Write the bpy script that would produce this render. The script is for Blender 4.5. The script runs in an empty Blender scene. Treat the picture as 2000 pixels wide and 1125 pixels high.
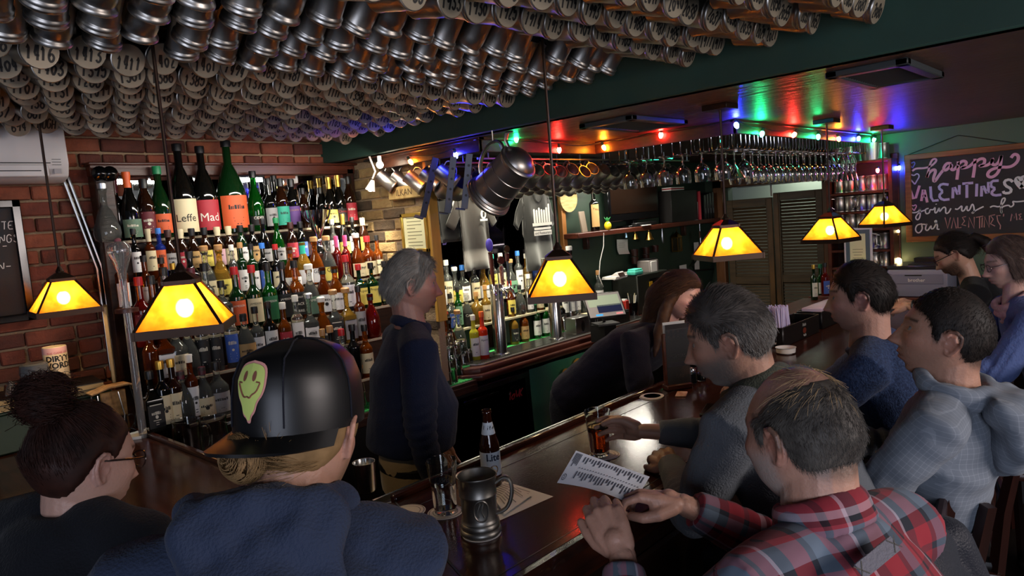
import bpy,bmesh,math,random
import numpy as np
from mathutils import Vector,Matrix,Euler,noise
RN =random.Random(11)
sc =bpy.context.scene
COL =sc.collection
# ---------------------------------------------------------------- camera, world, exposure, big lights
CAM_H =1.88
FPX =1390.0                                    # focal length in pixels of the 2000x1125 frame
_p,_r,_y =math.radians(5.551),math.radians(-4.508),math.radians(43.18)
_f =np.array([math.cos(_y)*math.cos(_p),math.sin(_y)*math.cos(_p),-math.sin(_p)])
_ri =np.array([math.sin(_y),-math.cos(_y),0.0])
_dn =np.cross(_f,_ri)
_c,_s =math.cos(_r),math.sin(_r)
CR,CD,CF =_c *_ri -_s *_dn,_s *_ri +_c *_dn,_f
cam =bpy.data.cameras.new('camera')
cam.sensor_fit ='HORIZONTAL'; cam.sensor_width =36.0
cam.lens =FPX /2000*36.0
cam.clip_start =0.05; cam.clip_end =60
camo =bpy.data.objects.new('camera',cam); COL.objects.link(camo)
_m =Matrix.Identity(4)
for i in range(3):
    _m[i][0]=CR[i]; _m[i][1]=-CD[i]; _m[i][2]=-CF[i]
_m[2][3]=CAM_H
camo.matrix_world =_m
sc.camera =camo
w =bpy.data.worlds.new('world'); sc.world =w; w.use_nodes =True
w.node_tree.nodes['Background'].inputs[0].default_value =(0.50,0.56,0.78,1)
w.node_tree.nodes['Background'].inputs[1].default_value =0.075
sc.view_settings.view_transform ='Standard'
sc.view_settings.look ='None'
sc.view_settings.exposure =0.0
sc.view_settings.gamma =1.0
sc.view_settings.use_curve_mapping =False
try:
    sc.cycles.use_denoising =True
    sc.cycles.max_bounces =9
    sc.cycles.transmission_bounces =9
    sc.cycles.transparent_max_bounces =10
    sc.cycles.diffuse_bounces =3
    sc.cycles.glossy_bounces =4
    sc.cycles.caustics_reflective =False
    sc.cycles.caustics_refractive =False
    sc.cycles.sample_clamp_indirect =4.0
    sc.cycles.sample_clamp_direct =0.0
except Exception:
    pass
def area(name,loc,target,size,power,col,sizey=None,spread=None):
    l =bpy.data.lights.new(name,'AREA'); l.energy =power; l.color =col
    l.shape ='RECTANGLE'; l.size =size; l.size_y =sizey or size
    if spread:l.spread =spread
    o =bpy.data.objects.new(name,l); COL.objects.link(o)
    o.location =loc
    d =Vector(target)-Vector(loc)
    o.rotation_euler =d.to_track_quat('-Z','Y').to_euler()
    return o
def point(name,loc,power,col,r=0.02):
    l =bpy.data.lights.new(name,'POINT'); l.energy =power; l.color =col; l.shadow_soft_size =r
    o =bpy.data.objects.new(name,l); COL.objects.link(o); o.location =loc
    return o
def spot(name,loc,target,power,col,ang,blend=0.5,r=0.03):
    l =bpy.data.lights.new(name,'SPOT'); l.energy =power; l.color =col
    l.spot_size =math.radians(ang); l.spot_blend =blend; l.shadow_soft_size =r
    o =bpy.data.objects.new(name,l); COL.objects.link(o); o.location =loc
    o.rotation_euler =(Vector(target)-Vector(loc)).to_track_quat('-Z','Y').to_euler()
    return o
# dim cool daylight from the front windows of the pub, behind the photographer
area('window_light',(-1.9,-1.7,1.55),(1.6,1.2,0.95),2.4,80,(0.76,0.82,1.0),1.6)
area('room_fill',(2.3,-2.4,2.1),(2.4,0.8,1.2),1.8,85,(1.0,0.88,0.84),0.8)  # added warm fill on the customers, no lamp of the room
# fluorescent strip and spots of the back bar, plus an added bottle fill
area('step_strip',(3.50,3.38,1.69),(3.50,3.46,1.0),1.3,9,(1.0,0.95,0.74),0.05)  # added low light that brightens the bottles on the steps
area('backbar_strip',(3.45,3.29,2.20),(3.45,3.40,1.0),1.2,14,(1.0,0.93,0.72),0.07)
area('backbar_strip_far',(4.9,3.30,2.17),(4.9,3.3,1.0),1.1,22,(1.0,0.93,0.80),0.07)
area('shelf_strip',(1.95,3.20,2.27),(1.95,3.60,1.35),1.1,11.0,(1.0,0.95,0.84),0.05)
# ---------------------------------------------------------------- measuring helpers (pixel of the photo -> point of the room)
def ray(px,py):
    return CR *(px -1000)+CD *(py -562.5)+CF *FPX
def onz(px,py,z):
    d =ray(px,py); t =(z -CAM_H)/d[2]; return Vector((t *d[0],t *d[1],z))
def onx(px,py,x):
    d =ray(px,py); t =x /d[0]; return Vector((x,t *d[1],CAM_H +t *d[2]))
def ony(px,py,y):
    d =ray(px,py); t =y /d[1]; return Vector((t *d[0],y,CAM_H +t *d[2]))
def atd(px,py,D):
    d =ray(px,py)*(D /FPX); return Vector((d[0],d[1],CAM_H +d[2]))
def proj(p):
    q =np.array([p[0],p[1],p[2]-CAM_H]); z =CF @ q
    return (CR @ q)/z *FPX +1000,(CD @ q)/z *FPX +562.5,z
# ---------------------------------------------------------------- materials
def lin(c):
    if isinstance(c,str):
        c =c.lstrip('#'); c =[int(c[i:i +2],16)/255 for i in (0,2,4)]
    return tuple(((x /12.92) if x <= 0.04045 else ((x +0.055)/1.055) ** 2.4) for x in c[:3])+(1.0,)
MATS ={}
def mat(name,col='#808080',rough=0.5,metal=0.0,trans=0.0,emit=None,es=0.0,ior=1.45,bump=None,var=None,spec=0.5,coat=0.0,sheen=0.0,aniso=0.0):
    """bump=(scale, strength, detail[, stretch xyz]); var=(second colour, scale, stretch xyz)"""
    if name in MATS:return MATS[name]
    m =bpy.data.materials.new(name); m.use_nodes =True
    nt =m.node_tree; b =nt.nodes['Principled BSDF']
    b.inputs['Base Color'].default_value =lin(col)
    b.inputs['Roughness'].default_value =rough
    b.inputs['Metallic'].default_value =metal
    b.inputs['Transmission Weight'].default_value =trans
    b.inputs['IOR'].default_value =ior
    b.inputs['Specular IOR Level'].default_value =spec
    b.inputs['Coat Weight'].default_value =coat
    b.inputs['Sheen Weight'].default_value =sheen
    if emit:
        b.inputs['Emission Color'].default_value =lin(emit); b.inputs['Emission Strength'].default_value =es
    tc =None
    def coords(stretch):
        nonlocal tc
        if tc is None:tc =nt.nodes.new('ShaderNodeTexCoord')
        mp =nt.nodes.new('ShaderNodeMapping'); mp.inputs['Scale'].default_value =stretch
        nt.links.new(tc.outputs['Object'],mp.inputs['Vector']); return mp.outputs['Vector']
    if var:
        n =nt.nodes.new('ShaderNodeTexNoise'); n.inputs['Scale'].default_value =var[1]; n.inputs['Detail'].default_value =5
        nt.links.new(coords(var[2] if len(var) > 2 else (1,1,1)),n.inputs['Vector'])
        r =nt.nodes.new('ShaderNodeValToRGB')
        r.color_ramp.elements[0].position =0.32; r.color_ramp.elements[1].position =0.68
        r.color_ramp.elements[0].color =lin(col); r.color_ramp.elements[1].color =lin(var[0])
        nt.links.new(n.outputs['Fac'],r.inputs['Fac']); nt.links.new(r.outputs['Color'],b.inputs['Base Color'])
    if bump:
        n =nt.nodes.new('ShaderNodeTexNoise'); n.inputs['Scale'].default_value =bump[0]; n.inputs['Detail'].default_value =bump[2] if len(bump) > 2 else 3
        nt.links.new(coords(bump[3] if len(bump) > 3 else (1,1,1)),n.inputs['Vector'])
        bp =nt.nodes.new('ShaderNodeBump'); bp.inputs['Strength'].default_value =bump[1]; bp.inputs['Distance'].default_value =0.01
        nt.links.new(n.outputs['Fac'],bp.inputs['Height']); nt.links.new(bp.outputs['Normal'],b.inputs['Normal'])
    MATS[name]=m
    return m
def attr_mat(name,attr='Col',rough=0.6,bump=None,sheen=0.0,spec=0.5,sss=0.0):
    """material that takes its colour from a painted colour attribute of the mesh"""
    m =mat(name,'#808080',rough,bump=bump,sheen=sheen,spec=spec)
    nt =m.node_tree; a =nt.nodes.new('ShaderNodeAttribute'); a.attribute_name =attr
    nt.links.new(a.outputs['Color'],nt.nodes['Principled BSDF'].inputs['Base Color'])
    if sss:
        b =nt.nodes['Principled BSDF']; b.inputs['Subsurface Weight'].default_value =sss
        b.inputs['Subsurface Radius'].default_value =(0.012,0.004,0.002); b.inputs['Subsurface Scale'].default_value =1.0
    return m
# ---------------------------------------------------------------- mesh helpers
class MB:
    def __init__(s):s.v =[]; s.f =[]
    def add(s,v,f):
        o =len(s.v); s.v += [tuple(x) for x in v]; s.f += [tuple(i +o for i in q) for q in f]; return s
    def box(s,c,d,rot=None):
        hx,hy,hz =d[0]/2,d[1]/2,d[2]/2
        vs =[Vector((x,y,z)) for x in (-hx,hx) for y in (-hy,hy) for z in (-hz,hz)]
        if rot is not None:vs =[rot @ q for q in vs]
        c =Vector(c)
        return s.add([q +c for q in vs],[(0,1,3,2),(4,6,7,5),(0,4,5,1),(2,3,7,6),(0,2,6,4),(1,5,7,3)])
    def lathe(s,prof,n=20,mtx=None,close=False):
        vs =[]; fs =[]
        k =len(prof)
        for r,z in prof:
            for i in range(n):
                a =2*math.pi *i /n; vs.append(Vector((r *math.cos(a),r *math.sin(a),z)))
        for j in range(k -1 if not close else k):
            j2 =(j +1) % k
            for i in range(n):
                i2 =(i +1) % n
                fs.append((j *n +i,j *n +i2,j2 *n +i2,j2 *n +i))
        if not close:
            if prof[0][0] > 1e-5:fs.append(tuple(range(n -1,-1,-1)))
            if prof[-1][0] > 1e-5:fs.append(tuple(range((k -1)*n,k *n)))
        if mtx is not None:vs =[mtx @ q for q in vs]
        return s.add(vs,fs)
    def tube(s,pts,r,n=8,closed=False,flat=None):
        """pts polyline, r radius or list; flat=(scale along side axis)"""
        pts =[Vector(p) for p in pts]; k =len(pts)
        rs =r if isinstance(r,(list,tuple)) else [r]*k
        tans =[]
        for i in range(k):
            a =pts[i -1] if (i > 0 or closed) else pts[i]; b =pts[(i +1) % k] if (i < k -1 or closed) else pts[i]
            t =(b -a); tans.append(t.normalized() if t.length > 1e-9 else Vector((0,0,1)))
        up =Vector((0,0,1)) if abs(tans[0].z) < 0.9 else Vector((1,0,0))
        nrm =(up -tans[0]*up.dot(tans[0])).normalized()
        vs =[]; fs =[]
        for i in range(k):
            nrm =(nrm -tans[i]*nrm.dot(tans[i])).normalized(); bi =tans[i].cross(nrm)
            for j in range(n):
                a =2*math.pi *j /n
                vs.append(pts[i]+(nrm *math.cos(a)*(flat or 1.0)+bi *math.sin(a))*rs[i])
        for i in range(k if closed else k -1):
            i2 =(i +1) % k
            for j in range(n):
                j2 =(j +1) % n; fs.append((i *n +j,i *n +j2,i2 *n +j2,i2 *n +j))
        if not closed:fs += [tuple(range(n -1,-1,-1)),tuple(range((k -1)*n,k *n))]
        return s.add(vs,fs)
    def cyl(s,p0,p1,r0,r1=None,n=14):
        p0 =Vector(p0); p1 =Vector(p1); return s.tube([p0,p1],[r0,r0 if r1 is None else r1],n)
    def prism(s,poly,z0,z1,mtx=None):
        n =len(poly)
        vs =[Vector((x,y,z0)) for x,y in poly]+[Vector((x,y,z1)) for x,y in poly]
        fs =[tuple(range(n -1,-1,-1)),tuple(range(n,2*n))]+[(i,(i +1) % n,n +(i +1) % n,n +i) for i in range(n)]
        if mtx is not None:vs =[mtx @ q for q in vs]
        return s.add(vs,fs)
    def sphere(s,c,r,nu=12,nv=8,mtx=None):
        r =(r,r,r) if not isinstance(r,(tuple,list)) else r
        vs =[]; fs =[]
        for j in range(nv +1):
            t =math.pi *j /nv
            for i in range(nu):
                a =2*math.pi *i /nu
                vs.append(Vector((r[0]*math.sin(t)*math.cos(a),r[1]*math.sin(t)*math.sin(a),r[2]*math.cos(t))))
        for j in range(nv):
            for i in range(nu):
                i2 =(i +1) % nu; fs.append((j *nu +i,(j +1)*nu +i,(j +1)*nu +i2,j *nu +i2))
        if mtx is not None:vs =[mtx @ q for q in vs]
        c =Vector(c); return s.add([q +c for q in vs],fs)
    def xf(s,m):
        s.v =[tuple(m @ Vector(q)) for q in s.v]; return s
    def mesh(s,name,m=None,bevel=0.0,smooth=True,angle=38,seg=1,merge=False):
        me =bpy.data.meshes.new(name); me.from_pydata(s.v,[],s.f); me.update()
        if bevel or merge:
            bm =bmesh.new(); bm.from_mesh(me)
            if merge:bmesh.ops.remove_doubles(bm,verts=bm.verts,dist=1e-5)
            if bevel:
                ed =[e for e in bm.edges if len(e.link_faces) == 2 and e.calc_face_angle(0) > 0.6]
                bmesh.ops.bevel(bm,geom=ed,offset=bevel,segments=seg,affect='EDGES',profile=0.5)
            bmesh.ops.recalc_face_normals(bm,faces=bm.faces)
            bm.to_mesh(me); bm.free()
        if smooth and len(me.polygons):
            me.polygons.foreach_set('use_smooth',[True]*len(me.polygons))
            me.set_sharp_from_angle(angle=math.radians(angle))
        if m is not None:me.materials.append(m)
        return me
    def build(s,name,m,parent=None,loc=None,**kw):
        return link(name,s.mesh(name,m,**kw),parent,loc)
def link(name,me,parent=None,loc=None,rot=None):
    o =bpy.data.objects.new(name,me); COL.objects.link(o)
    if parent is not None:o.parent =parent
    if loc is not None:o.location =loc
    if rot is not None:o.rotation_euler =rot
    return o
def tag(o,label=None,cat=None,group=None,kind=None):
    if label:o['label']=label
    if cat:o['category']=cat
    if group:o['group']=group
    if kind:o['kind']=kind
    return o
def thing(name,label,cat,loc=(0,0,0),rz=0.0,group=None,mtx=None):
    o =bpy.data.objects.new(name,None); COL.objects.link(o); o.empty_display_size =0.05
    if mtx is not None:o.matrix_world =mtx
    else:
        o.location =loc; o.rotation_euler =(0,0,rz)
    return tag(o,label,cat,group)
def struct(name,mb,m,**kw):
    o =mb.build(name,m,**kw); o['kind']='structure'; return o
def kids(o):return KIDS.get(o.name,[])
def copy_tree(root,mtx=None,label=None,group=None,loc=None,rz=None):
    """a copy of a thing with copies of its parts and sub-parts (meshes are shared)"""
    r =root.copy(); COL.objects.link(r)
    for ch in root.children:
        c =ch.copy(); COL.objects.link(c); c.parent =r
        for g in ch.children:
            d =g.copy(); COL.objects.link(d); d.parent =c
    if mtx is not None:r.matrix_world =mtx
    if loc is not None:r.location =loc
    if rz is not None:r.rotation_euler =(0,0,rz)
    if label:r['label']=label
    if group:r['group']=group
    return r
def basis(x,y,z,loc):
    m =Matrix.Identity(4)
    for i in range(3):
        m[i][0]=x[i]; m[i][1]=y[i]; m[i][2]=z[i]; m[i][3]=loc[i]
    return m
def frame(loc,fwd,up=(0,0,1)):
    """matrix whose +Y looks along fwd"""
    y =Vector(fwd).normalized(); x =y.cross(Vector(up)).normalized(); z =x.cross(y)
    return basis(x,y,z,loc)
# ---------------------------------------------------------------- handwriting: single-stroke letters on a 4 x 6 grid
ST ={
'0':['14 03 02 10 20 32 33 24 14',''],'1':['04 16 10',''],'2':['05 16 26 35 34 00 30'],'3':['05 16 26 35 24 13 23 32 31 20 10 01'],
'4':['16 02 32','26 20'],'5':['36 06 03 13 24 33 31 20 10 01'],'6':['36 15 03 01 10 20 31 32 23 13 02'],'7':['06 36 10'],
'8':['13 04 05 16 26 35 34 23 13 02 01 10 20 31 32 23'],'9':['34 25 15 04 03 13 24 35 34 20'],
'A':['00 26 30','02 32'],'B':['00 06 26 35 24 03','24 32 31 20 00'],'C':['35 26 16 05 01 10 20 31'],'D':['00 06 16 34 32 10 00'],
'E':['36 06 00 30','03 23'],'F':['36 06 00','03 23'],'G':['35 26 16 05 01 10 20 31 33 23'],'H':['06 00','36 30','03 33'],'I':['16 10'],
'J':['26 21 10 01'],'K':['06 00','36 03 30'],'L':['06 00 30'],'M':['00 06 23 36 30'],'N':['00 06 30 36'],'O':['16 05 01 10 20 31 35 26 16'],
'P':['00 06 26 35 34 23 03'],'Q':['16 05 01 10 20 31 35 26 16','21 30'],'R':['00 06 26 35 34 23 03','13 30'],'S':['35 26 16 05 14 22 31 20 10 01'],
'T':['06 36','26 20'],'U':['06 01 10 20 31 36'],'V':['06 20 36'],'W':['06 10 23 30 46'],'X':['06 30','36 00'],'Y':['06 23 36','23 20'],'Z':['06 36 00 30'],
'-':['03 33'],"'":['16 15'],'.':['10 11'],':':['11 12','14 15'],
'a':['33 24 13 02 01 10 20 31','34 30'],'e':['02 32 33 24 13 02 01 10 20 31'],'l':['16 10'],'n':['04 00','02 13 24 33 30'],'o':['14 03 01 10 20 31 33 24 14'],
'r':['04 00','02 13 24 33'],'u':['04 01 10 20 31','34 30'],'i':['14 10','15 16'],'t':['16 11 20','04 24'],'f':['36 26 15 10','04 24'],'m':['04 00','03 14 22 20','23 34 43 40'],
'h':['06 00','03 14 24 33 30'],'s':['33 24 14 03 12 22 31 20 10 01'],'d':['33 24 13 02 01 10 20 31','36 30'],'y':['04 11 20','34 10'],
}
def smooth_poly(p,it=2):
    for _ in range(it):
        if len(p) < 3:break
        q =[p[0]]
        for i in range(len(p)-1):
            a,b =p[i],p[i +1]
            if i > 0:q.append((a[0]*.75+b[0]*.25,a[1]*.75+b[1]*.25))
            if i < len(p)-2:q.append((a[0]*.25+b[0]*.75,a[1]*.25+b[1]*.75))
        q.append(p[-1]); p =q
    return p
def ribbon(mb,p,wd,z=0.0):
    k =len(p); vs =[]; fs =[]
    for i in range(k):
        a =p[max(i -1,0)]; b =p[min(i +1,k -1)]
        dx,dy =b[0]-a[0],b[1]-a[1]; l =math.hypot(dx,dy) or 1
        nx,ny =-dy /l *wd /2,dx /l *wd /2
        ex =0.0
        vs += [(p[i][0]+nx,p[i][1]+ny,z),(p[i][0]-nx,p[i][1]-ny,z)]
    for i in range(k -1):fs.append((2*i,2*i +1,2*i +3,2*i +2))
    mb.add(vs,fs)
def write(mb,text,h,wd,x0=0.0,y0=0.0,sp=None,slant=0.1,jit=0.0,it=1,rnd=None,fit=None,z=0.0,center=False,stretch=1.0):
    """text as ribbons in the XY plane, height h; returns the end x"""
    u =h /6.0; adv =(sp or 4.6)*u *stretch
    if fit:adv =fit /max(len(text),1);
    ux =(adv /4.6) if fit else u *stretch
    x =x0 -(adv *len(text)-ux)/2 if center else x0
    for ch in text:
        jy =(rnd.uniform(-jit,jit)*h if rnd else 0); js =1+(rnd.uniform(-jit,jit) if rnd else 0)
        for st in ST.get(ch,ST.get(ch.upper(),[])):
            if not st:continue
            pts =[(x +(int(q[0])+int(q[1])*slant)*ux *js,y0 +jy +int(q[1])*u *js) for q in st.split()]
            ribbon(mb,smooth_poly(pts,it),wd,z)
        x += adv *(0.62 if ch in "1iIl'." and not fit else 1.0)
    return x
_fontcache ={}
def type_mb(text,size,center=True,bold=0.0,squeeze=1.0):
    """printed lettering (Blender's own font) as a flat MB in the XY plane"""
    key =(text,size,center,bold,squeeze)
    if key not in _fontcache:
        cu =bpy.data.curves.new('t','FONT'); cu.body =text; cu.size =size; cu.align_x ='CENTER' if center else 'LEFT'; cu.align_y ='CENTER'
        cu.resolution_u =2; cu.offset =bold
        ob =bpy.data.objects.new('t',cu); me =ob.to_mesh()
        _fontcache[key]=([(v.co.x *squeeze,v.co.y,v.co.z) for v in me.vertices],[tuple(p.vertices) for p in me.polygons])
        ob.to_mesh_clear(); bpy.data.objects.remove(ob); bpy.data.curves.remove(cu)
    mb =MB(); mb.add(*_fontcache[key]); return mb
def wrap(mb,r,z0,ang0=-math.pi /2):
    """bends a flat XY design round a cylinder of radius r about Z; design x=0 faces ang0"""
    mb.v =[(r *math.cos(ang0 +x /r),r *math.sin(ang0 +x /r),z0 +y) for x,y,z in mb.v]; return mb
def band(r0,r1,z0,z1,half,ang0=-math.pi /2,n=10):
    """part of a cylinder/cone wall: a label"""
    mb =MB(); vs =[]; fs =[]
    for i in range(n +1):
        a =ang0 -half +2*half *i /n
        vs += [(r0 *math.cos(a),r0 *math.sin(a),z0),(r1 *math.cos(a),r1 *math.sin(a),z1)]
    for i in range(n):fs.append((2*i,2*i +2,2*i +3,2*i +1))
    return mb.add(vs,fs)
# ================================================================ materials of the room
M_BRICK =[mat('brick_%d' % i,c,0.85,bump=(60,0.6,4),var=(c2,14)) for i,(c,c2) in enumerate((('#6e3524','#52261a'),('#7c3f29','#5f2f1f'),('#5a2c1f','#452217'),('#864a31','#693622')))]
M_PIER =[mat('pier_brick_%d' % i,c,0.85,bump=(60,0.6,4),var=(c2,14)) for i,(c,c2) in enumerate((('#8f7348','#6b5433'),('#a08455','#7d6440'),('#6f5a3c','#4c3b28'),('#55432f','#3d3023')))]
M_MORTAR =mat('mortar','#8a7358',0.95,bump=(90,0.7,4))
M_GREENWALL =mat('green_paint','#27382c',0.55,bump=(25,0.05,3),var=('#223227',3))
M_BEAM =mat('beam_green_paint','#264339',0.6,bump=(18,0.05,3),var=('#203a31',3))
M_CEIL =mat('ceiling_gloss','#5a3e34',0.40,bump=(9,0.55,3,(3.0,1.2,1)),var=('#67483b',4))
M_CEILHI =mat('ceiling_upper','#1b1c1a',0.8)
M_WOODDK =mat('dark_wood','#3a2116',0.42,bump=(12,0.15,4,(1,1,6)),var=('#24130c',9,(1,1,7)))
M_WOODRED =mat('red_wood','#54281a',0.38,bump=(12,0.12,4,(0.3,6,6)),var=('#3a190f',6,(0.4,6,6)))
M_BARTOP =mat('bar_top','#3b1c12',0.15,bump=(60,0.035,3,(1.5,4,1)),var=('#27110a',5,(0.8,9,1)))
M_BARRAIL =mat('bar_rail','#3f1c10',0.14,var=('#2a120a',5,(0.8,9,9)),coat=0.5,bump=(14,0.04,3,(2,8,8)))
M_BARFRONT =mat('bar_front','#24140d',0.4,bump=(10,0.1,3,(8,8,1)))
M_BLACK =mat('black_plain','#0b0b0c',0.45)
M_BLACKGL =mat('black_gloss','#070708',0.15)
M_STEEL =mat('stainless','#b9b9b6',0.22,metal=1.0)
M_STEELBR =mat('brushed_steel','#9a9894',0.35,metal=1.0)
M_CHROME =mat('chrome','#d8d8da',0.08,metal=1.0)
M_PEWTER =mat('pewter','#a8a49e',0.37,metal=1.0,bump=(30,0.02,2))
M_PEWTERD =mat('pewter_dark','#8d8a84',0.42,metal=1.0,bump=(35,0.03,2))
M_BRASS =mat('brass','#a67c3a',0.3,metal=1.0)
M_BRONZE =mat('bronze_metal','#33241b',0.42,metal=0.7)
M_COPPER =mat('copper','#c07a4a',0.25,metal=1.0)
M_GOLD =mat('gold_foil','#c9a24a',0.3,metal=1.0)
M_WHITE =mat('white_paper','#dcd9d2',0.7)
M_CREAM =mat('cream_paper','#d9cda6',0.7)
M_PLASTICW =mat('white_plastic','#c9c4c0',0.35)
M_INK =mat('black_ink','#0d0c0b',0.55)
M_GREENMAT =mat('green_mat','#3fb45a',0.6,bump=(120,0.5,2))
M_MIRROR =mat('mirror','#c8ccd0',0.03,metal=1.0)
M_GLASS =mat('clear_glass','#f4f8f6',0.0,trans=1.0,ior=1.45)
M_FLOOR =mat('floor','#1a120d',0.5,bump=(6,0.1,3),var=('#120c09',3,(1,8,1)))
# ================================================================ shell
ZC =2.30                       # soffit beyond the beam
XB,XE,XD =2.49,6.10,6.90   # beam face, end wall, door wall
YW,YG =3.85,3.60             # brick wall, green wall right of the pier
m =MB().box((3.0,1.0,-0.05),(9.4,6.6,0.1)); struct('floor',m,M_FLOOR)
m =MB().box((0.9,1.0,2.60),(3.2,6.6,0.08)); struct('ceiling',m,M_CEILHI)
m =MB().box((4.75,1.4,ZC +0.03),(4.5,5.2,0.06)); struct('ceiling_soffit',m,M_CEIL)
m =MB().box((XB +0.03,1.4,ZC +0.145),(0.06,5.2,0.29)); struct('beam',m,M_BEAM,bevel=0.006)
# brick wall behind the back bar: mortar body, each visible brick its own part
wall =struct('wall_back',MB().box((0.9,YW +0.06,1.28),(3.7,0.10,2.56)),M_MORTAR)
def brick_mesh(L,seed,mats):
    r =random.Random(seed); mb =MB()
    mb.box((0,0,0),(L,0.03,0.062))
    me =mb.mesh('brick',mats,bevel=0.005,smooth=False)
    for v in me.vertices:
        v.co += Vector((r.uniform(-1,1),r.uniform(-1,1),r.uniform(-1,1)))*0.0022
    return me
BR =[brick_mesh(0.20,i,M_BRICK[i % 4]) for i in range(8)]
BRS =[brick_mesh(0.095,i +20,M_BRICK[i % 4]) for i in range(4)]
BP =[brick_mesh(0.20,i +40,M_PIER[i % 4]) for i in range(8)]
BPS =[brick_mesh(0.095,i +60,M_PIER[i % 4]) for i in range(4)]
def seen(p,mrg=40):
    x,y,z =proj(p); return z > 0.1 and -mrg < x < 2000+mrg and -mrg < y < 1125+mrg
def hidden_by_unit(p):return p[0] > 1.32 and p[2] < 2.2
nb =0
for row in range(34):
    z =1.06+row *0.074
    if z > 2.5:break
    x =0.20+(row % 2)*0.105
    hdr =row % 6 == 5
    while x < 2.68:
        L =0.095 if hdr else 0.20
        p =Vector((x +L /2,YW,z))
        if seen(p) and not hidden_by_unit(p):
            o =link('brick',RN.choice(BRS if hdr else BR),wall)
            o.location =(p.x +RN.uniform(-.003,.003),YW +0.004+RN.uniform(-.004,.003),p.z)
            o.rotation_euler =(0,RN.uniform(-.01,.01),RN.choice((0,math.pi)))
            nb += 1
        x += L +0.010
# brick pier at the right end of the bottle shelves
XP =2.68
pier =struct('wall_pier',MB().box((XP +0.03,3.49,1.63),(0.05,0.72,1.34)),M_MORTAR)
for row in range(16):
    z =1.30+row *0.074*0.9
    if z > 2.27:break
    y =3.13+(row % 2)*0.105
    while y < 3.80:
        o =link('brick',RN.choice(BP),pier)
        o.location =(XP +0.010,y +0.10,z); o.rotation_euler =(RN.uniform(-.01,.01),0,math.pi /2+RN.choice((0,math.pi)))
        o.scale =(1,1,0.9)
        y += 0.21
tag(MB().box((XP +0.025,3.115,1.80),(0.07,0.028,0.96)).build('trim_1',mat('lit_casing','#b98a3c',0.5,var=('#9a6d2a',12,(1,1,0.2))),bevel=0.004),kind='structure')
# green wall right of the pier, door wall, end wall
struct('wall_green',MB().box((4.87,YG +0.05,1.15),(4.2,0.10,2.3)),M_GREENWALL)
dw =MB()
DY0,DY1,DZ =2.36,3.35,1.98
dw.box((XD +0.05,(DY1 +3.6)/2,1.15),(0.10,3.6-DY1,2.3)); dw.box((XD +0.05,(2.06+DY0)/2,1.15),(0.1,DY0 -2.06,2.3)); dw.box((XD +0.05,(DY0 +DY1)/2,2.16),(0.1,DY1 -DY0,0.28))
struct('wall_door',dw,M_GREENWALL)
struct('wall_end',MB().box((XE +0.05,0.5,1.15),(0.10,3.16,2.3)),mat('end_wall_green','#4c5c46',0.5,bump=(25,0.05,3)))
struct('wall_alcove',MB().box((XE +0.45,2.07,1.15),(0.82,0.04,2.3)),M_GREENWALL)
# passage behind the saloon doors
M_KIT =mat('kitchen_white','#cfd4c6',0.6)
struct('wall_kitchen',MB().box((8.0,2.9,1.15),(0.08,2.4,2.3)),M_KIT)
# door casing and the two louvred saloon doors
cas =MB()
pL =onx(1410,500,XD -0.03); pR =onx(1612,400,XD -0.03)
cas.box((XD -0.02,pL.y,1.05),(0.10,0.10,2.1)); cas.box((XD -0.02,pR.y -0.02,1.05),(0.10,0.07,2.1)); cas.box((XD -0.02,(pL.y +pR.y)/2,2.075),(0.10,pL.y -pR.y +0.1,0.11))
tag(cas.build('trim_2',mat('door_casing_wood','#6b4425',0.45,var=('#4c2d17',10,(1,1,0.3)),bump=(12,.1,3,(6,6,1))),bevel=0.006),kind='structure')
M_LOUV =mat('louvre_wood','#3d3022',0.5,var=('#54432d',8,(1,0.4,4)),bump=(14,0.1,3,(1,1,5)))
M_LOUVEDGE =mat('louvre_stile','#4a3520',0.5,var=('#6b4a26',12,(1,1,0.4)))
ya,yb,yc =pL.y -0.07,onx(1514,480,XD).y,pR.y +0.03
for k,(y0,y1) in enumerate(((ya,yb +0.006),(yb -0.006,yc))):
    yl,yr =max(y0,y1),min(y0,y1); wdt =yl -yr
    ztop,zbot =onx(1470 if k == 0 else 1570,388 if k == 0 else 372,XD).z,0.25
    d =thing('door_%d' % (k +1),'dark louvred saloon door, %s of the pair below the lit gap' % ('left leaf' if k == 0 else 'right leaf beside the mug shelves'),'door',(XD,(yl +yr)/2,zbot)); d['kind']='structure'
    H_ =ztop -zbot; st =0.065
    fr =MB()
    fr.box((0,-wdt /2+st /2,H_ /2),(0.035,st,H_)); fr.box((0,wdt /2-st /2,H_ /2),(0.035,st,H_))
    for zz,hh in ((0.05,0.1),(H_ *0.50,0.08),(H_ -0.04,0.08)):fr.box((0,0,zz),(0.034,wdt -2*st +0.004,hh))
    fr.build('door_frame',M_LOUV,d,bevel=0.004)
    ed =MB(); s_ =-1 if k == 0 else 1
    ed.box((-0.004,s_ *(wdt /2-0.026),H_ /2),(0.040,0.05,H_ -0.02)); ed.build('stile',M_LOUVEDGE,d,bevel=0.003)
    sl =MB().box((0,0,0),(0.0325,wdt -2*st,0.006),Matrix.Rotation(math.radians(-52),3,'Y')).mesh('slat',M_LOUV,bevel=0.002,smooth=False)
    for za,zb_ in ((0.115,H_ *0.5-0.05),(H_ *0.5+0.055,H_ -0.095)):
        n =int((zb_ -za)/0.031)
        for i in range(n +1):link('slat',sl,d,(0,0,za +(zb_ -za)*i /n))
area('kitchen_light',(7.6,2.8,2.25),(7.6,2.8,0),0.6,6,(0.85,1.0,0.85))
wn =MB()
for zz in (2.02,):wn.box((XD +0.25,(ya +yc)/2,zz),(0.01,ya -yc,0.015))
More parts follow.
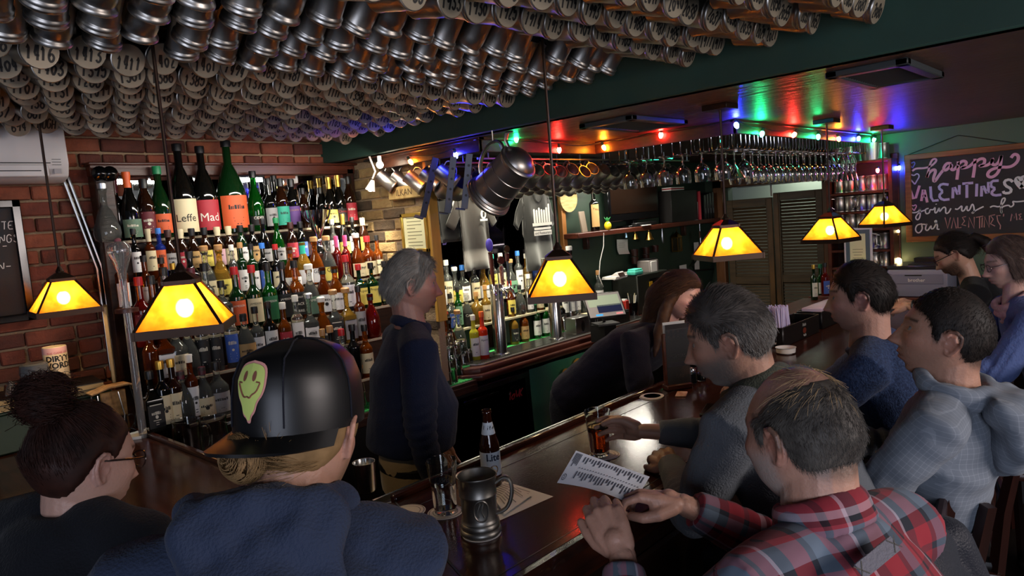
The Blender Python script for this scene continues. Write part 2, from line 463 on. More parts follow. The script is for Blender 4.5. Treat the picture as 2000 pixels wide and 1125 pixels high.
for t in (0.38,):wn.box((XD +0.25,ya +(yc -ya)*t,2.0),(0.012,0.02,0.2))
tag(wn.build('trim_3',M_PLASTICW),kind='structure')
# wood frame under the soffit that carries the racks and the string lights
A_,B_,C_,D_,E_ =[Vector((q.x,q.y,0)) for q in (onz(735,304,2.30),onz(984,263,2.30),onz(1155,284,2.30),onz(1420,230,2.30),onz(1690,262,2.30))]
A_.x =B_.x =(A_.x +B_.x)/2; B_.y =C_.y =(B_.y +C_.y)/2; C_.x =D_.x =(C_.x +D_.x)/2; D_.y =E_.y =(D_.y +E_.y)/2
tr =MB()
def board(a,b,zc=2.265,hh=0.075,th=0.022):
    d =b -a; l =d.length; ang =math.atan2(d.y,d.x)
    tr.box(((a.x +b.x)/2,(a.y +b.y)/2,zc),(l +th,th,hh),Matrix.Rotation(ang,3,'Z'))
    tr.box(((a.x +b.x)/2,(a.y +b.y)/2,zc +0.03),(l +th +0.02,th +0.02,0.016),Matrix.Rotation(ang,3,'Z'))
for a,b in ((A_,B_),(B_,C_),(C_,D_),(D_,E_)):board(a,b)
tag(tr.build('trim_4',mat('rack_frame_wood','#4a2a1a',0.38,var=('#33190f',8,(3,3,8)),bump=(14,.1,3,(2,2,8))),bevel=0.003),kind='structure')
# dark planked canopy inside that frame
cp =MB()
cp.box((4.25,3.09,2.292),(3.3,0.98,0.012)); cp.box((4.75,2.15,2.292),(2.3,0.9,0.012))
struct('ceiling_canopy',cp,mat('canopy_dark','#14100d',0.5))
# ================================================================ bar counter (L shaped): customer side along X, end section along Y
ZB =1.08
YF,YBK,XI,XO =1.085,1.675,1.07,0.46
bar =thing('bar_counter','long polished dark wood bar with a rounded rail on the customer side','bar',(0,0,0)); bar_kind =bar
top =MB()
MI,MO =(XI +0.14,YBK),(0.98,YF)                # the mitre
top.prism([MO,(5.62,YF),(5.62,YBK),MI],ZB -0.045,ZB)
bt =top.build('bar_top_long',M_BARTOP,bar,bevel=0.004)
top =MB(); top.prism([(XO,YF),MO,MI,(XI,YBK +0.14),(XI,YW -0.02),(XO,YW -0.02)],ZB -0.045,ZB -0.0005)
top.build('bar_top_end',mat('bar_top_end','#3b1c12',0.15,bump=(60,0.035,3,(4,1.5,1)),var=('#27110a',5,(9,.8,1))),bar,bevel=0.004)
ml =MB(); a,b =Vector((MI[0],MI[1],ZB +0.0006)),Vector((MO[0],MO[1],ZB +0.0006)); d =(b -a).normalized(); n =Vector((-d.y,d.x,0))*0.0025
ml.add([a +n,b +n,b -n,a -n],[(0,1,2,3)]); ml.build('mitre_joint',M_INK,bar)
# inlaid strip lines along both edges of the top
il =MB()
for yy in (YBK -0.085,):il.box(((MI[0]+5.6)/2,yy,ZB +0.0004),(5.6-MI[0],0.003,0.0008))
for yy in (YF +0.03,):il.box(((1.0+5.6)/2,yy,ZB +0.0004),(4.6,0.003,0.0008))
il.build('inlay_line',M_INK,bar,smooth=False)
# moulded rail on the customer side
rail_prof =[(0.0,0.0),(-0.012,0.010),(-0.035,0.014),(-0.062,0.004),(-0.080,-0.018),(-0.078,-0.040),(-0.058,-0.052),(-0.060,-0.066),(-0.044,-0.080),(-0.012,-0.084),(0.0,-0.07)]
rl =MB()
vs =[(x,YF +dy,ZB +dz) for x in (XO -0.2,5.62) for dy,dz in rail_prof]; k =len(rail_prof)
rl.add(vs,[(i,(i +1) % k,k +(i +1) % k,k +i) for i in range(k)]+[tuple(range(k -1,-1,-1)),tuple(range(k,2*k))])
rl.build('bar_rail',M_BARRAIL,bar,angle=25)
rl =MB(); vs =[(XO +dy,y,ZB +dz) for y in (YF,YW -0.02) for dy,dz in rail_prof]
rl.add(vs,[(i,(i +1) % k,k +(i +1) % k,k +i) for i in range(k)]+[tuple(range(k -1,-1,-1)),tuple(range(k,2*k))]); rl.build('bar_rail',M_BARRAIL,bar,angle=25)
# raised lip on the bartender side
lip =MB(); lip.box(((MI[0]+5.62)/2,YBK +0.012,ZB +0.002),(5.62-MI[0],0.026,0.03)); lip.box((XI +0.012,(YBK +0.14+YW)/2,ZB +0.002),(0.026,YW -YBK -0.16,0.03))
lip.build('inner_lip',M_BARRAIL,bar,bevel=0.006)
bd =MB(); bd.box((3.2,1.40,0.52),(4.8,0.46,1.03)); bd.box((0.78,2.5,0.52),(0.46,2.65,1.03))
bd.build('bar_body',M_BARFRONT,bar,bevel=0.004)
pn =MB().box((0,0,0),(0.52,0.02,0.66)).mesh('panel',M_BARFRONT,bevel=0.012)
for i in range(8):link('panel',pn,bar,(1.2+0.6*i,1.165,0.52))
fr =MB().cyl((0.9,1.0,0.2),(5.6,1.0,0.2),0.022); fr.build('foot_rail',M_BRASS,bar)
# steel gutter shelf behind the bar (seen past the lip)
gut =thing('bar_gutter','stainless steel gutter shelf along the bartender side of the bar','shelf',(0,0,0))
g =MB(); g.box((1.98,YBK +0.085,ZB -0.06),(1.5,0.12,0.02)); g.build('gutter_shelf',M_STEELBR,gut,bevel=0.003)
g =MB(); g.box((1.98,YBK +0.141,ZB -0.052),(1.5,0.008,0.036)); g.build('gutter_edge',M_STEEL,gut)
# ================================================================ pewter mugs on the ceiling
def mug_profile(kind):
    if kind == 0:   # straight body, stepped double ring at the foot
        return [(0.0005,0.0),(0.0455,0.0),(0.0475,0.003),(0.0475,0.007),(0.0445,0.010),(0.0445,0.013),(0.0470,0.015),(0.0470,0.020),(0.0435,0.023),(0.0425,0.026),(0.0405,0.118),(0.0425,0.121),(0.0425,0.125),(0.0395,0.125),(0.0385,0.03),(0.0005,0.028)]
    return [(0.0005,0.0),(0.0450,0.0),(0.0475,0.002),(0.0475,0.006),(0.0450,0.011),(0.0405,0.015),(0.0400,0.019),(0.0420,0.026),(0.0438,0.036),(0.0440,0.05),(0.0415,0.118),(0.0430,0.121),(0.0430,0.125),(0.0400,0.125),(0.0400,0.05),(0.0005,0.03)]
def handle_mb(r=0.0405,z0=0.03,z1=0.112,out=0.036,th=0.0055):
    pts =[(r -0.003,0,z1),(r +out *0.6,0,z1 +0.006),(r +out,0,z1 -0.014),(r +out *0.95,0,(z0 +z1)/2),(r +out *0.55,0,z0 +0.012),(r -0.001,0,z0)]
    sm =smooth_poly([(p[0],p[2]) for p in pts],2)
    return MB().tube([(x,0,z) for x,z in sm],th,6,flat=0.6)
ME_MUG =[MB().lathe(mug_profile(k),24).mesh('mug_body',M_PEWTER,angle=50) for k in (0,1)]
ME_HAN =handle_mb().mesh('mug_handle',M_PEWTER)
M_DISC =mat('mug_base_plate','#857b69',0.45,metal=0.35,bump=(40,0.03,2))
ME_DISC =MB().lathe([(0.0005,-0.0012),(0.0448,-0.0012),(0.0452,0.0)],24).mesh('base_plate',M_DISC)
def hang_matrix(d,base,roll=0.0):
    z =-Vector(d).normalized(); up =Vector((0,0,1))
    x =(up -z *up.dot(z)).normalized(); y =z.cross(x)
    c,s =math.cos(roll),math.sin(roll)
    x,y =x *c +y *s,y *c -x *s
    return basis(x,y,z,base)
def number_mesh(txt,rnd):
    mb =MB(); n =len(txt)
    h =0.038 if n <= 4 else 0.026
    write(mb,txt,h,0.0058,0,-h /2-0.006,slant=rnd.uniform(0.1,0.3),jit=0.05,it=1,rnd=rnd,fit=0.068 if n >= 4 else 0.054,center=True)
    q =MB(); q.v =[(y,x,-0.0020) for x,y,z in mb.v]; q.f =[tuple(reversed(f)) for f in mb.f]
    return q.mesh('number',M_INK,smooth=False)
ROWS_A =[
 '1426 1421 1418 1416 1413 1411 1402 1401 1494 1485 1481 1471 1470 1466 1461 1455 1453 1451 1447 1445 1441',
 '1419 1417 1412 1404 1403 1395 1387 1386 1385 1384 1378 1377 1375 TIM 1358 1353 1352 1350 1349 1347 1345',
 '1283 1280 1277 1275 1269 1266 1255 1254 1245 1225 1222 1220 1218 1211 1245 1209 1207 1205 1203 1202 1201',
 '1119 1118 1161 1116 1107 1131 1099 1149 1148 1147 1143 1144 1139 1138 1137 1156 1155 1153 1152 1151 1150',
 '1014 1012 1008 1006 1003 1002 1096 1045 1043 1010 1130 1015 1128 1127 1126 1135 1133 1132 1129 1125 1124',
 '947 942 944 941 1001 938 936 930 928 950 975 1011 1019 1108 1106 1105 1104 1103 1102 1101 1100',
 '879 877 875 870 867 861 860 863 862 829 820 915 914 911 908 906 904 903 902 901 900',
 '792 787 784 782 779 777 774 772 771 768 767 759 757 824 825 819 817 815 813 811 809',
 '709 708 702 ROB 697 694 HUGH 691 DK 664 662 661 659 657 655 650 648 646 645 643 642']
ROWS_C =[
 '1939 1937 1935 1933 1930 1925 1914 1913 1909 1906 1905 1896 1893 1891 1889',
 '2001 1999 1998 1997 1996 1995 1994 1993 1992 1988 1987 1985 1979 1977 1971',
 '2049 2047 2046 2045 2044 2043 2042 2041 2040 2038 2037 2036 2035 2029 2027',
 '2075 2073 2072 2070 2068 2067 2066 2065 2064 2063 2061 2058 2055 2053 2052',
 '2099 2097 2095 2094 2092 2091 2090 2088 2087 2086 2085 2084 2083 2081 2080']
NX =21; DX =0.106; X_LAST =2.41
rnd =random.Random(5)
mug_group ='pewter mugs hung from the ceiling'
b_group ='mugs of the middle ceiling rows'
def in_view(p,mr=45,mt=60):
    x,y,z =proj(p); return z > 0.15 and -mr < x < 2000+mr and -mt < y < 1125
mugs =[]
RODS =[atd(127,603,2.95),atd(365,632,2.06),atd(1095,570,2.52)]
ORD =('first','second','third','fourth','fifth','sixth','seventh','eighth','ninth','tenth','eleventh','twelfth','thirteenth','fourteenth','fifteenth','sixteenth','seventeenth','eighteenth','nineteenth','twentieth','twenty-first')
seen_numbers =set()
def hang_mug(x,y,z,d,num,where=None):
    if any(math.hypot(x -q.x,y +(.05 if d[1] < 0 else -.04)-q.y) < .085 for q in RODS):return
    base =Vector((x,y,z)); k =0 if rnd.random() < 0.68 else 1
    m =hang_matrix(d,base,rnd.gauss(0,0.10))
    if num:
        if num in seen_numbers:num =str(int(num)+600) if num.isdigit() else num +'S'
        seen_numbers.add(num)
        t =thing('pewter_mug','pewter mug on the ceiling with %s %s inked on its base' % ('the number' if num.isdigit() else 'the name',num),'mug',group=mug_group,mtx=m)
    else:
        t =thing('pewter_mug','pewter mug, base turned away, %s' % where,'mug',group=b_group,mtx=m)
    link('mug_body',ME_MUG[k],t); link('mug_handle',ME_HAN,t); link('base_plate',ME_DISC,t)
    if num:link('number',number_mesh(num,rnd),t)
    mugs.append(t)
ZA =2.425
YA0 =2.20
for r,row in enumerate(ROWS_A):
    nums =row.split(); y =YA0 +0.158*r
    for c in range(NX):
        x =X_LAST -DX *(NX -1-c)-(0.053 if r % 2 else 0)+rnd.uniform(-.012,.012)
        p =Vector((x,y +rnd.uniform(-.012,.012),ZA +rnd.uniform(-.008,.008)))
        if x > 0.1 and in_view(p):hang_mug(p.x,p.y,p.z,(rnd.gauss(0,.07),-1,-0.34+rnd.gauss(0,.06)),nums[c])
for r in range(4):
    y =2.10-0.158*r
    for c in range(NX):
        x =X_LAST -DX *(NX -1-c)-(0.053 if r % 2 else 0)+rnd.uniform(-.012,.012)
        p =Vector((x,y +rnd.uniform(-.015,.015),ZA +rnd.uniform(-.006,.006)))
        if x > 0.1 and in_view(p,60,110):hang_mug(p.x,p.y,p.z,(rnd.gauss(0,.06),0.70,-0.72+rnd.gauss(0,.05)),None,'%s row from the bottles, %s from the green beam' % (ORD[r],ORD[NX -1-c]))
for r,row in enumerate(ROWS_C):
    nums =row.split(); y =1.30-0.158*r
    for c in range(15):
        x =X_LAST -DX *(14-c)-(0.053 if r % 2 else 0)+rnd.uniform(-.012,.012)
        p =Vector((x,y +rnd.uniform(-.012,.012),ZA +rnd.uniform(-.006,.006)))
        if in_view(p,45,50):hang_mug(p.x,p.y,p.z,(rnd.gauss(0,.06),-1,-0.30+rnd.gauss(0,.06)),nums[c])
# the rails they hang from
rails =thing('mug_rail','dark rails along the ceiling that the mugs hang from','rack',(0,0,0))
for i in range(19):
    y =0.78+0.158*i
    MB().cyl((0.0,y,2.525),(2.48,y,2.525),0.006,n=6).build('rail',M_BRONZE,rails)
for i in range(19):
    for x in (0.4,1.0,1.6,2.2):MB().cyl((x,0.78+0.158*i,2.525),(x,0.78+0.158*i,2.562),0.004,n=6).build('rail_hanger',M_BRONZE,rails)
# ---------------------------------------------------------------- tankards and stemware under the soffit
ME_TK =MB().lathe([(0.0005,0.0),(0.046,0.0),(0.048,0.004),(0.047,0.010),(0.0435,0.013),(0.041,0.11),(0.043,0.114),(0.043,0.12),(0.039,0.12),(0.040,0.02),(0.0005,0.012)],22).mesh('mug_body',M_PEWTER,angle=50)
ME_TH =handle_mb(0.040,0.025,0.105,0.038,0.006).mesh('mug_handle',M_PEWTER)
def tankard(base,d,label,group=None,num=None,roll=0.0):
    t =thing('hanging_tankard',label,'mug',mtx=hang_matrix(d,base,roll),group=group)
    link('mug_body',ME_TK,t); link('mug_handle',ME_TH,t)
    if num:link('number',number_mesh(num,rnd),t)
    return t
for i,(px,py,num,lb) in enumerate(((772,366,'658','grey hanging tankard numbered 658 beside the white spotlight'),(800,366,'DK','rosy lit hanging tankard second from the white spotlight'),(828,368,None,'bronze lit hanging tankard just left of the first blue bracket'),(858,362,'572','dark hanging tankard between the first two blue brackets'),(890,358,None,'dark hanging tankard between the last two blue brackets'))):
    tankard(onx(px,py,2.64+0.06*(i % 2)),(0.42,-0.55,-0.62),lb,'tankards by the spotlight',num)
gT ='tankards on the rack above the back bar'
n_t =0
for r in range(3):
    for i in range(18 if r == 0 else 16):
        x =B_.x +0.14+0.105*i +(0.05 if r % 2 else 0)
        y =B_.y +0.05+0.19*r
        if x > 4.75:continue
        tankard(Vector((x,y +0.04,2.075-0.012*r +rnd.uniform(-.01,.01))),(.22+rnd.gauss(0,.06),0.785,-0.45+rnd.gauss(0,.05)),'%spewter tankard, %s row of the back bar rack, %s from the big stein' % ('open ' if r == 0 else '',('front','middle','rear')[r],ORD[i]),gT if r == 0 else 'tankards in the rear rows of the rack',None,rnd.gauss(0,.08)); n_t += 1
rk =thing('tankard_rack','iron rods under the canopy that carry the tankards','rack',(0,0,0))
for r in range(3):
    y =B_.y +0.04+0.19*r
    MB().cyl((B_.x +0.02,y,2.20),(4.8,y,2.20),0.006,n=6).build('rod',M_STEELBR,rk)
for r in range(3):
    for i in range(5):MB().cyl((B_.x +0.1+0.52*i,B_.y +0.04+0.19*r,2.20),(B_.x +0.1+0.52*i,B_.y +0.04+0.19*r,2.288),0.004,n=6).build('hanger',M_STEELBR,rk)
def stem_mesh(kind):
    if kind == 0:      # round goblet; z=0 is the foot, bowl hangs below
        outer =[(0.034,0.0),(0.034,-0.003),(0.008,-0.008),(0.005,-0.014),(0.005,-0.055),(0.012,-0.065),(0.034,-0.082),(0.044,-0.105),(0.045,-0.13),(0.040,-0.165)]
    elif kind == 1:    # wine glass
        outer =[(0.034,0.0),(0.034,-0.003),(0.006,-0.008),(0.004,-0.014),(0.004,-0.080),(0.010,-0.088),(0.030,-0.105),(0.038,-0.13),(0.037,-0.16),(0.031,-0.19)]
    elif kind == 2:    # martini
        outer =[(0.036,0.0),(0.036,-0.003),(0.006,-0.008),(0.004,-0.014),(0.004,-0.085),(0.008,-0.09),(0.055,-0.16)]
    else:              # tall hurricane
        outer =[(0.034,0.0),(0.034,-0.004),(0.010,-0.010),(0.009,-0.02),(0.024,-0.045),(0.031,-0.075),(0.024,-0.115),(0.026,-0.15),(0.036,-0.20)]
    k =next(i for i,p in enumerate(outer) if p[1] <-0.06 and p[0] > 0.009)
    inner =[(max(p[0]-0.0014,0.0005),p[1]-(0.0015 if i == 0 else 0)) for i,p in enumerate(outer[k:])]
    prof =[(0.0005,0.0)]+outer +inner[::-1]+[(0.0005,inner[0][1]-0.002)]
    return MB().lathe(prof,18).mesh('goblet',M_GLASS,angle=60)
ME_ST =[stem_mesh(k) for k in range(4)]
ST_NAMES =('round goblet','wine glass','martini glass','hurricane glass')
def stem(p,k,grp,label):
    o =link('stem_glass',ME_ST[k],None,p); o.rotation_euler =(0,0,rnd.uniform(0,6.28))
    return tag(o,label,'glass',grp)
ZS =2.165
for i in range(6):
    y =C_.y -0.20-0.118*i
    stem((C_.x +0.06,y,ZS),0,'round goblets at the near end of the rack','clear round goblet hung at the near end of the rack, %s from the tankards' % ORD[i])
for r in range(2):
    i =0; x =D_.x +0.16
    while x < E_.x -0.03:
        f =(x -D_.x)/(E_.x -D_.x)
        k =2 if 0.05 < f < 0.12 else 3 if f > 0.82 else (1 if f > 0.14 else 0)
        stem((x,D_.y +0.09+0.11*r,ZS),k,'stemware on the rack: %s row, %s' % ('front' if r == 0 else 'rear',ST_NAMES[k]),'clear %s hung in the %s rack row, %s from the near corner' % (ST_NAMES[k],'front' if r == 0 else 'rear',ORD[i])); i += 1
        x += 0.108 if k != 2 else 0.122
sr =thing('glass_rack','chrome wire rack under the wood frame holding stemware','rack',(0,0,0))
wr =[]
x =D_.x +0.106
while x < E_.x +0.03:
    for dx in (-0.030,0.030):
        MB().tube([(x +dx,D_.y +0.01,2.285),(x +dx,D_.y +0.01,2.175),(x +dx,D_.y +0.022,2.158),(x +dx,D_.y +0.26,2.158),(x +dx,D_.y +0.28,2.175),(x +dx,D_.y +0.28,2.285)],0.0028,6).build('wire',M_CHROME,sr)
    x += 0.108
for i in range(7):
    y =C_.y -0.14-0.118*i
    for dy in (-0.034,0.034):
        MB().tube([(C_.x +0.0,y +dy,2.285),(C_.x +0.0,y +dy,2.175),(C_.x +0.012,y +dy,2.158),(C_.x +0.20,y +dy,2.158),(C_.x +0.21,y +dy,2.285)],0.0028,6).build('wire',M_CHROME,sr)
# ---------------------------------------------------------------- big pewter stein hanging at the corner of the frame
cpt =atd(1032,300,3.30); bpt =atd(954,390,3.50)
d =(bpt -cpt).normalized(); base =atd(952,386,3.48)
L =0.215
t =thing('hanging_stein','oversized lidded pewter stein hanging tilted beside the blue brackets','stein',mtx=hang_matrix(d,base,0.15))
MB().lathe([(0.0005,0),(0.098,0),(0.101,0.004),(0.100,0.012),(0.095,0.016),(0.097,0.022),(0.090,0.028),(0.092,0.034),(0.086,0.042),(0.083,0.09),(0.0845,0.092),(0.0825,0.094),(0.079,0.15),(0.0805,0.152),(0.0785,0.154),(0.076,L -0.01),(0.079,L -0.006),(0.079,L),(0.07,L)],36).build('stein_body',M_PEWTER,t,angle=18)
MB().lathe([(0.081,L),(0.082,L +0.006),(0.076,L +0.012),(0.068,L +0.014),(0.064,L +0.022),(0.05,L +0.036),(0.03,L +0.046),(0.0005,L +0.05)],36).build('stein_lid',M_PEWTER,t,angle=45)
MB().tube([(x,0,z) for x,z in smooth_poly([(0.07,L -0.02),(0.12,L),(0.145,L -0.05),(0.135,L *0.45),(0.10,0.05),(0.082,0.045)],2)],0.011,8,flat=0.6).build('stein_handle',M_PEWTER,t)
MB().tube([(0.07,0,L +0.01),(0.10,0,L +0.02),(0.115,0,L +0.045),(0.10,0,L +0.07)],[0.009,0.010,0.012,0.006],8,flat=0.5).build('thumb_lift',M_PEWTER,t)
t.scale =(1.19,1.19,1.19)
hp_ =hang_matrix(d,base,0.15) @ Vector((.160,0,L *1.0))
MB().tube([hang_matrix(d,base,.15).inverted() @ q /1.19 for q in (hp_,hp_ +Vector((0,0,.05)),Vector((hp_.x,hp_.y,2.302)))],.003,6).build('hook',M_STEELBR,t)
# three hanging steel brackets next to it
for i,(tp,bt_,lb) in enumerate((((851,308),(826,424),'steel hanging bracket left of the other two'),((886,306),(874,416),'steel hanging bracket in the middle of three'),((917,300),(907,408),'perforated steel hanging bracket nearest the big stein'))):
    a,b =onx(*tp,A_.x -.045),onx(*bt_,A_.x -.06)
    L_ =(a -b).length; m =frame(b,(b -a),(0.7,0.7,0))
    t =thing('hanging_bracket',lb,'bracket',mtx=m)
    s =MB(); s.box((0,-L_ /2,0),(0.034,L_,0.004)); s.box((-0.016,-L_ /2,0.012),(0.003,L_,0.026)); s.build('bracket_bar',mat('bracket_steel','#4a4a52',0.4,metal=0.5),t,bevel=0.001)
    s =MB(); s.box((-0.02,0.002,-0.012),(0.05,0.006,0.05)); s.build('bracket_foot',MATS['bracket_steel'],t,bevel=0.001)
    for j in range(4):MB().cyl((0.002,-L_ *(0.25+0.18*j),-0.0031),(0.002,-L_ *(0.25+0.18*j),0.0031),0.007,n=10).build('bracket_hole',M_BLACK,t)
# ================================================================ pendant lamps
M_MICA =bpy.data.materials.new('mica_glass'); M_MICA.use_nodes =True
nt =M_MICA.node_tree; nt.nodes.clear()
o_ =nt.nodes.new('ShaderNodeOutputMaterial'); tl =nt.nodes.new('ShaderNodeBsdfTranslucent'); gl =nt.nodes.new('ShaderNodeBsdfDiffuse'); mx =nt.nodes.new('ShaderNodeMixShader')
nz =nt.nodes.new('ShaderNodeTexNoise'); nz.inputs['Scale'].default_value =34; nz.inputs['Detail'].default_value =4
cr =nt.nodes.new('ShaderNodeValToRGB'); cr.color_ramp.elements[0].position =0.35; cr.color_ramp.elements[1].position =0.62
cr.color_ramp.elements[0].color =(1.0,0.22,0.010,1); cr.color_ramp.elements[1].color =(1.0,0.40,0.03,1)
tc =nt.nodes.new('ShaderNodeTexCoord'); nt.links.new(tc.outputs['Object'],nz.inputs['Vector'])
nt.links.new(nz.outputs['Fac'],cr.inputs['Fac']); nt.links.new(cr.outputs['Color'],tl.inputs['Color']); gl.inputs['Color'].default_value =(0.5,0.16,0.02,1)
mx.inputs[0].default_value =0.12; nt.links.new(tl.outputs[0],mx.inputs[1]); nt.links.new(gl.outputs[0],mx.inputs[2])
rf_ =nt.nodes.new('ShaderNodeBsdfRefraction'); rf_.inputs['Roughness'].default_value =0.80; rf_.inputs['IOR'].default_value =1.03; rf_.inputs['Color'].default_value =(1.0,.50,.07,1); mx2 =nt.nodes.new('ShaderNodeMixShader'); mx2.inputs[0].default_value =.30
nt.links.new(mx.outputs[0],mx2.inputs[1]); nt.links.new(rf_.outputs[0],mx2.inputs[2]); nt.links.new(mx2.outputs[0],o_.inputs['Surface'])
M_BULB =mat('lamp_bulb','#ffffff',0.5,emit='#ffd9a0',es=165)
def make_lamp():
    t =thing('pendant_lamp','x','lamp',(0,0,0))
    hw,tw,H_ =0.112,0.040,0.120              # half bottom, half top, height of the panes
    fr =MB()
    for sx in (-1,1):
        for sy in (-1,1):
            fr.tube([(sx *hw,sy *hw,0.0),(sx *tw,sy *tw,H_)],0.0055,4)
    for i in range(4):                             # bottom skirt and top collar
        rot =Matrix.Rotation(i *math.pi /2,3,'Z')
        fr.box(rot @ Vector((0,-hw -0.001,-0.011)),(2*hw +0.012,0.006,0.024),rot)
        fr.box(rot @ Vector((0,-tw -0.001,H_ +0.002)),(2*tw +0.012,0.006,0.014),rot)
    fr.build('shade_frame',M_BRONZE,t,smooth=False)
    cpv =MB(); k =tw +0.006
    cpv.add([(sx *k,sy *k,H_ +0.008) for sx,sy in ((-1,-1),(1,-1),(1,1),(-1,1))]+[(sx *0.016,sy *0.016,H_ +0.03) for sx,sy in ((-1,-1),(1,-1),(1,1),(-1,1))],
            [(0,1,5,4),(1,2,6,5),(2,3,7,6),(3,0,4,7),(4,5,6,7)])
    cpv.lathe([(0.014,H_ +0.028),(0.016,H_ +0.036),(0.010,H_ +0.048),(0.006,H_ +0.056)],12)
    cpv.build('shade_cap',M_BRONZE,t,smooth=False)
    pane =MB().add([(-hw +.004,-hw,0.001),(hw -.004,-hw,0.001),(tw -.003,-tw,H_ -.002),(-tw +.003,-tw,H_ -.002)],[(0,1,2,3)]).mesh('shade_pane',M_MICA,smooth=False)
    for i in range(4):link('shade_pane',pane,t,rot=(0,0,i *math.pi /2))
    MB().lathe([(0.012,0.096),(0.013,0.072),(0.0005,0.07)],10).build('socket',M_BRASS,t)
    MB().sphere((0,0,0.045),(0.024,0.024,0.028),12,8).build('light_bulb',M_BULB,t)
    return t
lamp0 =make_lamp()
def lamp(t,px,py,D,off,ztop,label,xy=None):
    if xy is None:
        p =atd(px,py,D)
    else:
        q =ray(px,py); s =xy[0]/q[0]; p =Vector((xy[0],xy[1],CAM_H +q[2]*math.hypot(*xy)/math.hypot(q[0],q[1])))
    t['label']=label
    a =math.atan2(-p.y,-p.x)+math.pi /2+math.radians(off)
    t.location =p; t.rotation_euler =(0,0,a)
    MB().cyl((0,0,0.17),(0,0,ztop -p.z -0.02),0.0052,n=8).build('lamp_rod',M_BRONZE,t)
    MB().box((0,0,ztop -p.z -0.012),(0.115,0.115,0.024),Matrix.Rotation(-a,3,'Z')).build('canopy_plate',M_BRONZE,t,bevel=0.002)
    # the bulb's own light
    return p
LP =[]
specs =((127,603,2.95,9,2.56,'amber glass pendant lamp on a rod beside the small blackboard',None),
         (365,632,2.06,-12,2.56,'amber glass pendant lamp on a rod before the bottle shelves',None),
         (1095,570,2.52,2,2.56,'amber glass pendant lamp in front of the beer taps',None),
         (1428,495,3.1,24,2.30,'amber glass pendant lamp left of the louvred doors, hung from the soffit',(2.95,1.45)),
         (1613,466,4.0,-32,2.30,'amber glass pendant lamp in front of the right louvred door',(4.28,1.46)),
         (1728,436,4.9,44,2.30,'amber glass pendant lamp in front of the tankard shelves',(5.30,1.45)))
base_lamps =[lamp0]+[copy_tree(lamp0) for _ in specs[1:]]
for t,s in zip(base_lamps,specs):
    t['group']='pendant lamps over the bar'
    LP.append(lamp(t,*s))
# ================================================================ string of coloured bulbs along the frame
BC ={'o':('#ff7a10',1.0),'b':('#1020ff',1.0),'g':('#00ff70',1.0),'r':('#ff1810',1.0),'w':('#ffe2a0',1.0)}
def bulb_mat(k):
    m =mat('string_bulb_'+k,'#ffffff',0.3,emit=BC[k][0],es=1.0)
    b =m.node_tree.nodes['Principled BSDF']
    c ={'o':(1.0,.27,.015),'b':(.02,.03,1.0),'g':(.012,1.0,.27),'r':(1.0,.03,.02),'w':(1.0,.78,.40)}[k]
    b.inputs['Emission Color'].default_value =c +(1,)
    b.inputs['Emission Strength'].default_value ={'o':230,'b':520,'g':230,'r':300,'w':120}[k]
    return m
NAMES ={'o':'orange','b':'blue','g':'green','r':'red','w':'warm white'}
ME_BULB ={k:MB().lathe([(0.0005,-0.030),(0.006,-0.028),(0.011,-0.018),(0.0125,-0.008),(0.010,0.0),(0.007,0.004)],12).mesh('bulb_glass',bulb_mat(k)) for k in BC}
ME_SOCK =MB().lathe([(0.0075,0.002),(0.0085,0.006),(0.0085,0.022),(0.003,0.024)],10).mesh('bulb_socket',mat('socket_green','#12301c',0.5))
string_pts =[]
places =[(800,313,'o','A','near the white spotlight'),(889,299,'b','A','above the blue brackets'),(1008,268,'g','B','at the corner above the big stein'),(1092,289,'r','B','beside the lamp rod in front'),(1178,285,'o','C','above the tankard row'),(1291,260,'r','C','above the near goblets'),(1437,241,'b','D','at the frame corner over the goblets'),(1489,258,'g','D','next after the blue corner bulb'),(1553,260,'r','D','above the wine glasses'),(1598,264,'g','D','just left of a lamp rod'),(1637,268,'o','D','between two lamp rods'),(1677,268,'b','D','near the far end of the frame'),(1708,270,'g','D','at the far end of the frame')]
strand =thing('light_string_cable','thin dark green cable of the coloured string lights','cable',(0,0,0))
for px,py,k,seg,where in places:
    p ={'A':lambda:onx(px,py,A_.x -0.028),'B':lambda:ony(px,py,B_.y -0.028),'C':lambda:onx(px,py,C_.x -0.028),'D':lambda:ony(px,py,D_.y -0.028)}[seg]()
    t =thing('string_bulb','%s bulb of the string lights %s' % (NAMES[k],where),'bulb',p,group='coloured string light bulbs')
    t.rotation_euler =(RN.uniform(-.5,.5),RN.uniform(-.5,.5),0)
    link('bulb_glass',ME_BULB[k],t); link('bulb_socket',ME_SOCK,t)
    string_pts.append(p +Vector((0,0,0.026)))
cb =[]
for a,b in zip(string_pts[:-1],string_pts[1:]):
    for i in range(6):
        f =i /6; q =a.lerp(b,f); q.z -= 0.018*4*f *(1-f); cb.append(q)
MB().tube(cb +[string_pts[-1]],0.003,5).build('cable_run',mat('cable_green','#0d1c12',0.5),strand)
for px,py,k,x,where in ((1714,330,'r',XE -0.215,'hanging in front of the tankard shelves'),(1756,325,'b',XE -0.03,'on the casing beside the chalkboard'),(1740,327,'b',XE -0.04,'dimmer, on the side of the tankard shelves')):
    p =onx(px,py,x); t =thing('string_bulb','%s bulb %s' % (NAMES[k],where),'bulb',p,group='coloured string light bulbs'); link('bulb_glass',ME_BULB[k],t); link('bulb_socket',ME_SOCK,t)
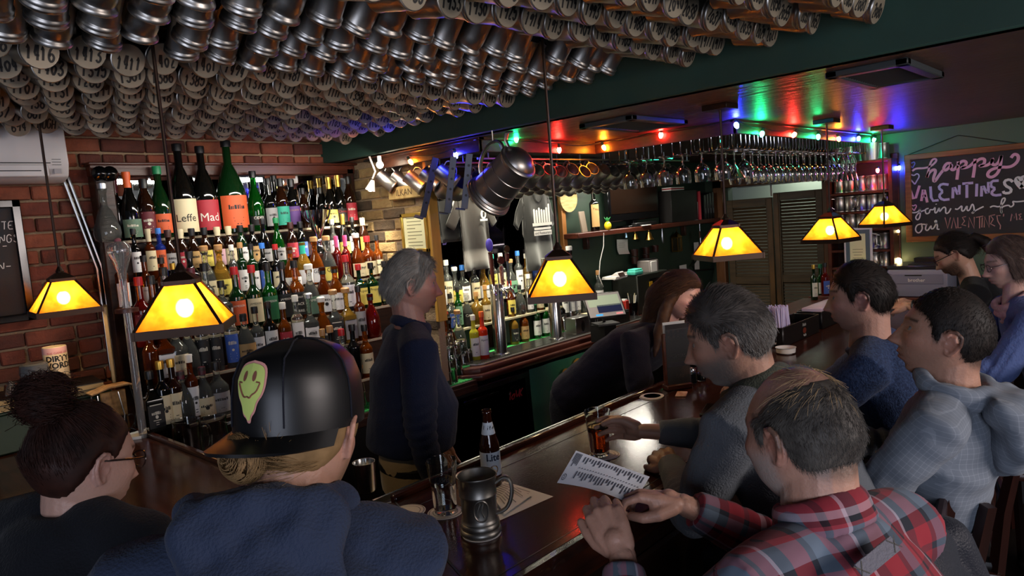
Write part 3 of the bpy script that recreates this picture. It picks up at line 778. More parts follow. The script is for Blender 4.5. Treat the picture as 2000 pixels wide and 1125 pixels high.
# ================================================================ back bar: wood frame with mirror, stepped shelves
bb =thing('bottle_shelf_unit','dark wood back bar unit with stepped shelves and a framed mirror against the brick wall','shelf',(0,0,0))
x0,x1 =1.25,2.64
mr =MB(); mr.box(((x0 +x1)/2,YW -0.005,2.05),(x1 -x0,0.01,0.40)); mr.build('mirror',M_MIRROR,bb)
hd =MB(); hd.box(((1.17+2.68)/2,YW -0.03,2.268),(1.51,0.06,0.062)); hd.box(((1.17+2.68)/2,YW -0.04,2.296),(1.53,0.09,0.014)); hd.build('header',M_WOODRED,bb,bevel=0.004)
ps =MB(); ps.box((1.215,YW -0.05,1.60),(0.085,0.10,1.28)); ps.build('side_post',M_WOODDK,bb,bevel=0.006)
ps =MB(); ps.box((2.645,YW -0.03,2.1),(0.05,0.06,0.34)); ps.build('side_post',M_WOODDK,bb,bevel=0.004)
TIER ={1:(3.74,1.92),2:(3.63,1.72),3:(3.52,1.60),4:(3.42,1.435),5:(3.32,1.275),6:(3.215,1.09)}
for k,(y,z) in TIER.items():
    s =MB(); s.box(((x0 +x1)/2+0.01,y +0.02,z -0.009),(x1 -x0 +0.04,0.13,0.018)); s.build('shelf_board',M_WOODRED,bb,bevel=0.003)
    s =MB(); s.box(((x0 +x1)/2+0.01,y -0.046,z -0.006),(x1 -x0 +0.04,0.006,0.012)); s.build('shelf_edge',mat('shelf_edge_strip','#a89a80',0.4),bb)
    nz =min([zz for yy,zz in TIER.values() if zz < z],default=0.92)
    s =MB(); s.box(((x0 +x1)/2,y +0.075,(z +nz)/2-0.02),(x1 -x0,0.01,z -nz)); s.build('riser',M_WOODDK,bb)
ZK =0.92
kn =thing('back_counter','back bar counter with a green drip mat under the bottles','counter',(0,0,0))
MB().box(((1.12+2.95)/2,3.48,ZK -0.02),(1.83,0.72,0.04)).build('counter_top',M_WOODDK,kn,bevel=0.004)
MB().box(((1.12+2.95)/2,3.14,ZK -0.045),(1.83,0.05,0.05)).build('counter_edge',M_WOODDK,kn,bevel=0.006)
MB().box((3.9,3.355,0.45),(5.6,0.46,0.84)).build('counter_cabinet',M_BLACK,kn,bevel=0.004)
gm =thing('green_drip_mat','bright green ribbed rubber mat along the low back counter','mat',(0,0,0))
MB().box(((1.5+2.95)/2,3.22,ZK +0.003),(1.45,0.16,0.006)).build('mat_sheet',M_GREENMAT,gm)
rb =MB()
for i in range(60):rb.box((1.51+i *0.024,3.22,ZK +0.0075),(0.006,0.156,0.003))
rb.build('mat_rib',M_GREENMAT,gm,smooth=False)
# raised tap counter
tc_ =thing('tap_counter','raised reddish wood counter carrying the beer taps, with a steel drip tray','counter',(0,0,0))
ZT =0.98
pl =[(2.92,3.20),(2.99,3.13),(6.75,3.13),(6.75,3.58),(2.92,3.58)]
MB().prism(pl,ZT -0.055,ZT).build('counter_top',M_WOODRED,tc_,bevel=0.006)
pl2 =[(2.885,3.19),(2.975,3.10),(6.75,3.10),(6.75,3.2),(2.885,3.4)]
MB().prism(pl2,ZT -0.075,ZT -0.035).build('counter_moulding',M_WOODRED,tc_,bevel=0.008)
pl3 =[(2.95,3.22),(3.02,3.16),(4.55,3.16),(4.55,3.20),(2.95,3.3)]
MB().prism([(3.0,3.225),(3.07,3.165),(5.0,3.165),(5.0,3.40),(3.0,3.40)],ZT -0.001,ZT +0.012).build('drip_tray',M_STEELBR,tc_,bevel=0.003)
bar_mb =MB().box((0,0,0),(0.008,0.20,0.004)).mesh('tray_bar',M_STEEL,smooth=False)
for i in range(100):link('tray_bar',bar_mb,tc_,(3.03+i *0.0197,3.285,ZT +0.015))
MB().box((4.0,3.47,ZT +0.003),(2.0,0.13,0.006)).build('green_mat',M_GREENMAT,tc_)
# step shelves on the tap counter
st_ =thing('bottle_steps','narrow lit steps for liquor bottles behind the beer taps','shelf',(0,0,0))
STEPS ={'a':(3.545,1.33),'b':(3.475,1.185)}
for k,(y,z) in STEPS.items():
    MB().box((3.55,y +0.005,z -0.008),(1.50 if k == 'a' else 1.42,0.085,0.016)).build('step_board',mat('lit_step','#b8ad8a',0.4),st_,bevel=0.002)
for x in (2.84,3.55,4.27):MB().box((x,3.52,1.15),(0.02,0.13,0.36)).build('step_support',M_WOODDK,st_)
# ================================================================ bottles
GL ={
 'brown':mat('glass_brown','#1c0b04',0.06,spec=0.6),'black':mat('glass_black','#070706',0.07,spec=0.6),
 'green':mat('glass_green','#0a5a14',0.03,trans=0.75,ior=1.4),'dgreen':mat('glass_dark_green','#07200b',0.06,spec=0.6),
 'clear':mat('glass_bottle_clear','#e9efe6',0.01,trans=0.96,ior=1.38),'amber':mat('glass_amber','#b9590e',0.02,trans=0.85,ior=1.38),
 'whisky':mat('glass_whisky','#6e2c08',0.03,trans=0.7,ior=1.38),'red':mat('glass_red','#6a0f0a',0.04,trans=0.55,ior=1.38),'blue':mat('glass_blue','#2d44b8',0.03,trans=0.75,ior=1.38),
 'yellow':mat('liquor_yellow','#d8d038',0.05,trans=0.5),'orange':mat('liquor_orange','#e2361a',0.05,trans=0.35),'gold':mat('liquor_gold','#d4a03c',0.03,trans=0.8,ior=1.38),
}
CAPS ={k:mat('cap_'+k,c,0.4,metal=mt) for k,c,mt in (('black','#0c0c0d',0),('gold','#c9a24a',1),('red','#a3161a',0),('silver','#c2c2c2',1),('white','#d6d2c8',0),('cork','#a57a4c',0),('orange','#d8591c',0),('pink','#c24a78',0),('cream','#cdbf9a',0),('green','#1c7a4a',0),('brown','#3a1c12',0),('blue','#2f6fc0',0),('maroon','#4c1420',0),('teal','#2aa88c',0))}
LAB ={k:mat('label_'+k,c,0.6) for k,c in (('cream','#cfc09a'),('white','#d9d6d2'),('black','#121212'),('orange','#c8572c'),('green','#1c5a36'),('yellow','#d8c45a'),('red','#9c2430'),('tan','#b08c58'),('purple','#5a3a78'),('blue','#3a5aa8'),('grey','#8d8a88'),('lgreen','#6c9a7a'),('gold','#b48a3a'),('darkred','#5a1820'),('rose','#c9a0a8'),('teal','#2f9a80'),('sage','#55705c'))}
# shape: body radius, body height, shoulder end, neck radius, total height
SH ={
 'whisky':(0.037,0.155,0.205,0.0145,0.295),'beer':(0.031,0.13,0.185,0.0135,0.235),'champ':(0.044,0.135,0.245,0.0160,0.33),'wine':(0.037,0.18,0.225,0.0145,0.31),
 'square':(0.042,0.15,0.185,0.0150,0.275),'tall':(0.034,0.20,0.235,0.0145,0.325),'round':(0.047,0.12,0.17,0.0140,0.245),'magnum':(0.064,0.20,0.355,0.0200,0.47),
 'jug':(0.050,0.13,0.19,0.0160,0.255),'giant':(0.082,0.22,0.40,0.0230,0.53),'decanter':(0.052,0.075,0.135,0.0125,0.22),'slim':(0.029,0.19,0.23,0.0130,0.315),
}
_bm ={}
def bottle_mesh(shape,glass):
    if (shape,glass) in _bm:return _bm[(shape,glass)]
    R_,hb,hs,rn,H_ =SH[shape]
    if shape == 'square':
        prof =[(0.0005,0),(R_ *0.92,0),(R_,0.006),(R_,hb),(R_ *0.9,hb +0.01),(rn *1.2,hs),(rn,hs +0.01),(rn,H_ -0.02),(rn *1.15,H_ -0.015),(rn *1.1,H_),(0.0005,H_)]
        mb =MB().lathe(prof,4,Matrix.Rotation(math.pi /4,4,'Z')); mb.v =[(x *1.28 if z < hb +0.005 else x,y *1.2 if z < hb +0.005 else y,z) for x,y,z in mb.v]
        me =mb.mesh('bottle_glass',GL[glass],bevel=0.004,angle=30)
    elif shape in ('round','decanter'):
        prof =[(0.0005,0),(R_ *0.7,0),(R_ *0.93,0.012),(R_,hb *0.45),(R_ *0.97,hb *0.8),(R_ *0.8,hb *1.1),(R_ *0.5,hs *0.97),(rn *1.1,hs +0.012),(rn,hs +0.02),(rn,H_ -0.02),(rn *1.3,H_ -0.014),(rn *1.3,H_),(0.0005,H_)]
        me =MB().lathe(prof,20).mesh('bottle_glass',GL[glass])
    else:
        n =7; sh =[]
        for i in range(n +1):
            t =i /n; s_ =(1-math.cos(t *math.pi))/2 if shape not in ('champ','magnum','giant','beer') else t ** 1.25*(1-0.25*(1-t))
            sh.append((R_ +(rn -R_)*s_,hb +(hs -hb)*t))
        prof =[(0.0005,0.004),(R_ *0.6,0.0),(R_ *0.93,0.0),(R_,0.006)]+sh +[(rn *0.95,H_ -0.022),(rn *1.18,H_ -0.018),(rn *1.18,H_ -0.008),(rn *0.98,H_),(0.0005,H_)]
        me =MB().lathe(prof,20).mesh('bottle_glass',GL[glass])
    _bm[(shape,glass)]=me
    return me
_lm ={}
def label_mesh(shape,lab,z0=0.16,z1=0.66,half=1.15):
    k =(shape,lab,z0,z1,half)
    if k not in _lm:
        R_,hb =SH[shape][:2]
        if shape == 'square':
            mb =MB().add([(-R_ *0.82,-R_ *0.86-0.0012,hb *z0),(R_ *0.82,-R_ *0.86-0.0012,hb *z0),(R_ *0.82,-R_ *0.86-0.0012,hb *z1 *1.2),(-R_ *0.82,-R_ *0.86-0.0012,hb *z1 *1.2)],[(0,1,2,3)])
        else:mb =band(R_ +0.0008,R_ +0.0008,hb *z0,hb *z1 *1.25,half)
        _lm[k]=mb.mesh('label',LAB[lab])
    return _lm[k]
_pm ={}
def print_mesh(shape,dark,seed,z0=0.16,z1=0.66):
    """small print lines and a mark on a label"""
    k =(shape,dark,seed % 6,z0,z1)
    if k not in _pm:
        R_,hb =SH[shape][:2]; r =random.Random(seed % 6+40); mb =MB()
        a,b =hb *z0,hb *z1 *1.25; h =b -a
        def q(xa,xb,ya,yb):mb.add([(xa,ya,0),(xb,ya,0),(xb,yb,0),(xa,yb,0)],[(0,1,2,3)])
        t_ =r.uniform(.55,.8); x_ =-R_ *.62
        while x_ < R_ *.55:
            w_ =R_ *r.uniform(.06,.16); q(x_,x_ +w_,a +h *(t_ -.07),a +h *(t_ +r.uniform(.02,.07))); x_ += w_ +R_ *r.uniform(.03,.08)
        for j in range(r.randint(2,4)):s_ =r.uniform(.15,.6); q(-R_ *s_,R_ *s_,a +h *(.12+.09*j),a +h *(.145+.09*j))
        if r.random() < .6:e_ =[(R_ *.2*math.cos(i *.52),a +h *.45+R_ *.2*math.sin(i *.52),0) for i in range(12)]; mb.add(e_,[tuple(range(12))])
        if t_ < .72:q(-R_ *.75,R_ *.75,a +h *.93,a +h *.97)
        if shape == 'square':mb.v =[(x *0.8,-R_ *0.86-0.002,y) for x,y,z in mb.v]
        else:wrap(mb,R_ +0.0014,0)
        _pm[k]=mb.mesh('label_print',mat('print_light','#cfc8b4',0.6) if dark else M_INK,smooth=False)
    return _pm[k]
_cm ={}
def cap_mesh(shape,cap,foil):
    k =(shape,cap,foil)
    if k not in _cm:
        R_,hb,hs,rn,H_ =SH[shape]
        if foil:z0 =hs +(H_ -hs)*0.12; prof =[(rn *1.06+(R_ -rn)*0.03,z0),(rn *1.1,H_ -0.03),(rn *1.24,H_ -0.02),(rn *1.2,H_ +0.002),(0.0005,H_ +0.003)]
        elif cap in ('cork','white','silver') and shape in ('round','square','decanter'):prof =[(rn *0.8,H_ -0.002),(rn *1.5,H_),(rn *1.6,H_ +0.022),(rn *1.2,H_ +0.028),(0.0005,H_ +0.028)]
        else:prof =[(rn *1.22,H_ -0.034),(rn *1.25,H_ -0.004),(rn *1.15,H_ +0.003),(0.0005,H_ +0.003)]
        _cm[k]=MB().lathe(prof,14).mesh('bottle_cap',CAPS[cap])
    return _cm[k]
GN ={'brown':'brown','black':'black','green':'green','dgreen':'dark green','clear':'clear','amber':'amber','whisky':'whisky brown','red':'deep red','blue':'blue','yellow':'yellow','orange':'orange red','gold':'golden'}
SN ={'whisky':'liquor bottle','beer':'beer bottle','champ':'champagne-shaped bottle','wine':'wine bottle','square':'square bottle','tall':'tall bottle','round':'round bottle','magnum':'magnum bottle','jug':'squat bottle','giant':'giant bottle','decanter':'flask','slim':'slim bottle'}
LN ={'lgreen':'pale green','darkred':'dark red'}
ROWN ={1:'top shelf',2:'second shelf',3:'third shelf',4:'fourth shelf',5:'fifth shelf',6:'lowest shelf','a':'upper lit step','b':'lower lit step','c':'tap counter'}
_seen ={}
def bottle(px,row,shape,glass,cap='black',lab=None,text=None,scale=1.0,foil=False,y=None,z=None,lz=(0.16,0.66),neck=None,tcol=None,rz=None,extra=None):
    yy,zz =(y,z) if y is not None else (TIER.get(row) or STEPS.get(row))
    q =ray(px,600); lo =None
    # x on the shelf line under this picture column
    a,b =0.2,8.0
    for _ in range(40):
        m_ =(a +b)/2
        if proj((m_,yy,zz))[0] < px:a =m_
        else:b =m_
    x =a
    lb ='%s %s, %s cap%s, %s' % (GN[glass],SN[shape],cap,(', %s label' % LN.get(lab,lab) if lab else ''),ROWN[row])
    if text:lb ='%s %s lettered %s on the %s' % (GN[glass],SN[shape],text,ROWN[row])
    if extra:lb =extra
    t =thing('bottle',lb,'bottle',(x,yy,zz))
    t.rotation_euler =(0,0,(math.atan2(x,yy)*-0.45+RN.uniform(-.18,.18)) if rz is None else rz); t.scale =(scale,scale,scale)
    link('bottle_glass',bottle_mesh(shape,glass),t)
    if cap:link('bottle_cap',cap_mesh(shape,cap,foil),t)
    R_,hb,hs,rn,H_ =SH[shape]
    if lab:
        l =link('label',label_mesh(shape,lab,*lz),t); l['label']='%s paper label' % LN.get(lab,lab)
        if text:
            ln =text.split('/'); h =(lz[1]*1.25-lz[0])*hb
            for i,wd in enumerate(ln):
                tm =type_mb(wd,1.0); w_ =max(v[0] for v in tm.v)-min(v[0] for v in tm.v) or 1
                s_ =min(R_ *1.55/w_,h *0.42); tm.v =[(v[0]*s_,v[1]*s_,0) for v in tm.v]
                zz_ =hb *lz[0]+h *(0.78-0.30*i if len(ln) > 1 or shape not in ('magnum',) else 0.42)
                if shape == 'square':tm.v =[(v[0],-R_ *0.86-0.002,zz_ +v[1]) for v in tm.v]
                else:wrap(tm,R_ +0.0018,zz_)
                link('lettering',tm.mesh('lettering',mat('print_'+(tcol or 'black'),{'black':'#0d0c0b','white':'#d8d2c4','red':'#a02020','gold':'#b4893a'}[tcol or 'black'],0.55),smooth=False),t)
        else:link('label_print',print_mesh(shape,lab in ('black','green','purple','blue','red','darkred','sage'),int(px),*lz),t)
    if neck:
        nb =band(rn *1.04+(R_ -rn)*0.30,rn *1.04+(R_ -rn)*0.06,hb +(hs -hb)*0.62,hb +(hs -hb)*0.92,1.5); link('neck_label',nb.mesh('neck_label',LAB[neck]),t)
    _seen.setdefault(lb,[]).append(t)
    return t
B =bottle
# top shelf
B(213,1,'decanter','clear','silver',None,scale=1.15,extra='round clear flask of amber liquid with a stopper, left end of the top shelf')
B(236,1,'wine','black','maroon',None,foil=True,y=3.79,z=1.92)
B(262,1,'champ','black','orange','sage',foil=True,scale=1.0,lz=(0.1,0.6),extra='black champagne-shaped bottle with a bright orange foil neck')
B(293,1,'beer','brown','black','darkred',scale=1.25,neck='darkred',extra='brown beer bottle with dark red oval labels beside the orange-foil bottle')
B(322,1,'champ','dgreen','green','orange',scale=1.08,extra='dark green bottle with an orange bison label left of the lamp rod')
B(366,1,'magnum','black','black','cream','Leffe',neck='cream',scale=1.0,lz=(0.1,0.76))
B(409,1,'magnum','black','black','red','Mad',scale=0.98,tcol='white',lz=(0.12,0.74))
B(460,1,'giant','dgreen','black','orange',None,scale=0.93,lz=(0.12,0.78),extra='giant dark green bottle with a yellow and red label, tallest of the top shelf')
B(505,1,'champ','green','black','black','CIDER',tcol='white',lz=(0.25,0.5))
B(533,1,'whisky','black','black','grey',scale=0.98)
B(556,1,'beer','brown','black','teal',scale=1.22)
B(577,1,'beer','black','black','purple','COLIATH',scale=1.2,tcol='gold')
B(650,1,'champ','black','gold','yellow',foil=True,scale=0.88)
B(668,1,'champ','black','gold','black','Chimay',foil=True,scale=0.92,tcol='red')
B(688,1,'beer','brown','black','red',scale=1.25)
for px,sh,g,cp in ((598,'beer','brown','black'),(545,'wine','black','black'),(632,'beer','black','black')):B(px,1,sh,g,cp,None,y=3.795,z=1.92)
# second shelf
row2 =[(272,'slim','black','black','white'),(300,'tall','whisky','cream','cream'),(320,'tall','blue','blue','orange'),(338,'beer','brown','brown','grey'),(362,'beer','brown','cream','red'),(384,'beer','brown','black','tan'),(408,'beer','brown','black','yellow'),(433,'beer','brown','cream','rose'),(455,'beer','brown','cream','cream'),(478,'beer','dgreen','black','white'),(500,'beer','black','black','tan'),(522,'champ','black','black','grey'),(548,'champ','green','green','grey'),(575,'beer','brown','brown','red'),(594,'beer','black','black','blue'),(655,'whisky','clear','white','white'),(676,'champ','black','gold','yellow'),(694,'wine','black','black','white'),(714,'beer','brown','cream','gold')]
for i,(px,sh,g,cp,lb) in enumerate(row2):B(px,2,sh,g,cp,lb,foil=cp in ('cream','gold'),scale={'beer':1.0,'champ':0.8,'tall':0.76,'slim':0.8,'whisky':0.8,'wine':0.78}[sh],lz=(0.3,0.75))
# third shelf
row3 =[(246,'tall','whisky','black','white',None),(292,'whisky','whisky','black','white','MACALLAN'),(325,'square','whisky','black','white',None),(346,'beer','black','gold','black',None),(380,'jug','black','black','black',None),(409,'round','clear','cork','cream',None),(437,'round','gold','cork','yellow',None),(462,'slim','clear','white','red',None),(479,'tall','dgreen','cork','white',None),(499,'wine','dgreen','black','white',None),(521,'wine','black','blue','blue',None),(546,'whisky','black','red','cream',None),(573,'decanter','amber','brown','white',None),(598,'round','gold','teal','white','12'),(621,'round','amber','cork','white','GLEN'),(645,'round','clear','cork','yellow','Glen'),(664,'slim','red','pink',None,None),(681,'slim','red','pink',None,None),(702,'round','whisky','white','cream',None),(723,'jug','whisky','red','cream',None),(742,'whisky','amber','black','cream',None)]
for i,(px,sh,g,cp,lb,tx) in enumerate(row3):B(px,3,sh,g,cp,lb,tx,foil=cp in ('pink','teal'),scale={'round':0.98,'decanter':1.0,'jug':0.95}.get(sh,0.82),lz=(0.12,0.62))
# fourth shelf
row4 =[(286,'whisky','red','red','darkred',None,None),(310,'whisky','whisky','black','cream',None,None),(336,'tall','clear','black','white',None,None),(362,'whisky','amber','black','cream',None,None),(388,'wine','amber','maroon','cream',None,None),(414,'tall','clear','black','black',None,None),(442,'square','clear','black','white',None,None),(470,'whisky','dgreen','red','orange','JAMESON','white'),(503,'whisky','dgreen','red','cream','JAMESON','black'),(533,'whisky','green','black','green','JAMESON','white'),(561,'whisky','black','black','black','JAMESON','white'),(585,'whisky','amber','black','black','JAMESON/BLACK/BARREL','white'),(612,'round','clear','white','sage','JAMESON','white'),(638,'round','whisky','black','white',None,None),(661,'round','amber','black','white',None,None),(684,'whisky','clear','red','white',None,None),(707,'square','dgreen','red','yellow','Proper',None),(731,'square','dgreen','black','yellow','Proper',None),(757,'square','dgreen','black','yellow',None,None)]
for px,sh,g,cp,lb,tx,tcx in row4:B(px,4,sh,g,cp,lb,tx,tcol=tcx,scale=1.06 if sh != 'square' else 0.92,lz=(0.16,0.72))
# fifth shelf
row5 =[(302,'whisky','whisky','black',None),(330,'square','whisky','gold','white'),(352,'jug','clear','white','cream'),(374,'round','clear','silver',None),(402,'tall','clear','white','black'),(427,'tall','clear','white','black'),(458,'tall','clear','black','blue'),(485,'round','clear','black','tan'),(508,'whisky','clear','black','white'),(534,'wine','black','black','white'),(562,'whisky','amber','white','red'),(587,'tall','clear','white','white'),(612,'square','clear','silver','white'),(636,'round','amber','white','black'),(660,'square','clear','cork','black'),(684,'square','gold','cork','grey'),(708,'tall','whisky','black','grey'),(730,'round','red','black',None)]
for px,sh,g,cp,lb in row5:B(px,5,sh,g,cp,lb,scale=1.0 if sh in ('round','square','jug') else 0.92,lz=(0.14,0.7))
# lowest shelf
row6 =[(305,'square','black','black','black'),(327,'wine','black','gold','cream'),(348,'wine','brown','gold','cream'),(364,'round','clear','maroon',None),(383,'slim','whisky','white','white'),(405,'round','clear','maroon','cream'),(432,'jug','clear','black','grey'),(560,'round','amber','black',None),(600,'whisky','amber','cork','white'),(640,'slim','gold','cork','cream'),(655,'tall','black','cork','white'),(676,'whisky','clear','red','white'),(697,'wine','black','black',None),(720,'whisky','amber','black','cream')]
for px,sh,g,cp,lb in row6:B(px,6,sh,g,cp,lb,scale=0.95,lz=(0.14,0.7))
# lit bottles right of the bartender
ra =[(862,'square','clear','cork','white'),(878,'tall','clear','white','cream'),(893,'round','clear','white','yellow'),(908,'square','clear','blue','white'),(930,'whisky','clear','cork','cream'),(948,'round','gold','cork','white'),(966,'tall','clear','teal','yellow'),(983,'tall','clear','white','cream'),(1001,'round','clear','cork','lgreen'),(1016,'tall','clear','blue','white'),(1032,'whisky','gold','white','cream'),(1048,'tall','clear','white','blue'),(1066,'whisky','orange','black','orange'),(1080,'whisky','orange','red','orange')]
for px,sh,g,cp,lb in ra:B(px,'a',sh,g,cp,lb,scale=0.95,lz=(0.14,0.72))
rb_ =[(848,'square','amber','black','orange','JIM'),(864,'square','amber','white',None,None),(884,'square','clear','black','blue',None),(899,'slim','green','black','lgreen',None),(915,'round','clear','white','black','CAMP'),(934,'jug','gold','cork',None,None),(952,'whisky','gold','cork','cream',None),(1000,'whisky','whisky','red','yellow',None),(1018,'round','clear','black',None,None),(1036,'tall','clear','white','white',None),(1056,'whisky','amber','black','cream',None)]
for px,sh,g,cp,lb,tx in rb_:B(px,'b',sh,g,cp,lb,tx,scale=0.86,lz=(0.14,0.72),tcol='white' if tx else None)
kw =dict(z=ZT +0.006)
B(882,'c','decanter','brown','black','darkred',y=3.35,z=ZK +0.13,scale=1.1);
B(862,'c','whisky','red','black','white',y=3.40,z=ZK +0.13,scale=0.9,extra='clear bottle with a red slashed label left of the yellow liquor bottle')
B(899,'c','round','clear','cork',None,y=3.40,z=ZK +0.13); B(930,'c','tall','yellow','white','white',y=3.30,z=ZK +0.07,scale=0.9)
B(947,'c','tall','orange','orange','white','Aperol',y=3.27,z=ZK +0.07,scale=0.95,tcol='black')
for px,sh,g,cp,lb in ((1006,'whisky','gold','black','black'),(1026,'whisky','amber','orange','tan'),(1050,'wine','dgreen','green','white'),(1066,'wine','green','black','white'),(1100,'wine','black','black','black')):B(px,'c',sh,g,cp,lb,y=3.455,scale=0.9,**kw)
MB().box((2.97,3.38,ZK +0.06),(0.34,0.16,0.13)).build('bottle_plinth',M_WOODDK,st_,bevel=0.003); MB().box((2.98,3.27,ZK +0.035),(0.34,0.08,0.07)).build('bottle_plinth',M_GREENMAT,st_,bevel=0.003)
# labels that came out alike: the copies get their neighbour's place, in order along the shelf
for lb,ts in _seen.items():
    if len(ts) > 1:
        ts.sort(key=lambda t:t.location.x)
        for i,t in enumerate(ts):t['label']='%s, %s such from left' % (lb,ORD[i])
for o in [o for o in sc.objects if o.name.startswith('bottle') and o.get('category') == 'bottle']:o['group']='bottles of the back bar'
# silver trophy cup
tp =thing('trophy_cup','tall silver loving cup with two scroll handles among the bottles','trophy',ony(622,458,3.60))
tp.location.z =1.765
MB().box((0,0,-0.022),(0.12,0.11,0.045)).build('trophy_base',M_WOODRED,tp,bevel=0.004)
MB().lathe([(0.0005,0.0),(0.052,0.0),(0.054,0.008),(0.044,0.016),(0.022,0.045),(0.014,0.06),(0.020,0.072),(0.022,0.082),(0.014,0.092),(0.018,0.10),(0.040,0.16),(0.058,0.22),(0.066,0.265),(0.063,0.265),(0.054,0.22),(0.02,0.12),(0.0005,0.115)],28).build('cup_bowl',M_CHROME,tp,angle=55)
for s in (-1,1):
    MB().tube([(s *x,0,z) for x,z in smooth_poly([(0.050,0.19),(0.075,0.205),(0.095,0.25),(0.100,0.285),(0.085,0.305),(0.070,0.295),(0.072,0.28)],2)],0.0055,8).build('cup_handle',M_CHROME,tp)
tp.scale =(0.95,)*3
# ================================================================ left wall: air conditioner, blackboard, pipe
ac =thing('air_conditioner','white wall mounted air conditioner high on the brick wall','air conditioner',(0.62,YW,0))
xr =ony(117,300,YW -0.10).x -0.62; za,zb =2.47,2.205
pr =[(0.0,za),(-0.17,za),(-0.205,za -0.03),(-0.215,zb +0.075),(-0.19,zb +0.02),(-0.12,zb),(0.0,zb)]
m =MB(); k =len(pr); vs =[(x,y,z) for x in (-0.45,xr) for y,z in pr]
m.add(vs,[tuple(range(k)),tuple(range(2*k -1,k -1,-1))]+[(i,k +i,k +(i +1) % k,(i +1) % k) for i in range(k)]); m.build('ac_body',M_PLASTICW,ac,bevel=0.008,seg=2)
MB().box((-0.0,-0.212,zb +0.045),(0.68,0.014,0.052)).build('louvre_flap',M_PLASTICW,ac,bevel=0.004)
MB().box((0.0,-0.214,zb +0.078),(0.70,0.006,0.004)).build('flap_gap',M_INK,ac)
MB().box((0.0,-0.2185,zb +0.044),(0.62,0.003,0.004)).build('flap_gap',M_INK,ac)
MB().box((xr -0.05,-0.216,zb +0.042),(0.028,0.004,0.022)).build('display_window',mat('ac_display','#8a8688',0.3),ac)
for j in range(3):MB().box((xr -0.05,-0.216,zb +0.07+0.012*j),(0.035,0.003,0.002)).build('indicator_mark',M_INK,ac)
pp =thing('refrigerant_pipe','pair of thin pipes slanting down the brick wall from the air conditioner','pipe',(0,0,0))
for dx in (0.0,0.022):
    a =ony(122,345,YW -0.03); b =ony(190,525,YW -0.03)
    MB().tube([(a.x +dx,a.y,a.z),(b.x +dx,b.y,b.z),(b.x +dx,b.y,b.z -0.5)],0.008,8).build('pipe_run',M_STEELBR,pp)
pc =MB()
bbd =thing('menu_blackboard','small framed blackboard with chalk writing on the brick wall','blackboard',(0,YW -0.02,0))
bx1 =ony(70,620,YW -0.03).x; bz1 =ony(40,390,YW -0.03).z; bz0 =ony(40,628,YW -0.03).z
M_BOARD =mat('blackboard','#15171a',0.7,var=('#1d2024',3))
MB().box((bx1 -0.4,-0.004,(bz0 +bz1)/2),(0.78,0.01,bz1 -bz0 -0.02)).build('board_face',M_BOARD,bbd)
f =MB(); cw =0.035
f.box((bx1 -cw /2,-0.01,(bz0 +bz1)/2),(cw,0.03,bz1 -bz0)); f.box((bx1 -0.4,-0.01,bz1 -cw /2),(0.8,0.03,cw)); f.box((bx1 -0.4,-0.01,bz0 +cw /2),(0.8,0.03,cw)); f.build('board_frame',M_BLACKGL,bbd,bevel=0.004)
M_CHALK =mat('chalk','#d9d4cc',0.9)
def chalk_line(txt,px,py,h,parent,y):
    q =ony(px,py,YW -0.03); mb =MB(); n =len(txt)
    write(mb,txt,h,h *0.10,0,0,slant=0.12,it=1)
    xs =max(v[0] for v in mb.v)
    mb.v =[(q.x -xs +x,-0.0105,q.z +yy) for x,yy,z in mb.v]; return mb.build('chalk_and_reflected_text',M_CHALK,parent,smooth=False)
chalk_line('TE',27,447,0.034,bbd,0); chalk_line('NGS',38,472,0.034,bbd,0); chalk_line('-',14,487,0.03,bbd,0); chalk_line('N-',22,527,0.034,bbd,0)
# two small black round ornaments at the top left corner of the unit
for px,lb in ((192,'black round bell-shaped ornament at the left end of the header'),(212,'smaller black ring ornament at the left end of the header')):
    q =ony(px,340,YW -0.10); o =MB().lathe([(0.0005,0.0),(0.018,0.0),(0.034,0.012),(0.036,0.025),(0.02,0.045),(0.0005,0.05)],16,Matrix.Rotation(math.pi /2,4,'X')).build('round_ornament',M_BLACKGL,None,q); tag(o,lb,'ornament')
# ================================================================ left end of the bar: box, books, tins, glassware
zbx =1.085
def on_left(px,py,y):return ony(px,py,y)
tbx =thing('ammo_box','dark green metal box with a latch under the books on the bar','box',(0.86,3.60,ZB))
MB().box((-0.05,0,0.085),(0.46,0.22,0.165)).build('box_body',mat('olive_metal','#23301f',0.45,metal=0.3),tbx,bevel=0.006)
MB().box((-0.05,0,0.172),(0.475,0.235,0.014)).build('box_lid',MATS['olive_metal'],tbx,bevel=0.004)
lt =MB(); lt.box((0.10,-0.116,0.135),(0.035,0.008,0.035)); lt.box((0.10,-0.118,0.105),(0.05,0.01,0.03)); lt.build('box_latch',M_STEELBR,tbx,bevel=0.002)
M_PAGES =mat('book_pages','#b08f5c',0.8,bump=(3,0.3,2,(1,1,120)))
def book(cx,cy,z,L,W,T,rz,cover,label):
    t =thing('book',label,'book',(cx,cy,z),rz,group='books on the green box')
    cv =MB(); cv.box((0,0,0.0015),(L,W,0.003)); cv.box((0,0,T -0.0015),(L,W,0.003)); cv.box((0,W /2-0.002,T /2),(L,0.004,T)); cv.build('book_cover',cover,t,bevel=0.001)
    MB().box((0,-0.003,T /2),(L -0.008,W -0.008,T -0.006)).build('book_pages',M_PAGES,t)
    return t
M_CVB =mat('book_cover_black','#131212',0.4); M_CVC =mat('book_cover_cream','#b8a077',0.6)
zt =ZB +0.18
book(0.80,3.60,zt,0.44,0.22,0.024,0.06,M_CVC,'lower book with tan page edges on the green box')
book(0.81,3.58,zt +0.025,0.42,0.24,0.026,-0.10,M_CVB,'upper black-covered book under the tin and the plastic wrapped cup')
zt2 =zt +0.051
q =ony(112,715,3.60)
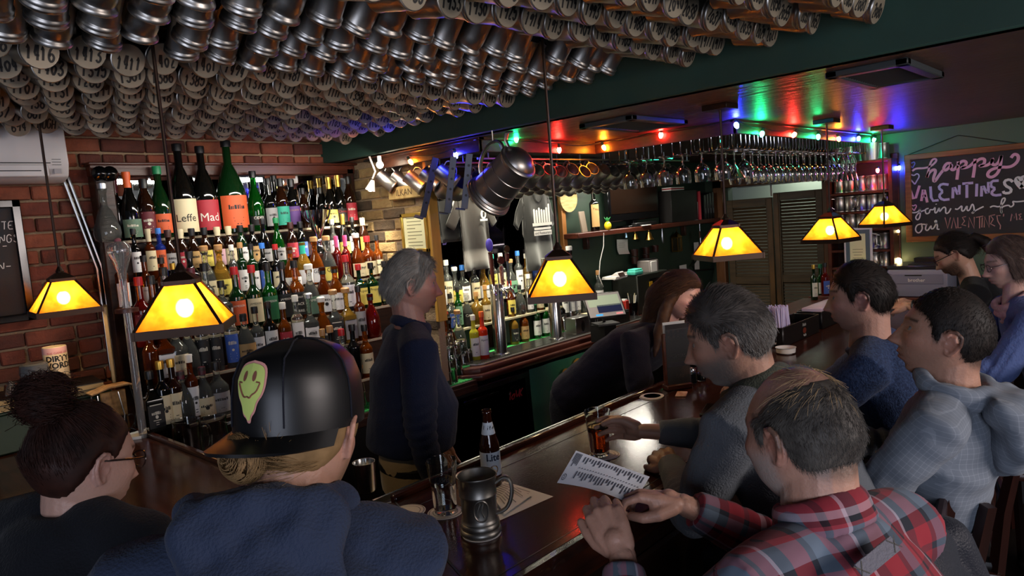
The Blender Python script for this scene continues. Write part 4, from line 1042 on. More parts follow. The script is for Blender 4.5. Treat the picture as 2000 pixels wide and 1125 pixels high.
tin =thing('card_tin','cream round tin lettered DIRTY WORDS standing on the books','tin',(0.875,3.60,zt2),-0.05)
MB().lathe([(0.0005,0),(0.046,0),(0.047,0.003),(0.047,0.166),(0.045,0.17),(0.042,0.168),(0.0005,0.166)],28).build('tin_body',mat('tin_cream','#d6bd95',0.45),tin)
band(0.0474,0.0474,0.14,0.167,3.0,n=24).build('tin_band',mat('tin_pink','#d8a4a0',0.45),tin)
for txt,z,s in (('DIRTY',0.118,0.034),('WORDS',0.088,0.034)):wrap(type_mb(txt,s,bold=0.0012),0.0479,z).build('lettering',M_INK,tin,smooth=False)
wrap(type_mb('THE GAME OF',0.013),0.0479,0.143).build('lettering',mat('print_red2','#b03a30',0.6),tin,smooth=False)
ln =MB()
for j in range(5):ln.box((0,0.066-0.008*j,0),(0.045-0.004*(j % 2),0.0016,0.0001))
wrap(ln,0.0479,0).build('print_line',M_INK,tin,smooth=False)
ln =MB()
for j,x in enumerate((-0.022,-0.012,0.0,0.012,0.022)):ribbon(ln,smooth_poly([(x -.004,.026),(x,.018+.003*(j % 2)),(x +.004,.026)],1),0.0022)
wrap(ln,0.0479,0).build('print_mark',M_INK,tin,smooth=False)
cup =thing('wrapped_cup','white cup wrapped in clear plastic on the books beside the tin','cup',(0.775,3.53,zt2))
MB().lathe([(0.0005,0),(0.043,0),(0.045,0.004),(0.047,0.112),(0.044,0.112),(0.042,0.01),(0.0005,0.008)],24).build('cup_body',mat('cup_white','#b9ab9c',0.5),cup)
wr =MB().lathe([(0.051,0.0),(0.053,0.02),(0.050,0.05),(0.053,0.08),(0.050,0.116),(0.038,0.121),(0.0005,0.119)],24)
r =random.Random(3); wr.v =[(x *(1+r.uniform(-.04,.06)),y *(1+r.uniform(-.04,.06)),z) for x,y,z in wr.v]
M_WRAP =mat('plastic_wrap','#eef2f6',0.08,trans=0.9,ior=1.15); wr.build('plastic_wrap',M_WRAP,cup,angle=20)
tf =MB(); tf.lathe([(0.004,0),(0.012,0.02),(0.028,0.05),(0.034,0.06)],9,Matrix.Translation((-0.045,-0.01,0.02)) @ Matrix.Rotation(-1.3,4,'Y')); tf.v =[(x +r.uniform(-.004,.004),y +r.uniform(-.006,.006),z) for x,y,z in tf.v]; tf.build('wrap_tail',M_WRAP,cup,angle=10)
# wicker topped wine carrier
q =ony(228,740,3.45)
wk =thing('wire_basket','wire and cane basket with a flat handle beside the green box','basket',(1.01,3.33,ZB))
cn =MB()
for i in range(9):
    y =-0.035+i *0.009; cn.tube([(-0.10,y,0.205),(-0.03,y,0.222),(0.05,y,0.222),(0.085,y,0.205),(0.085,y,0.185)],0.0045,6)
cn.build('cane_handle',mat('cane','#a87a42',0.5,var=('#6e4a22',40)),wk)
wi =MB()
for sx in (-0.08,0.0,0.075):
    for sy in (-0.04,0.04):wi.tube([(sx,sy,0.20),(sx *1.15+0.01,sy *1.3,0.1),(sx *0.95,sy,0.002)],0.0028,6)
wi.tube([(-0.09,-0.05,0.012),(0.085,-0.05,0.012),(0.085,0.05,0.012),(-0.09,0.05,0.012)],0.003,6,closed=True); wi.build('basket_wire',M_STEEL,wk)
MB().box((0.0,0.03,0.10),(0.10,0.012,0.19)).build('cane_panel',MATS['cane'],wk,bevel=0.003)
cb =thing('chess_board','folded wooden checkered board standing against the left side of the shelves','board',(1.085,3.56,1.30),1.25)
MB().box((0,0,0.16),(0.20,0.016,0.34)).build('board_back',mat('board_maple','#8d744a',0.5),cb,bevel=0.003)
sq =MB().box((0,0,0),(0.030,0.004,0.044)).mesh('square',mat('board_walnut','#3a2415',0.5),smooth=False)
for i in range(6):
    for j in range(6):
        if (i +j) % 2:link('square',sq,cb,(-0.077+i *0.031,-0.009,0.03+j *0.046))
# yard of ale glass on its stand
yx =ony(266,745,3.20); yl =thing('yard_glass','tall yard of ale glass with a round bulb, standing left of the shelves','glass',(yx.x,3.20,0.92))
ztop =ony(243,470,3.20).z -0.92
m2 =MB(); out =[(0.030,0.0),(0.024,0.02),(0.0165,0.06),(0.0155,ztop -0.16),(0.018,ztop -0.13),(0.034,ztop -0.085),(0.046,ztop -0.05),(0.044,ztop -0.02),(0.032,ztop -0.004),(0.012,ztop)]
m2.lathe([(0.0005,0)]+out +[(0.0005,ztop +0.001)],22); m2.build('glass_tube',mat('yard_glass','#e9e4de',0.02,trans=0.85),yl)
MB().lathe([(0.0165,ztop -0.30),(0.045,ztop -0.298),(0.045,ztop -0.282),(0.0165,ztop -0.28)],20).build('wood_collar',M_WOODRED,yl)
MB().lathe([(0.0005,0),(0.05,0),(0.05,0.015),(0.032,0.02),(0.0005,0.02)],20).build('stand_base',M_WOODRED,yl)
MB().lathe([(0.012,ztop),(0.014,ztop +0.006),(0.006,ztop +0.012),(0.0005,ztop +0.012)],12).build('stopper',mat('stopper_rose','#9a5a60',0.4),yl)
# glassware behind the end section of the bar
def lathe_glass(prof_out,th=0.0022,floor=0.010,n=26):
    inn =[(max(r -th,0.0005),z) for r,z in prof_out if z >= floor]
    inn[0]=(inn[0][0],floor)
    return [(0.0005,0.0)]+prof_out +inn[::-1]+[(0.0005,floor)]
PIT =MB().lathe(lathe_glass([(0.058,0.0),(0.060,0.006),(0.062,0.03),(0.055,0.18),(0.057,0.19)],0.003,0.012,28)).mesh('pitcher_body',M_GLASS,angle=60)
for i,(px,py,lb) in enumerate(((372,905,'clear glass pitcher standing upside down behind the bar, the one in front'),(425,900,'clear glass pitcher upside down next to the capped man'))):
    q =onz(px,py,0.955); t =thing('glass_pitcher',lb,'pitcher',(q.x,q.y,0.955),-0.6,group='upturned pitchers')
    link('pitcher_body',PIT,t); MB().tube([(x,0,z) for x,z in smooth_poly([(0.055,0.155),(0.085,0.160),(0.095,0.12),(0.088,0.06),(0.060,0.035)],2)],0.007,8).build('pitcher_handle',M_GLASS,t)
TUM =MB().lathe(lathe_glass([(0.036,0.0),(0.037,0.004),(0.031,0.13),(0.031,0.135)],0.002,0.012)).mesh('tumbler_glass',M_GLASS,angle=60)
PINT =MB().lathe(lathe_glass([(0.030,0.0),(0.0315,0.004),(0.0345,0.06),(0.043,0.148),(0.0435,0.150)],0.0022,0.014)).mesh('pint_body',M_GLASS,angle=60)
for i,(px,py) in enumerate(((296,852),(318,868),(330,845),(352,862),(400,850),(440,845))):
    q =onz(px,py,0.955); o =link('tumbler',TUM,None,(q.x,q.y,0.955)); tag(o,'clear tumbler upside down behind the bar end, %s from the paper bag' % ORD[i],'glass','tumblers behind the end of the bar')
lg =thing('glass_ledge','wooden ledge behind the end of the bar holding upturned glassware','shelf',(0,0,0)); MB().box((1.36,2.84,0.94),(0.52,0.52,0.03)).build('ledge_board',M_WOODDK,lg,bevel=0.004); MB().box((1.36,2.84,0.46),(0.46,0.48,0.93)).build('ledge_cabinet',M_BLACK,lg)
# paper bag / menu holder, coasters, straw cup
pbq =onz(297,838,0.955)
pb =thing('paper_bag','grey brown paper bag with a pale label behind the end of the bar','bag',(pbq.x +.02,pbq.y +.08,0.955),-0.25)
MB().add([(-.08,-.03,0),(.08,-.03,0),(.08,.03,0),(-.08,.03,0),(-.08,-.008,.20),(.085,-.004,.225),(.085,.004,.225),(-.08,.008,.20)],[(0,1,5,4),(1,2,6,5),(2,3,7,6),(3,0,4,7),(4,5,6,7),(3,2,1,0)]).build('bag_body',mat('kraft_grey','#75604e',0.8,bump=(20,.3,3)),pb,bevel=0.003)
MB().add([(-.045,-.028,.03),(.05,-.028,.03),(.055,-.0135,.145),(-.045,-.0145,.14)],[(0,1,2,3)]).build('bag_label',mat('bag_label','#a5968a',0.7),pb)
q =onz(282,850,ZB)
cs =thing('coaster_stack','stack of white paper coasters at the inner edge of the bar end','coasters',(q.x -0.02,q.y,ZB))
for i in range(5):MB().lathe([(0.0005,0),(0.048,0),(0.048,0.0022),(0.0005,0.0022)],26).build('coaster',M_WHITE,cs,loc=(RN.uniform(-.003,.003),RN.uniform(-.003,.003),0.0025*i))
q =onz(250,845,ZB); mg =thing('steel_mug','small steel mug with a wire handle holding a bent straw','mug',(q.x -.03,q.y,ZB))
MB().lathe(lathe_glass([(0.030,0),(0.032,0.004),(0.034,0.085),(0.0345,0.087)],0.0015,0.004)).build('mug_body',M_STEEL,mg); MB().tube([(x,0,z) for x,z in smooth_poly([(0.033,0.075),(0.06,0.08),(0.068,0.05),(0.05,0.02),(0.033,0.018)],2)],0.003,6).build('mug_handle',M_STEEL,mg)
MB().tube([(0.02,0.01,0.01),(0.026,0.012,0.12),(0.012,0.012,0.15),(-0.012,0.012,0.175)],0.003,8).build('drinking_straw',M_WHITE,mg)
q =onz(8,845,ZB); jr =thing('glass_jar','glass jar with a metal lid on the left edge of the bar','jar',(q.x,q.y,ZB)); MB().lathe([(0.0005,0),(0.038,0),(0.041,0.006),(0.041,0.085),(0.034,0.10),(0.0005,0.10)],20).build('jar_glass',mat('jar_glass','#a89878',0.05,trans=0.6),jr); MB().lathe([(0.036,0.096),(0.037,0.112),(0.0005,0.114)],20).build('jar_lid',M_STEEL,jr)
# pint glasses stacked by the till side of the bartender
gp ='stacked upturned pint glasses on the green mat'
PINTF =MB().lathe([(r_,0.15-z) for r_,z in lathe_glass([(0.030,0.0),(0.0315,0.004),(0.0345,0.06),(0.043,0.148),(0.0435,0.150)],0.0022,0.014)]).mesh('pint_body',M_GLASS,angle=60)
for i,(px,lv) in enumerate(((868,2),(892,2),(915,1),(880,3),(905,2),(652,3),(676,3),(700,2),(690,1))):
    yy =3.20+0.075*(i % 3)-(0.02 if i < 3 else 0)
    a,b =0.5,5
    for _ in range(40):
        c_ =(a +b)/2
        if proj((c_,yy,1.0))[0] < px:a =c_
        else:b =c_
    for k in range(lv):
        _pi =globals().setdefault('_pi',[0]); _pi[0] += 1
        o =link('pint_glass',PINTF,None,(a,yy,ZK +0.008+0.075*k)); tag(o,'upturned clear pint glass, %s level, %s stack %s the bartender' % (ORD[k],ORD[i % 5],'right of' if i < 5 else 'left of'),'glass',gp +(' base' if k == 0 else ' upper'))
# ================================================================ taps
M_TAPRED =mat('tap_maroon','#4a1a18',0.35); M_TAPBLK =mat('tap_black','#101014',0.3)
def tower(px,py,top,rad,label):
    q =onz(px,py,ZT +0.012); h =ony(top[0],top[1],q.y).z -ZT
    t =thing('beer_tower',label,'beer tap',(q.x,q.y,ZT +0.012))
    MB().lathe([(0.0005,0),(rad *1.35,0),(rad *1.35,0.008),(rad,0.014),(rad,h),(rad *0.9,h +0.006),(0.0005,h +0.006)],28).build('tower_column',M_STEEL,t,angle=50)
    return t,q,h
def faucet(t,off,ang,h):
    c,s =math.cos(ang),math.sin(ang); P =lambda r_,z:(c *r_ +off[0],s *r_ +off[1],h +z)
    f =MB(); f.cyl(P(0.03,0),P(0.07,0),0.010); f.tube([P(0.06,0),P(0.085,0.0),P(0.105,-0.02),P(0.112,-0.055)],[0.012,0.013,0.010,0.007],10); f.cyl(P(0.08,0.0),P(0.08,0.035),0.009,0.006); f.build('faucet',M_CHROME,t)
    return Vector(P(0.08,0.032))
t1,q1,h1 =tower(979,692,(968,560),0.043,'steel beer tower with three tall tap handles left of the amber lamp')
t2,q2,h2 =tower(1087,662,(1077,560),0.043,'steel beer tower half hidden behind the amber lamp')
def handle(t,a,kind):
    """tap handles built up from the faucet top a"""
    m_ =Matrix.Translation(a)
    if kind == 'match':      # long maroon blade with a blue match head
        MB().tube([a,a +Vector((-.004,0,.06)),a +Vector((-.010,0,.22))],[0.011,0.018,0.022],4,flat=0.6).build('tap_handle',M_TAPRED,t,bevel=0.003)
        MB().sphere(a +Vector((-.012,0,.265)),(0.027,0.02,0.043),16,10).build('match_head',mat('match_blue','#5a50c8',0.6),t)
        mb =type_mb('LANCASTER',0.03,squeeze=0.9); mb.xf(Matrix.Translation(a +Vector((-.008,-.0165,.125))) @ Matrix.Rotation(math.pi /2,4,'X') @ Matrix.Rotation(-math.pi /2+0.03,4,'Z')); mb.build('lettering',mat('tap_relief','#2c0f0e',0.4),t,smooth=False)
    elif kind == 'paddle':
        MB().tube([a,a +Vector((0,0,.11)),a +Vector((0,0,.125))],[0.010,0.014,0.008],8).build('tap_handle',mat('tap_fleck','#6a2420',0.35,var=('#a0705c',60)),t)
        MB().lathe([(0.0005,-0.008),(0.026,-0.008),(0.028,0),(0.026,0.008),(0.0005,0.008)],20,Matrix.Translation(a +Vector((0,0,.16))) @ Matrix.Rotation(math.pi /2,4,'X')).build('tap_badge',M_TAPRED,t)
    elif kind == 'post':
        MB().tube([a,a +Vector((0,0,.20))],[0.010,0.011],4).build('tap_handle',M_TAPBLK,t,bevel=0.002); MB().box(a +Vector((0,0,.175)),(0.026,0.022,0.055)).build('tap_block',M_TAPRED,t,bevel=0.004)
        MB().lathe([(0.0005,-0.008),(0.023,-0.008),(0.024,0.008),(0.0005,0.008)],20,Matrix.Translation(a +Vector((0,0,.228))) @ Matrix.Rotation(math.pi /2,4,'X')).build('tap_badge',M_TAPBLK,t)
        mb =type_mb('HERSHEY',0.02); mb =type_mb('BREWMSTER',0.02) if False else mb
    elif kind == 'olive':
        MB().tube([a,a +Vector((0,0,.06)),a +Vector((0,0,.075)),a +Vector((0,0,.20))],[0.007,0.010,0.022,0.024],4,flat=0.5).build('tap_handle',mat('tap_olive','#3c3a28',0.4),t,bevel=0.002)
    elif kind == '2sp':
        MB().tube([a,a +Vector((0,0,.05)),a +Vector((0,0,.18))],[0.012,0.016,0.015],8).build('tap_handle',M_TAPBLK,t)
        MB().lathe([(0.0005,-0.009),(0.028,-0.009),(0.029,0.009),(0.0005,0.009)],6,Matrix.Translation(a +Vector((0.006,0,.20))) @ Matrix.Rotation(math.pi /2,4,'X')).build('tap_badge',M_TAPBLK,t)
        mb =type_mb('2SP',0.026); mb.xf(Matrix.Translation(a +Vector((0.006,-.0105,.20))) @ Matrix.Rotation(math.pi /2,4,'X')); mb.build('lettering',M_WHITE,t,smooth=False)
    elif kind == 'oval':
        MB().tube([a,a +Vector((0,0,.10)),a +Vector((0.012,0,.17))],[0.010,0.018,0.014],8,flat=0.6).build('tap_handle',mat('tap_brown','#4c3020',0.35),t)
        MB().sphere(a +Vector((-0.012,-.01,.165)),(0.030,0.010,0.032),16,10).build('tap_badge',M_TAPBLK,t); MB().sphere(a +Vector((-0.012,-.016,.165)),(0.022,0.006,0.02),14,8).build('badge_face',mat('badge_tan','#b08a68',0.5),t)
    elif kind == 'pint':     # dark pint-shaped handle with a cream head
        MB().lathe([(0.007,0),(0.009,0.10),(0.012,0.13),(0.017,0.14),(0.0225,0.235),(0.0005,0.236)],18,m_).build('tap_handle',mat('stout_black','#120b0a',0.2),t)
        MB().lathe([(0.0225,0.232),(0.0238,0.256),(0.022,0.262),(0.0005,0.262)],18,m_).build('stout_head',M_WHITE,t)
for kind,off,ang,dx in (('match',(-.035,.0),-2.2,0),('paddle',(0,0),-1.75,0),('post',(.03,0),-1.35,0)):
    handle(t1,faucet(t1,off,ang,h1 -0.03),kind)
for kind,off,ang in (('olive',(-.06,0),-2.6),('2sp',(-.03,.01),-1.9),('oval',(.05,0),-1.0),('pint',(.09,0),-0.7)):
    handle(t2,faucet(t2,off,ang,h2 -0.03),kind)
# ================================================================ things on the back wall: certificate, crate sign, spotlight, shirts
fr_ =thing('framed_certificate','gold framed white certificate on the brick pier','picture frame',(0,0,0))
ca,cbp =onx(781,425,XP -0.02),onx(838,492,XP -0.02); cy0,cy1 =cbp.y,ca.y; cz1 =ca.z +0.02; cz0 =cbp.z
cyc,czc =(cy0 +cy1)/2,(cz0 +cz1)/2; cw_,ch_ =cy1 -cy0,cz1 -cz0
MB().box((XP -0.012,cyc,czc),(0.006,cw_ -0.03,ch_ -0.03)).build('certificate_sheet',mat('certificate_paper','#e2dcae',0.6),fr_)
f =MB()
for s in (-1,1):f.box((XP -0.014,cyc +s *(cw_ /2-0.011),czc),(0.018,0.022,ch_)); f.box((XP -0.014,cyc,czc +s *(ch_ /2-0.011)),(0.018,cw_,0.022))
f.build('frame_moulding',mat('gilt','#a98a3a',0.35,metal=0.6),fr_,bevel=0.003)
ln =MB()
for j in range(9):ln.box((XP -0.0155,cyc +(0.03 if j % 3 == 0 else 0),czc +0.085-0.02*j),(0.0006,cw_ *(0.32 if j % 3 == 0 else 0.55),0.004))
ln.build('print_line',mat('print_grey','#7d775a',0.7),fr_,smooth=False)
cq =onx(792,376,XP -0.03)
csg =thing('crate_sign','pale wooden crate end with burnt lettering hung above the certificate','sign',(XP -0.035,cq.y -0.01,cq.z))
MB().box((0,0,0),(0.03,0.30,0.075)).build('sign_plank',mat('crate_pine','#a58a55',0.6,var=('#86693c',14,(1,3,1)),bump=(10,.2,3,(1,1,5))),csg,bevel=0.006)
mb =type_mb('MILK ALBANY',0.04,squeeze=0.8) if False else type_mb('ILKAN',0.052,squeeze=1.0); mb.xf(Matrix(((0,0,1,-0.0165),(-1,0,0,0),(0,1,0,0.0),(0,0,0,1)))); mb.build('lettering',mat('burnt','#3a2412',0.8),csg,smooth=False)
sl =thing('track_spotlight','small white track spotlight on an arm by the soffit edge','lamp',(0,0,0))
sp0 =onx(720,302,2.52); sp1 =onx(733,335,2.52); sp2 =onx(728,352,2.52)
MB().box(sp0 +Vector((0,0.02,0)),(0.03,0.16,0.022)).build('track',M_PLASTICW,sl,bevel=0.002)
MB().tube([sp0,sp1,sp2 +Vector((0,0,.01))],0.006,8).build('spot_arm',M_PLASTICW,sl)
d_ =Vector((-0.15,0.35,-0.9)).normalized(); m_ =frame(sp2 +d_ *0.03,d_,(1,0,0)) @ Matrix.Rotation(-math.pi /2,4,'X')
MB().lathe([(0.010,-0.03),(0.014,-0.02),(0.030,0.03),(0.028,0.03),(0.012,-0.015)],18,m_).build('spot_shade',mat('spot_white','#e8e4d8',0.4),sl)
MB().sphere(sp2 +d_ *0.05,0.018,10,8).build('light_bulb',mat('spot_bulb','#ffffff',0.4,emit='#fff0d0',es=40),sl)
spot('spot_beam',sp2 +d_ *0.10,(2.3,3.75,1.2),40,(1,.93,.78),120,0.7)
gb =onx(742,322,2.50); t =thing('globe_bulb','bare glowing bulb beside the white spotlight','bulb',gb); MB().sphere((0,0,0),0.02,12,8).build('light_bulb',MATS['spot_bulb'],t); MB().cyl((0,0,0.015),(0,0,0.05),0.012).build('bulb_socket',M_PLASTICW,t)
tag(MB().box((3.7,3.24,2.20),(1.9,0.02,0.16)).build('glare_valance',M_WOODDK,bevel=0.003),kind='structure')  # added board that keeps the strip's glare off the bar top
# mirror panel with the chalkboard's reflection painted on as reversed letters, t-shirts on hangers
mp =thing('wall_mirror','dark mirror panel with a painted-on reflection of purple letters behind the t-shirts','mirror',(0,0,0))
MB().box((3.55,YG -0.006,1.75),(1.30,0.012,0.95)).build('mirror_glass',mat('dark_mirror','#3a3640',0.08,metal=1.0),mp)
mq =ony(860,460,YG -0.015); mb =MB(); write(mb,'ENT',0.075,0.011,0,0,slant=0.0); mx_ =max(v[0] for v in mb.v)
mb.v =[(mq.x -0.10+(mx_ -x),YG -0.0135,mq.z +y -0.06) for x,y,z in mb.v]; mb.build('chalk_and_reflected_text',mat('reflected_chalk','#8a78c8',0.8),mp,smooth=False)
for k,z in enumerate((1.45,1.85)):pass
def tshirt(px0,px1,pytop,pybot,y,fabric,label,logo):
    a,b =ony(px0,pytop,y),ony(px1,pybot,y); w_ =(b.x -a.x); cx =(a.x +b.x)/2; zt_ =a.z; L_ =a.z -b.z
    t =thing('t_shirt',label,'t-shirt',(cx,y,zt_))
    # outline of a hanging shirt: collar, sloping shoulders, short sleeves, body
    hw =w_ /2
    o =[(-0.22*hw,0.0),(-0.62*hw,-0.05*L_),(-1.0*hw,-0.40*L_),(-0.80*hw,-0.47*L_),(-0.60*hw,-0.30*L_),(-0.62*hw,-1.0*L_),(0.62*hw,-1.0*L_),(0.60*hw,-0.30*L_),(0.80*hw,-0.47*L_),(1.0*hw,-0.40*L_),(0.62*hw,-0.05*L_),(0.22*hw,0.0),(0.12*hw,-0.10*L_),(0.0,-0.14*L_),(-0.12*hw,-0.10*L_)]
    bm =bmesh.new(); vs =[bm.verts.new((x,0,z)) for x,z in o]; f_ =bm.faces.new(vs)
    bmesh.ops.triangulate(bm,faces=[f_]);
    for _ in range(3):bmesh.ops.subdivide_edges(bm,edges=bm.edges[:],cuts=1,use_grid_fill=True)
    for v in bm.verts:
        x,z =v.co.x,v.co.z
        v.co.y =-0.035*math.cos(min(abs(x)/hw,1)*1.5)-0.016*math.sin(x *34+z *3+px0)*min(1,-z /L_ *2+.1)+0.006*noise.noise(Vector((x *20,0,z *9)))
    g =bmesh.ops.solidify(bm,geom=bm.faces[:],thickness=0.012)
    me =bpy.data.meshes.new('shirt_cloth'); bm.to_mesh(me); bm.free(); me.materials.append(fabric)
    me.polygons.foreach_set('use_smooth',[True]*len(me.polygons)); link('shirt_cloth',me,t)
    col =MB().tube([(x,-0.04,z) for x,z in smooth_poly([(-0.22*hw,0.0),(-0.12*hw,-0.10*L_),(0,-0.14*L_),(0.12*hw,-0.10*L_),(0.22*hw,0.0)],2)],0.006,6).build('collar',fabric,t)
    hg =MB().tube([(-0.5*hw,0.0,-0.035*L_),(-0.15*hw,0.0,0.01),(0,0,0.02),(0.15*hw,0.0,0.01),(0.5*hw,0.0,-0.035*L_)],0.005,6).tube([(0,0,0.02),(0,0,0.05),(0.012,0,0.062),(0.02,0,0.05)],0.0025,6).build('hanger',M_WHITE,t)
    lg =MB()
    if logo == 'crest':
        c0 =Vector((0.24*hw,0,-0.30*L_));
        lg.add([(c0.x +0.026*math.cos(a_) ,-0.062,c0.z +0.032*math.sin(a_)) for a_ in [i *math.pi /8 for i in range(16)]],[tuple(range(16))]); lg.box((c0.x,-0.062,c0.z -0.038),(0.07,0.001,0.014))
        lg.build('shirt_print',M_WHITE,t,smooth=False)
        k2 =MB().box((c0.x,-0.0632,c0.z),(0.012,0.001,0.034)).box((c0.x +0.012,-0.0632,c0.z +0.004),(0.005,0.001,0.026)); k2.build('shirt_print_mark',M_INK,t,smooth=False)
    else:
        r =random.Random(4)
        for i in range(7):
            x =0.02*hw +(i -3)*0.028; h_ =0.09+r.uniform(-.02,.03)
            lg.box((x,-0.064,-0.40*L_ +h_ /2),(0.020,0.001,h_)); lg.sphere((x,-0.064,-0.40*L_ +h_ +0.008),(0.011,0.001,0.014),8,6)
        lg.box((0.02*hw,-0.064,-0.42*L_),(0.22,0.001,0.022)); lg.box((0.02*hw,-0.064,-0.53*L_),(0.20,0.001,0.035)); lg.box((0.02*hw,-0.064,-0.475*L_),(0.19,0.001,0.016))
        lg.build('shirt_print',M_WHITE,t,smooth=False)
        tm =type_mb('and Restaurant',0.030); tm.xf(Matrix.Translation((0.02*hw,-0.0655,-0.53*L_)) @ Matrix.Rotation(math.pi /2,4,'X')); tm.build('lettering',M_INK,t,smooth=False)
    return t
tshirt(868,974,376,520,3.50,mat('shirt_grey','#322d2a',0.9,sheen=0.3),'grey t-shirt with a small white crest hanging on the back wall','crest')
tshirt(998,1092,376,520,3.50,mat('shirt_charcoal','#1b1b1b',0.9,sheen=0.3),'charcoal t-shirt with a white print of bottles hanging on the back wall','print')
tshirt(836,905,372,470,3.56,mat('shirt_black','#161616',0.9,sheen=0.3),'black t-shirt mostly hidden behind the grey one','crest')
tb =thing('t_shirt_rail','thin rail that the t-shirt hangers hook onto','rail',(0,0,0)); MB().cyl((2.95,3.50,2.065),(4.75,3.50,2.065),0.006).build('rail_rod',M_STEELBR,tb)
hb =MB(); hb.cyl((3.0,3.50,2.065),(3.0,3.50,2.29),0.004); hb.cyl((4.7,3.50,2.065),(4.7,3.50,2.29),0.004); hb.build('rail_hanger',M_STEELBR,tb)
ck =thing('cask_lid','round wooden cask end with burnt lettering on the green wall','sign',ony(1106,388,YG -0.03))
MB().lathe([(0.0005,0.0),(0.10,0.0),(0.11,-0.006),(0.11,-0.026),(0.10,-0.024),(0.0005,-0.022)][::-1],28,Matrix.Rotation(-math.pi /2,4,'X')).build('lid_disc',mat('cask_oak','#a58f5e',0.6,var=('#86703f',10,(1,6,6))),ck)
mb =type_mb('SPECIAL',0.03); mb.xf(Matrix.Translation((0.02,-0.003,-0.075)) @ Matrix.Rotation(math.pi /2,4,'X')); mb.build('lettering',MATS['burnt'],ck,smooth=False)
tag(MB().box((ony(1098,480,YG).x,YG -0.02,1.55),(0.05,0.04,1.1)).build('trim_5',mat('oak_trim','#8a5a2a',0.5),bevel=0.003),kind='structure')
# ================================================================ shelf with television and what stands on it
YS =3.42
sa =ony(1128,452,YS); sb =Vector((XD -0.05,YS,sa.z))
shf =thing('wall_shelf','long reddish wood shelf on the green wall holding the television','shelf',(0,0,0))
zs =(ony(1128,452,YS).z +ony(1395,434,YS).z)/2+0.012
MB().box(((sa.x +sb.x)/2,YS +0.085,zs -0.02),(sb.x -sa.x,0.19,0.04)).build('shelf_board',M_WOODRED,shf,bevel=0.004)
for x in (sa.x +0.3,sb.x -0.5):MB().box((x,YG -0.03,zs -0.09),(0.03,0.05,0.11)).build('shelf_bracket',M_WOODDK,shf,bevel=0.003)
tv0,tv1 =ony(1186,372,YS +0.08),ony(1288,445,YS +0.08)
tv =thing('television','black flat television switched off on the wall shelf','television',((tv0.x +tv1.x)/2,YS +0.10,zs),0.0)
tw_ =(tv1.x -tv0.x); th_ =tv0.z -zs +0.04
MB().box((0,0,0.06+th_ /2),(tw_,0.05,th_)).build('tv_body',M_BLACKGL,tv,bevel=0.006)
MB().box((0,-0.0265,0.075+th_ /2),(tw_ -0.06,0.002,th_ -0.10)).build('tv_screen',mat('tv_screen','#140c08',0.12),tv)
MB().box((0,0.0,0.03),(0.06,0.04,0.08)).box((0,0,0.008),(0.34,0.14,0.014)).build('tv_stand',M_BLACKGL,tv,bevel=0.003)
B(1163,'c','tall','black','black','tan',"Tito's",y=YS +0.06,z=zs,scale=1.12,lz=(0.16,0.78),extra="large dark bottle with a tan label lettered Tito's on the wall shelf")
pa =thing('pineapple_ornament','small yellow pineapple ornament with green leaves on the shelf','ornament',(ony(1187,440,YS +0.01).x,YS +0.01,zs))
MB().sphere((0,0,0.036),(0.030,0.030,0.036),14,10).build('pineapple_body',mat('pine_yellow','#e2c81e',0.4),pa)
lf =MB()
for i in range(8):
    a_ =i *math.pi /4; lf.tube([(0,0,0.066),(0.012*math.cos(a_),0.012*math.sin(a_),0.085),(0.026*math.cos(a_),0.026*math.sin(a_),0.098+0.01*(i % 2))],[0.006,0.006,0.001],5)
lf.build('pineapple_leaves',mat('pine_green','#1f7a3c',0.5),pa)
bxq =ony(1142,430,YS +0.05); cbx =thing('leaning_clipboard','grey brown board leaning at the left end of the wall shelf','board',(bxq.x,YS +0.07,zs),0.2); MB().box((0,0,0.085),(0.10,0.012,0.17),Matrix.Rotation(-0.12,3,'X')).build('board_sheet',mat('board_greybrown','#6b5f52',0.6),cbx,bevel=0.002)
rc =thing('cable_box','flat black cable box under the television','box',(tv.location.x +0.05,YS +0.02,zs)); MB().box((0,0,0.018),(0.34,0.05,0.03)).build('box_case',M_BLACK,rc,bevel=0.003); MB().box((-0.02,-0.03,0.006),(0.14,0.02,0.008)).build('remote_control',M_WHITE,rc,bevel=0.002)
cbn =thing('dark_cabinet','black cabinet on the shelf right of the television with papers on top','cabinet',(ony(1325,400,YS +0.1).x,YS +0.10,zs)); MB().box((0,0,0.15),(0.50,0.14,0.30)).build('cabinet_body',mat('cabinet_black','#0c0908',0.5),cbn,bevel=0.004)
for i,c_ in enumerate(('white','red','white')):MB().box((-0.12,-0.02,0.306+0.010*i),(0.24,0.10,0.008)).build('flat_book',LAB['white'] if c_ == 'white' else LAB['red'],cbn)
rf =thing('red_file_holder','red file holder with folded papers on the shelf','file holder',(ony(1358,400,YS +0.02).x,YS +0.04,zs))
MB().box((0.03,0.02,0.14),(0.13,0.012,0.28)).box((0.095,0,0.14),(0.008,0.06,0.28)).build('holder_shell',LAB['red'],rf,bevel=0.002); MB().box((0.02,-0.005,0.09),(0.10,0.006,0.18),Matrix.Rotation(0.06,3,'Y')).build('paper_sheet',M_WHITE,rf); MB().box((0.0,0.006,0.20),(0.06,0.006,0.12),Matrix.Rotation(-0.15,3,'Y')).build('paper_sheet',M_WHITE,rf)
for i in range(4):
    t =thing('binder','black binder standing at the right end of the wall shelf, %s from the red holder' % ORD[i],'binder',(ony(1374,400,YS +0.03).x +0.055*i,YS +0.07,zs),group='binders on the wall shelf'); MB().box((0,0,0.12+0.004*i),(0.042,0.12,0.24+0.008*i)).build('binder_cover',M_BLACK,t,bevel=0.003); MB().box((0,-0.062,0.08),(0.02,0.002,0.05)).build('binder_label',mat('binder_grey','#4a4a4c',0.5),t)
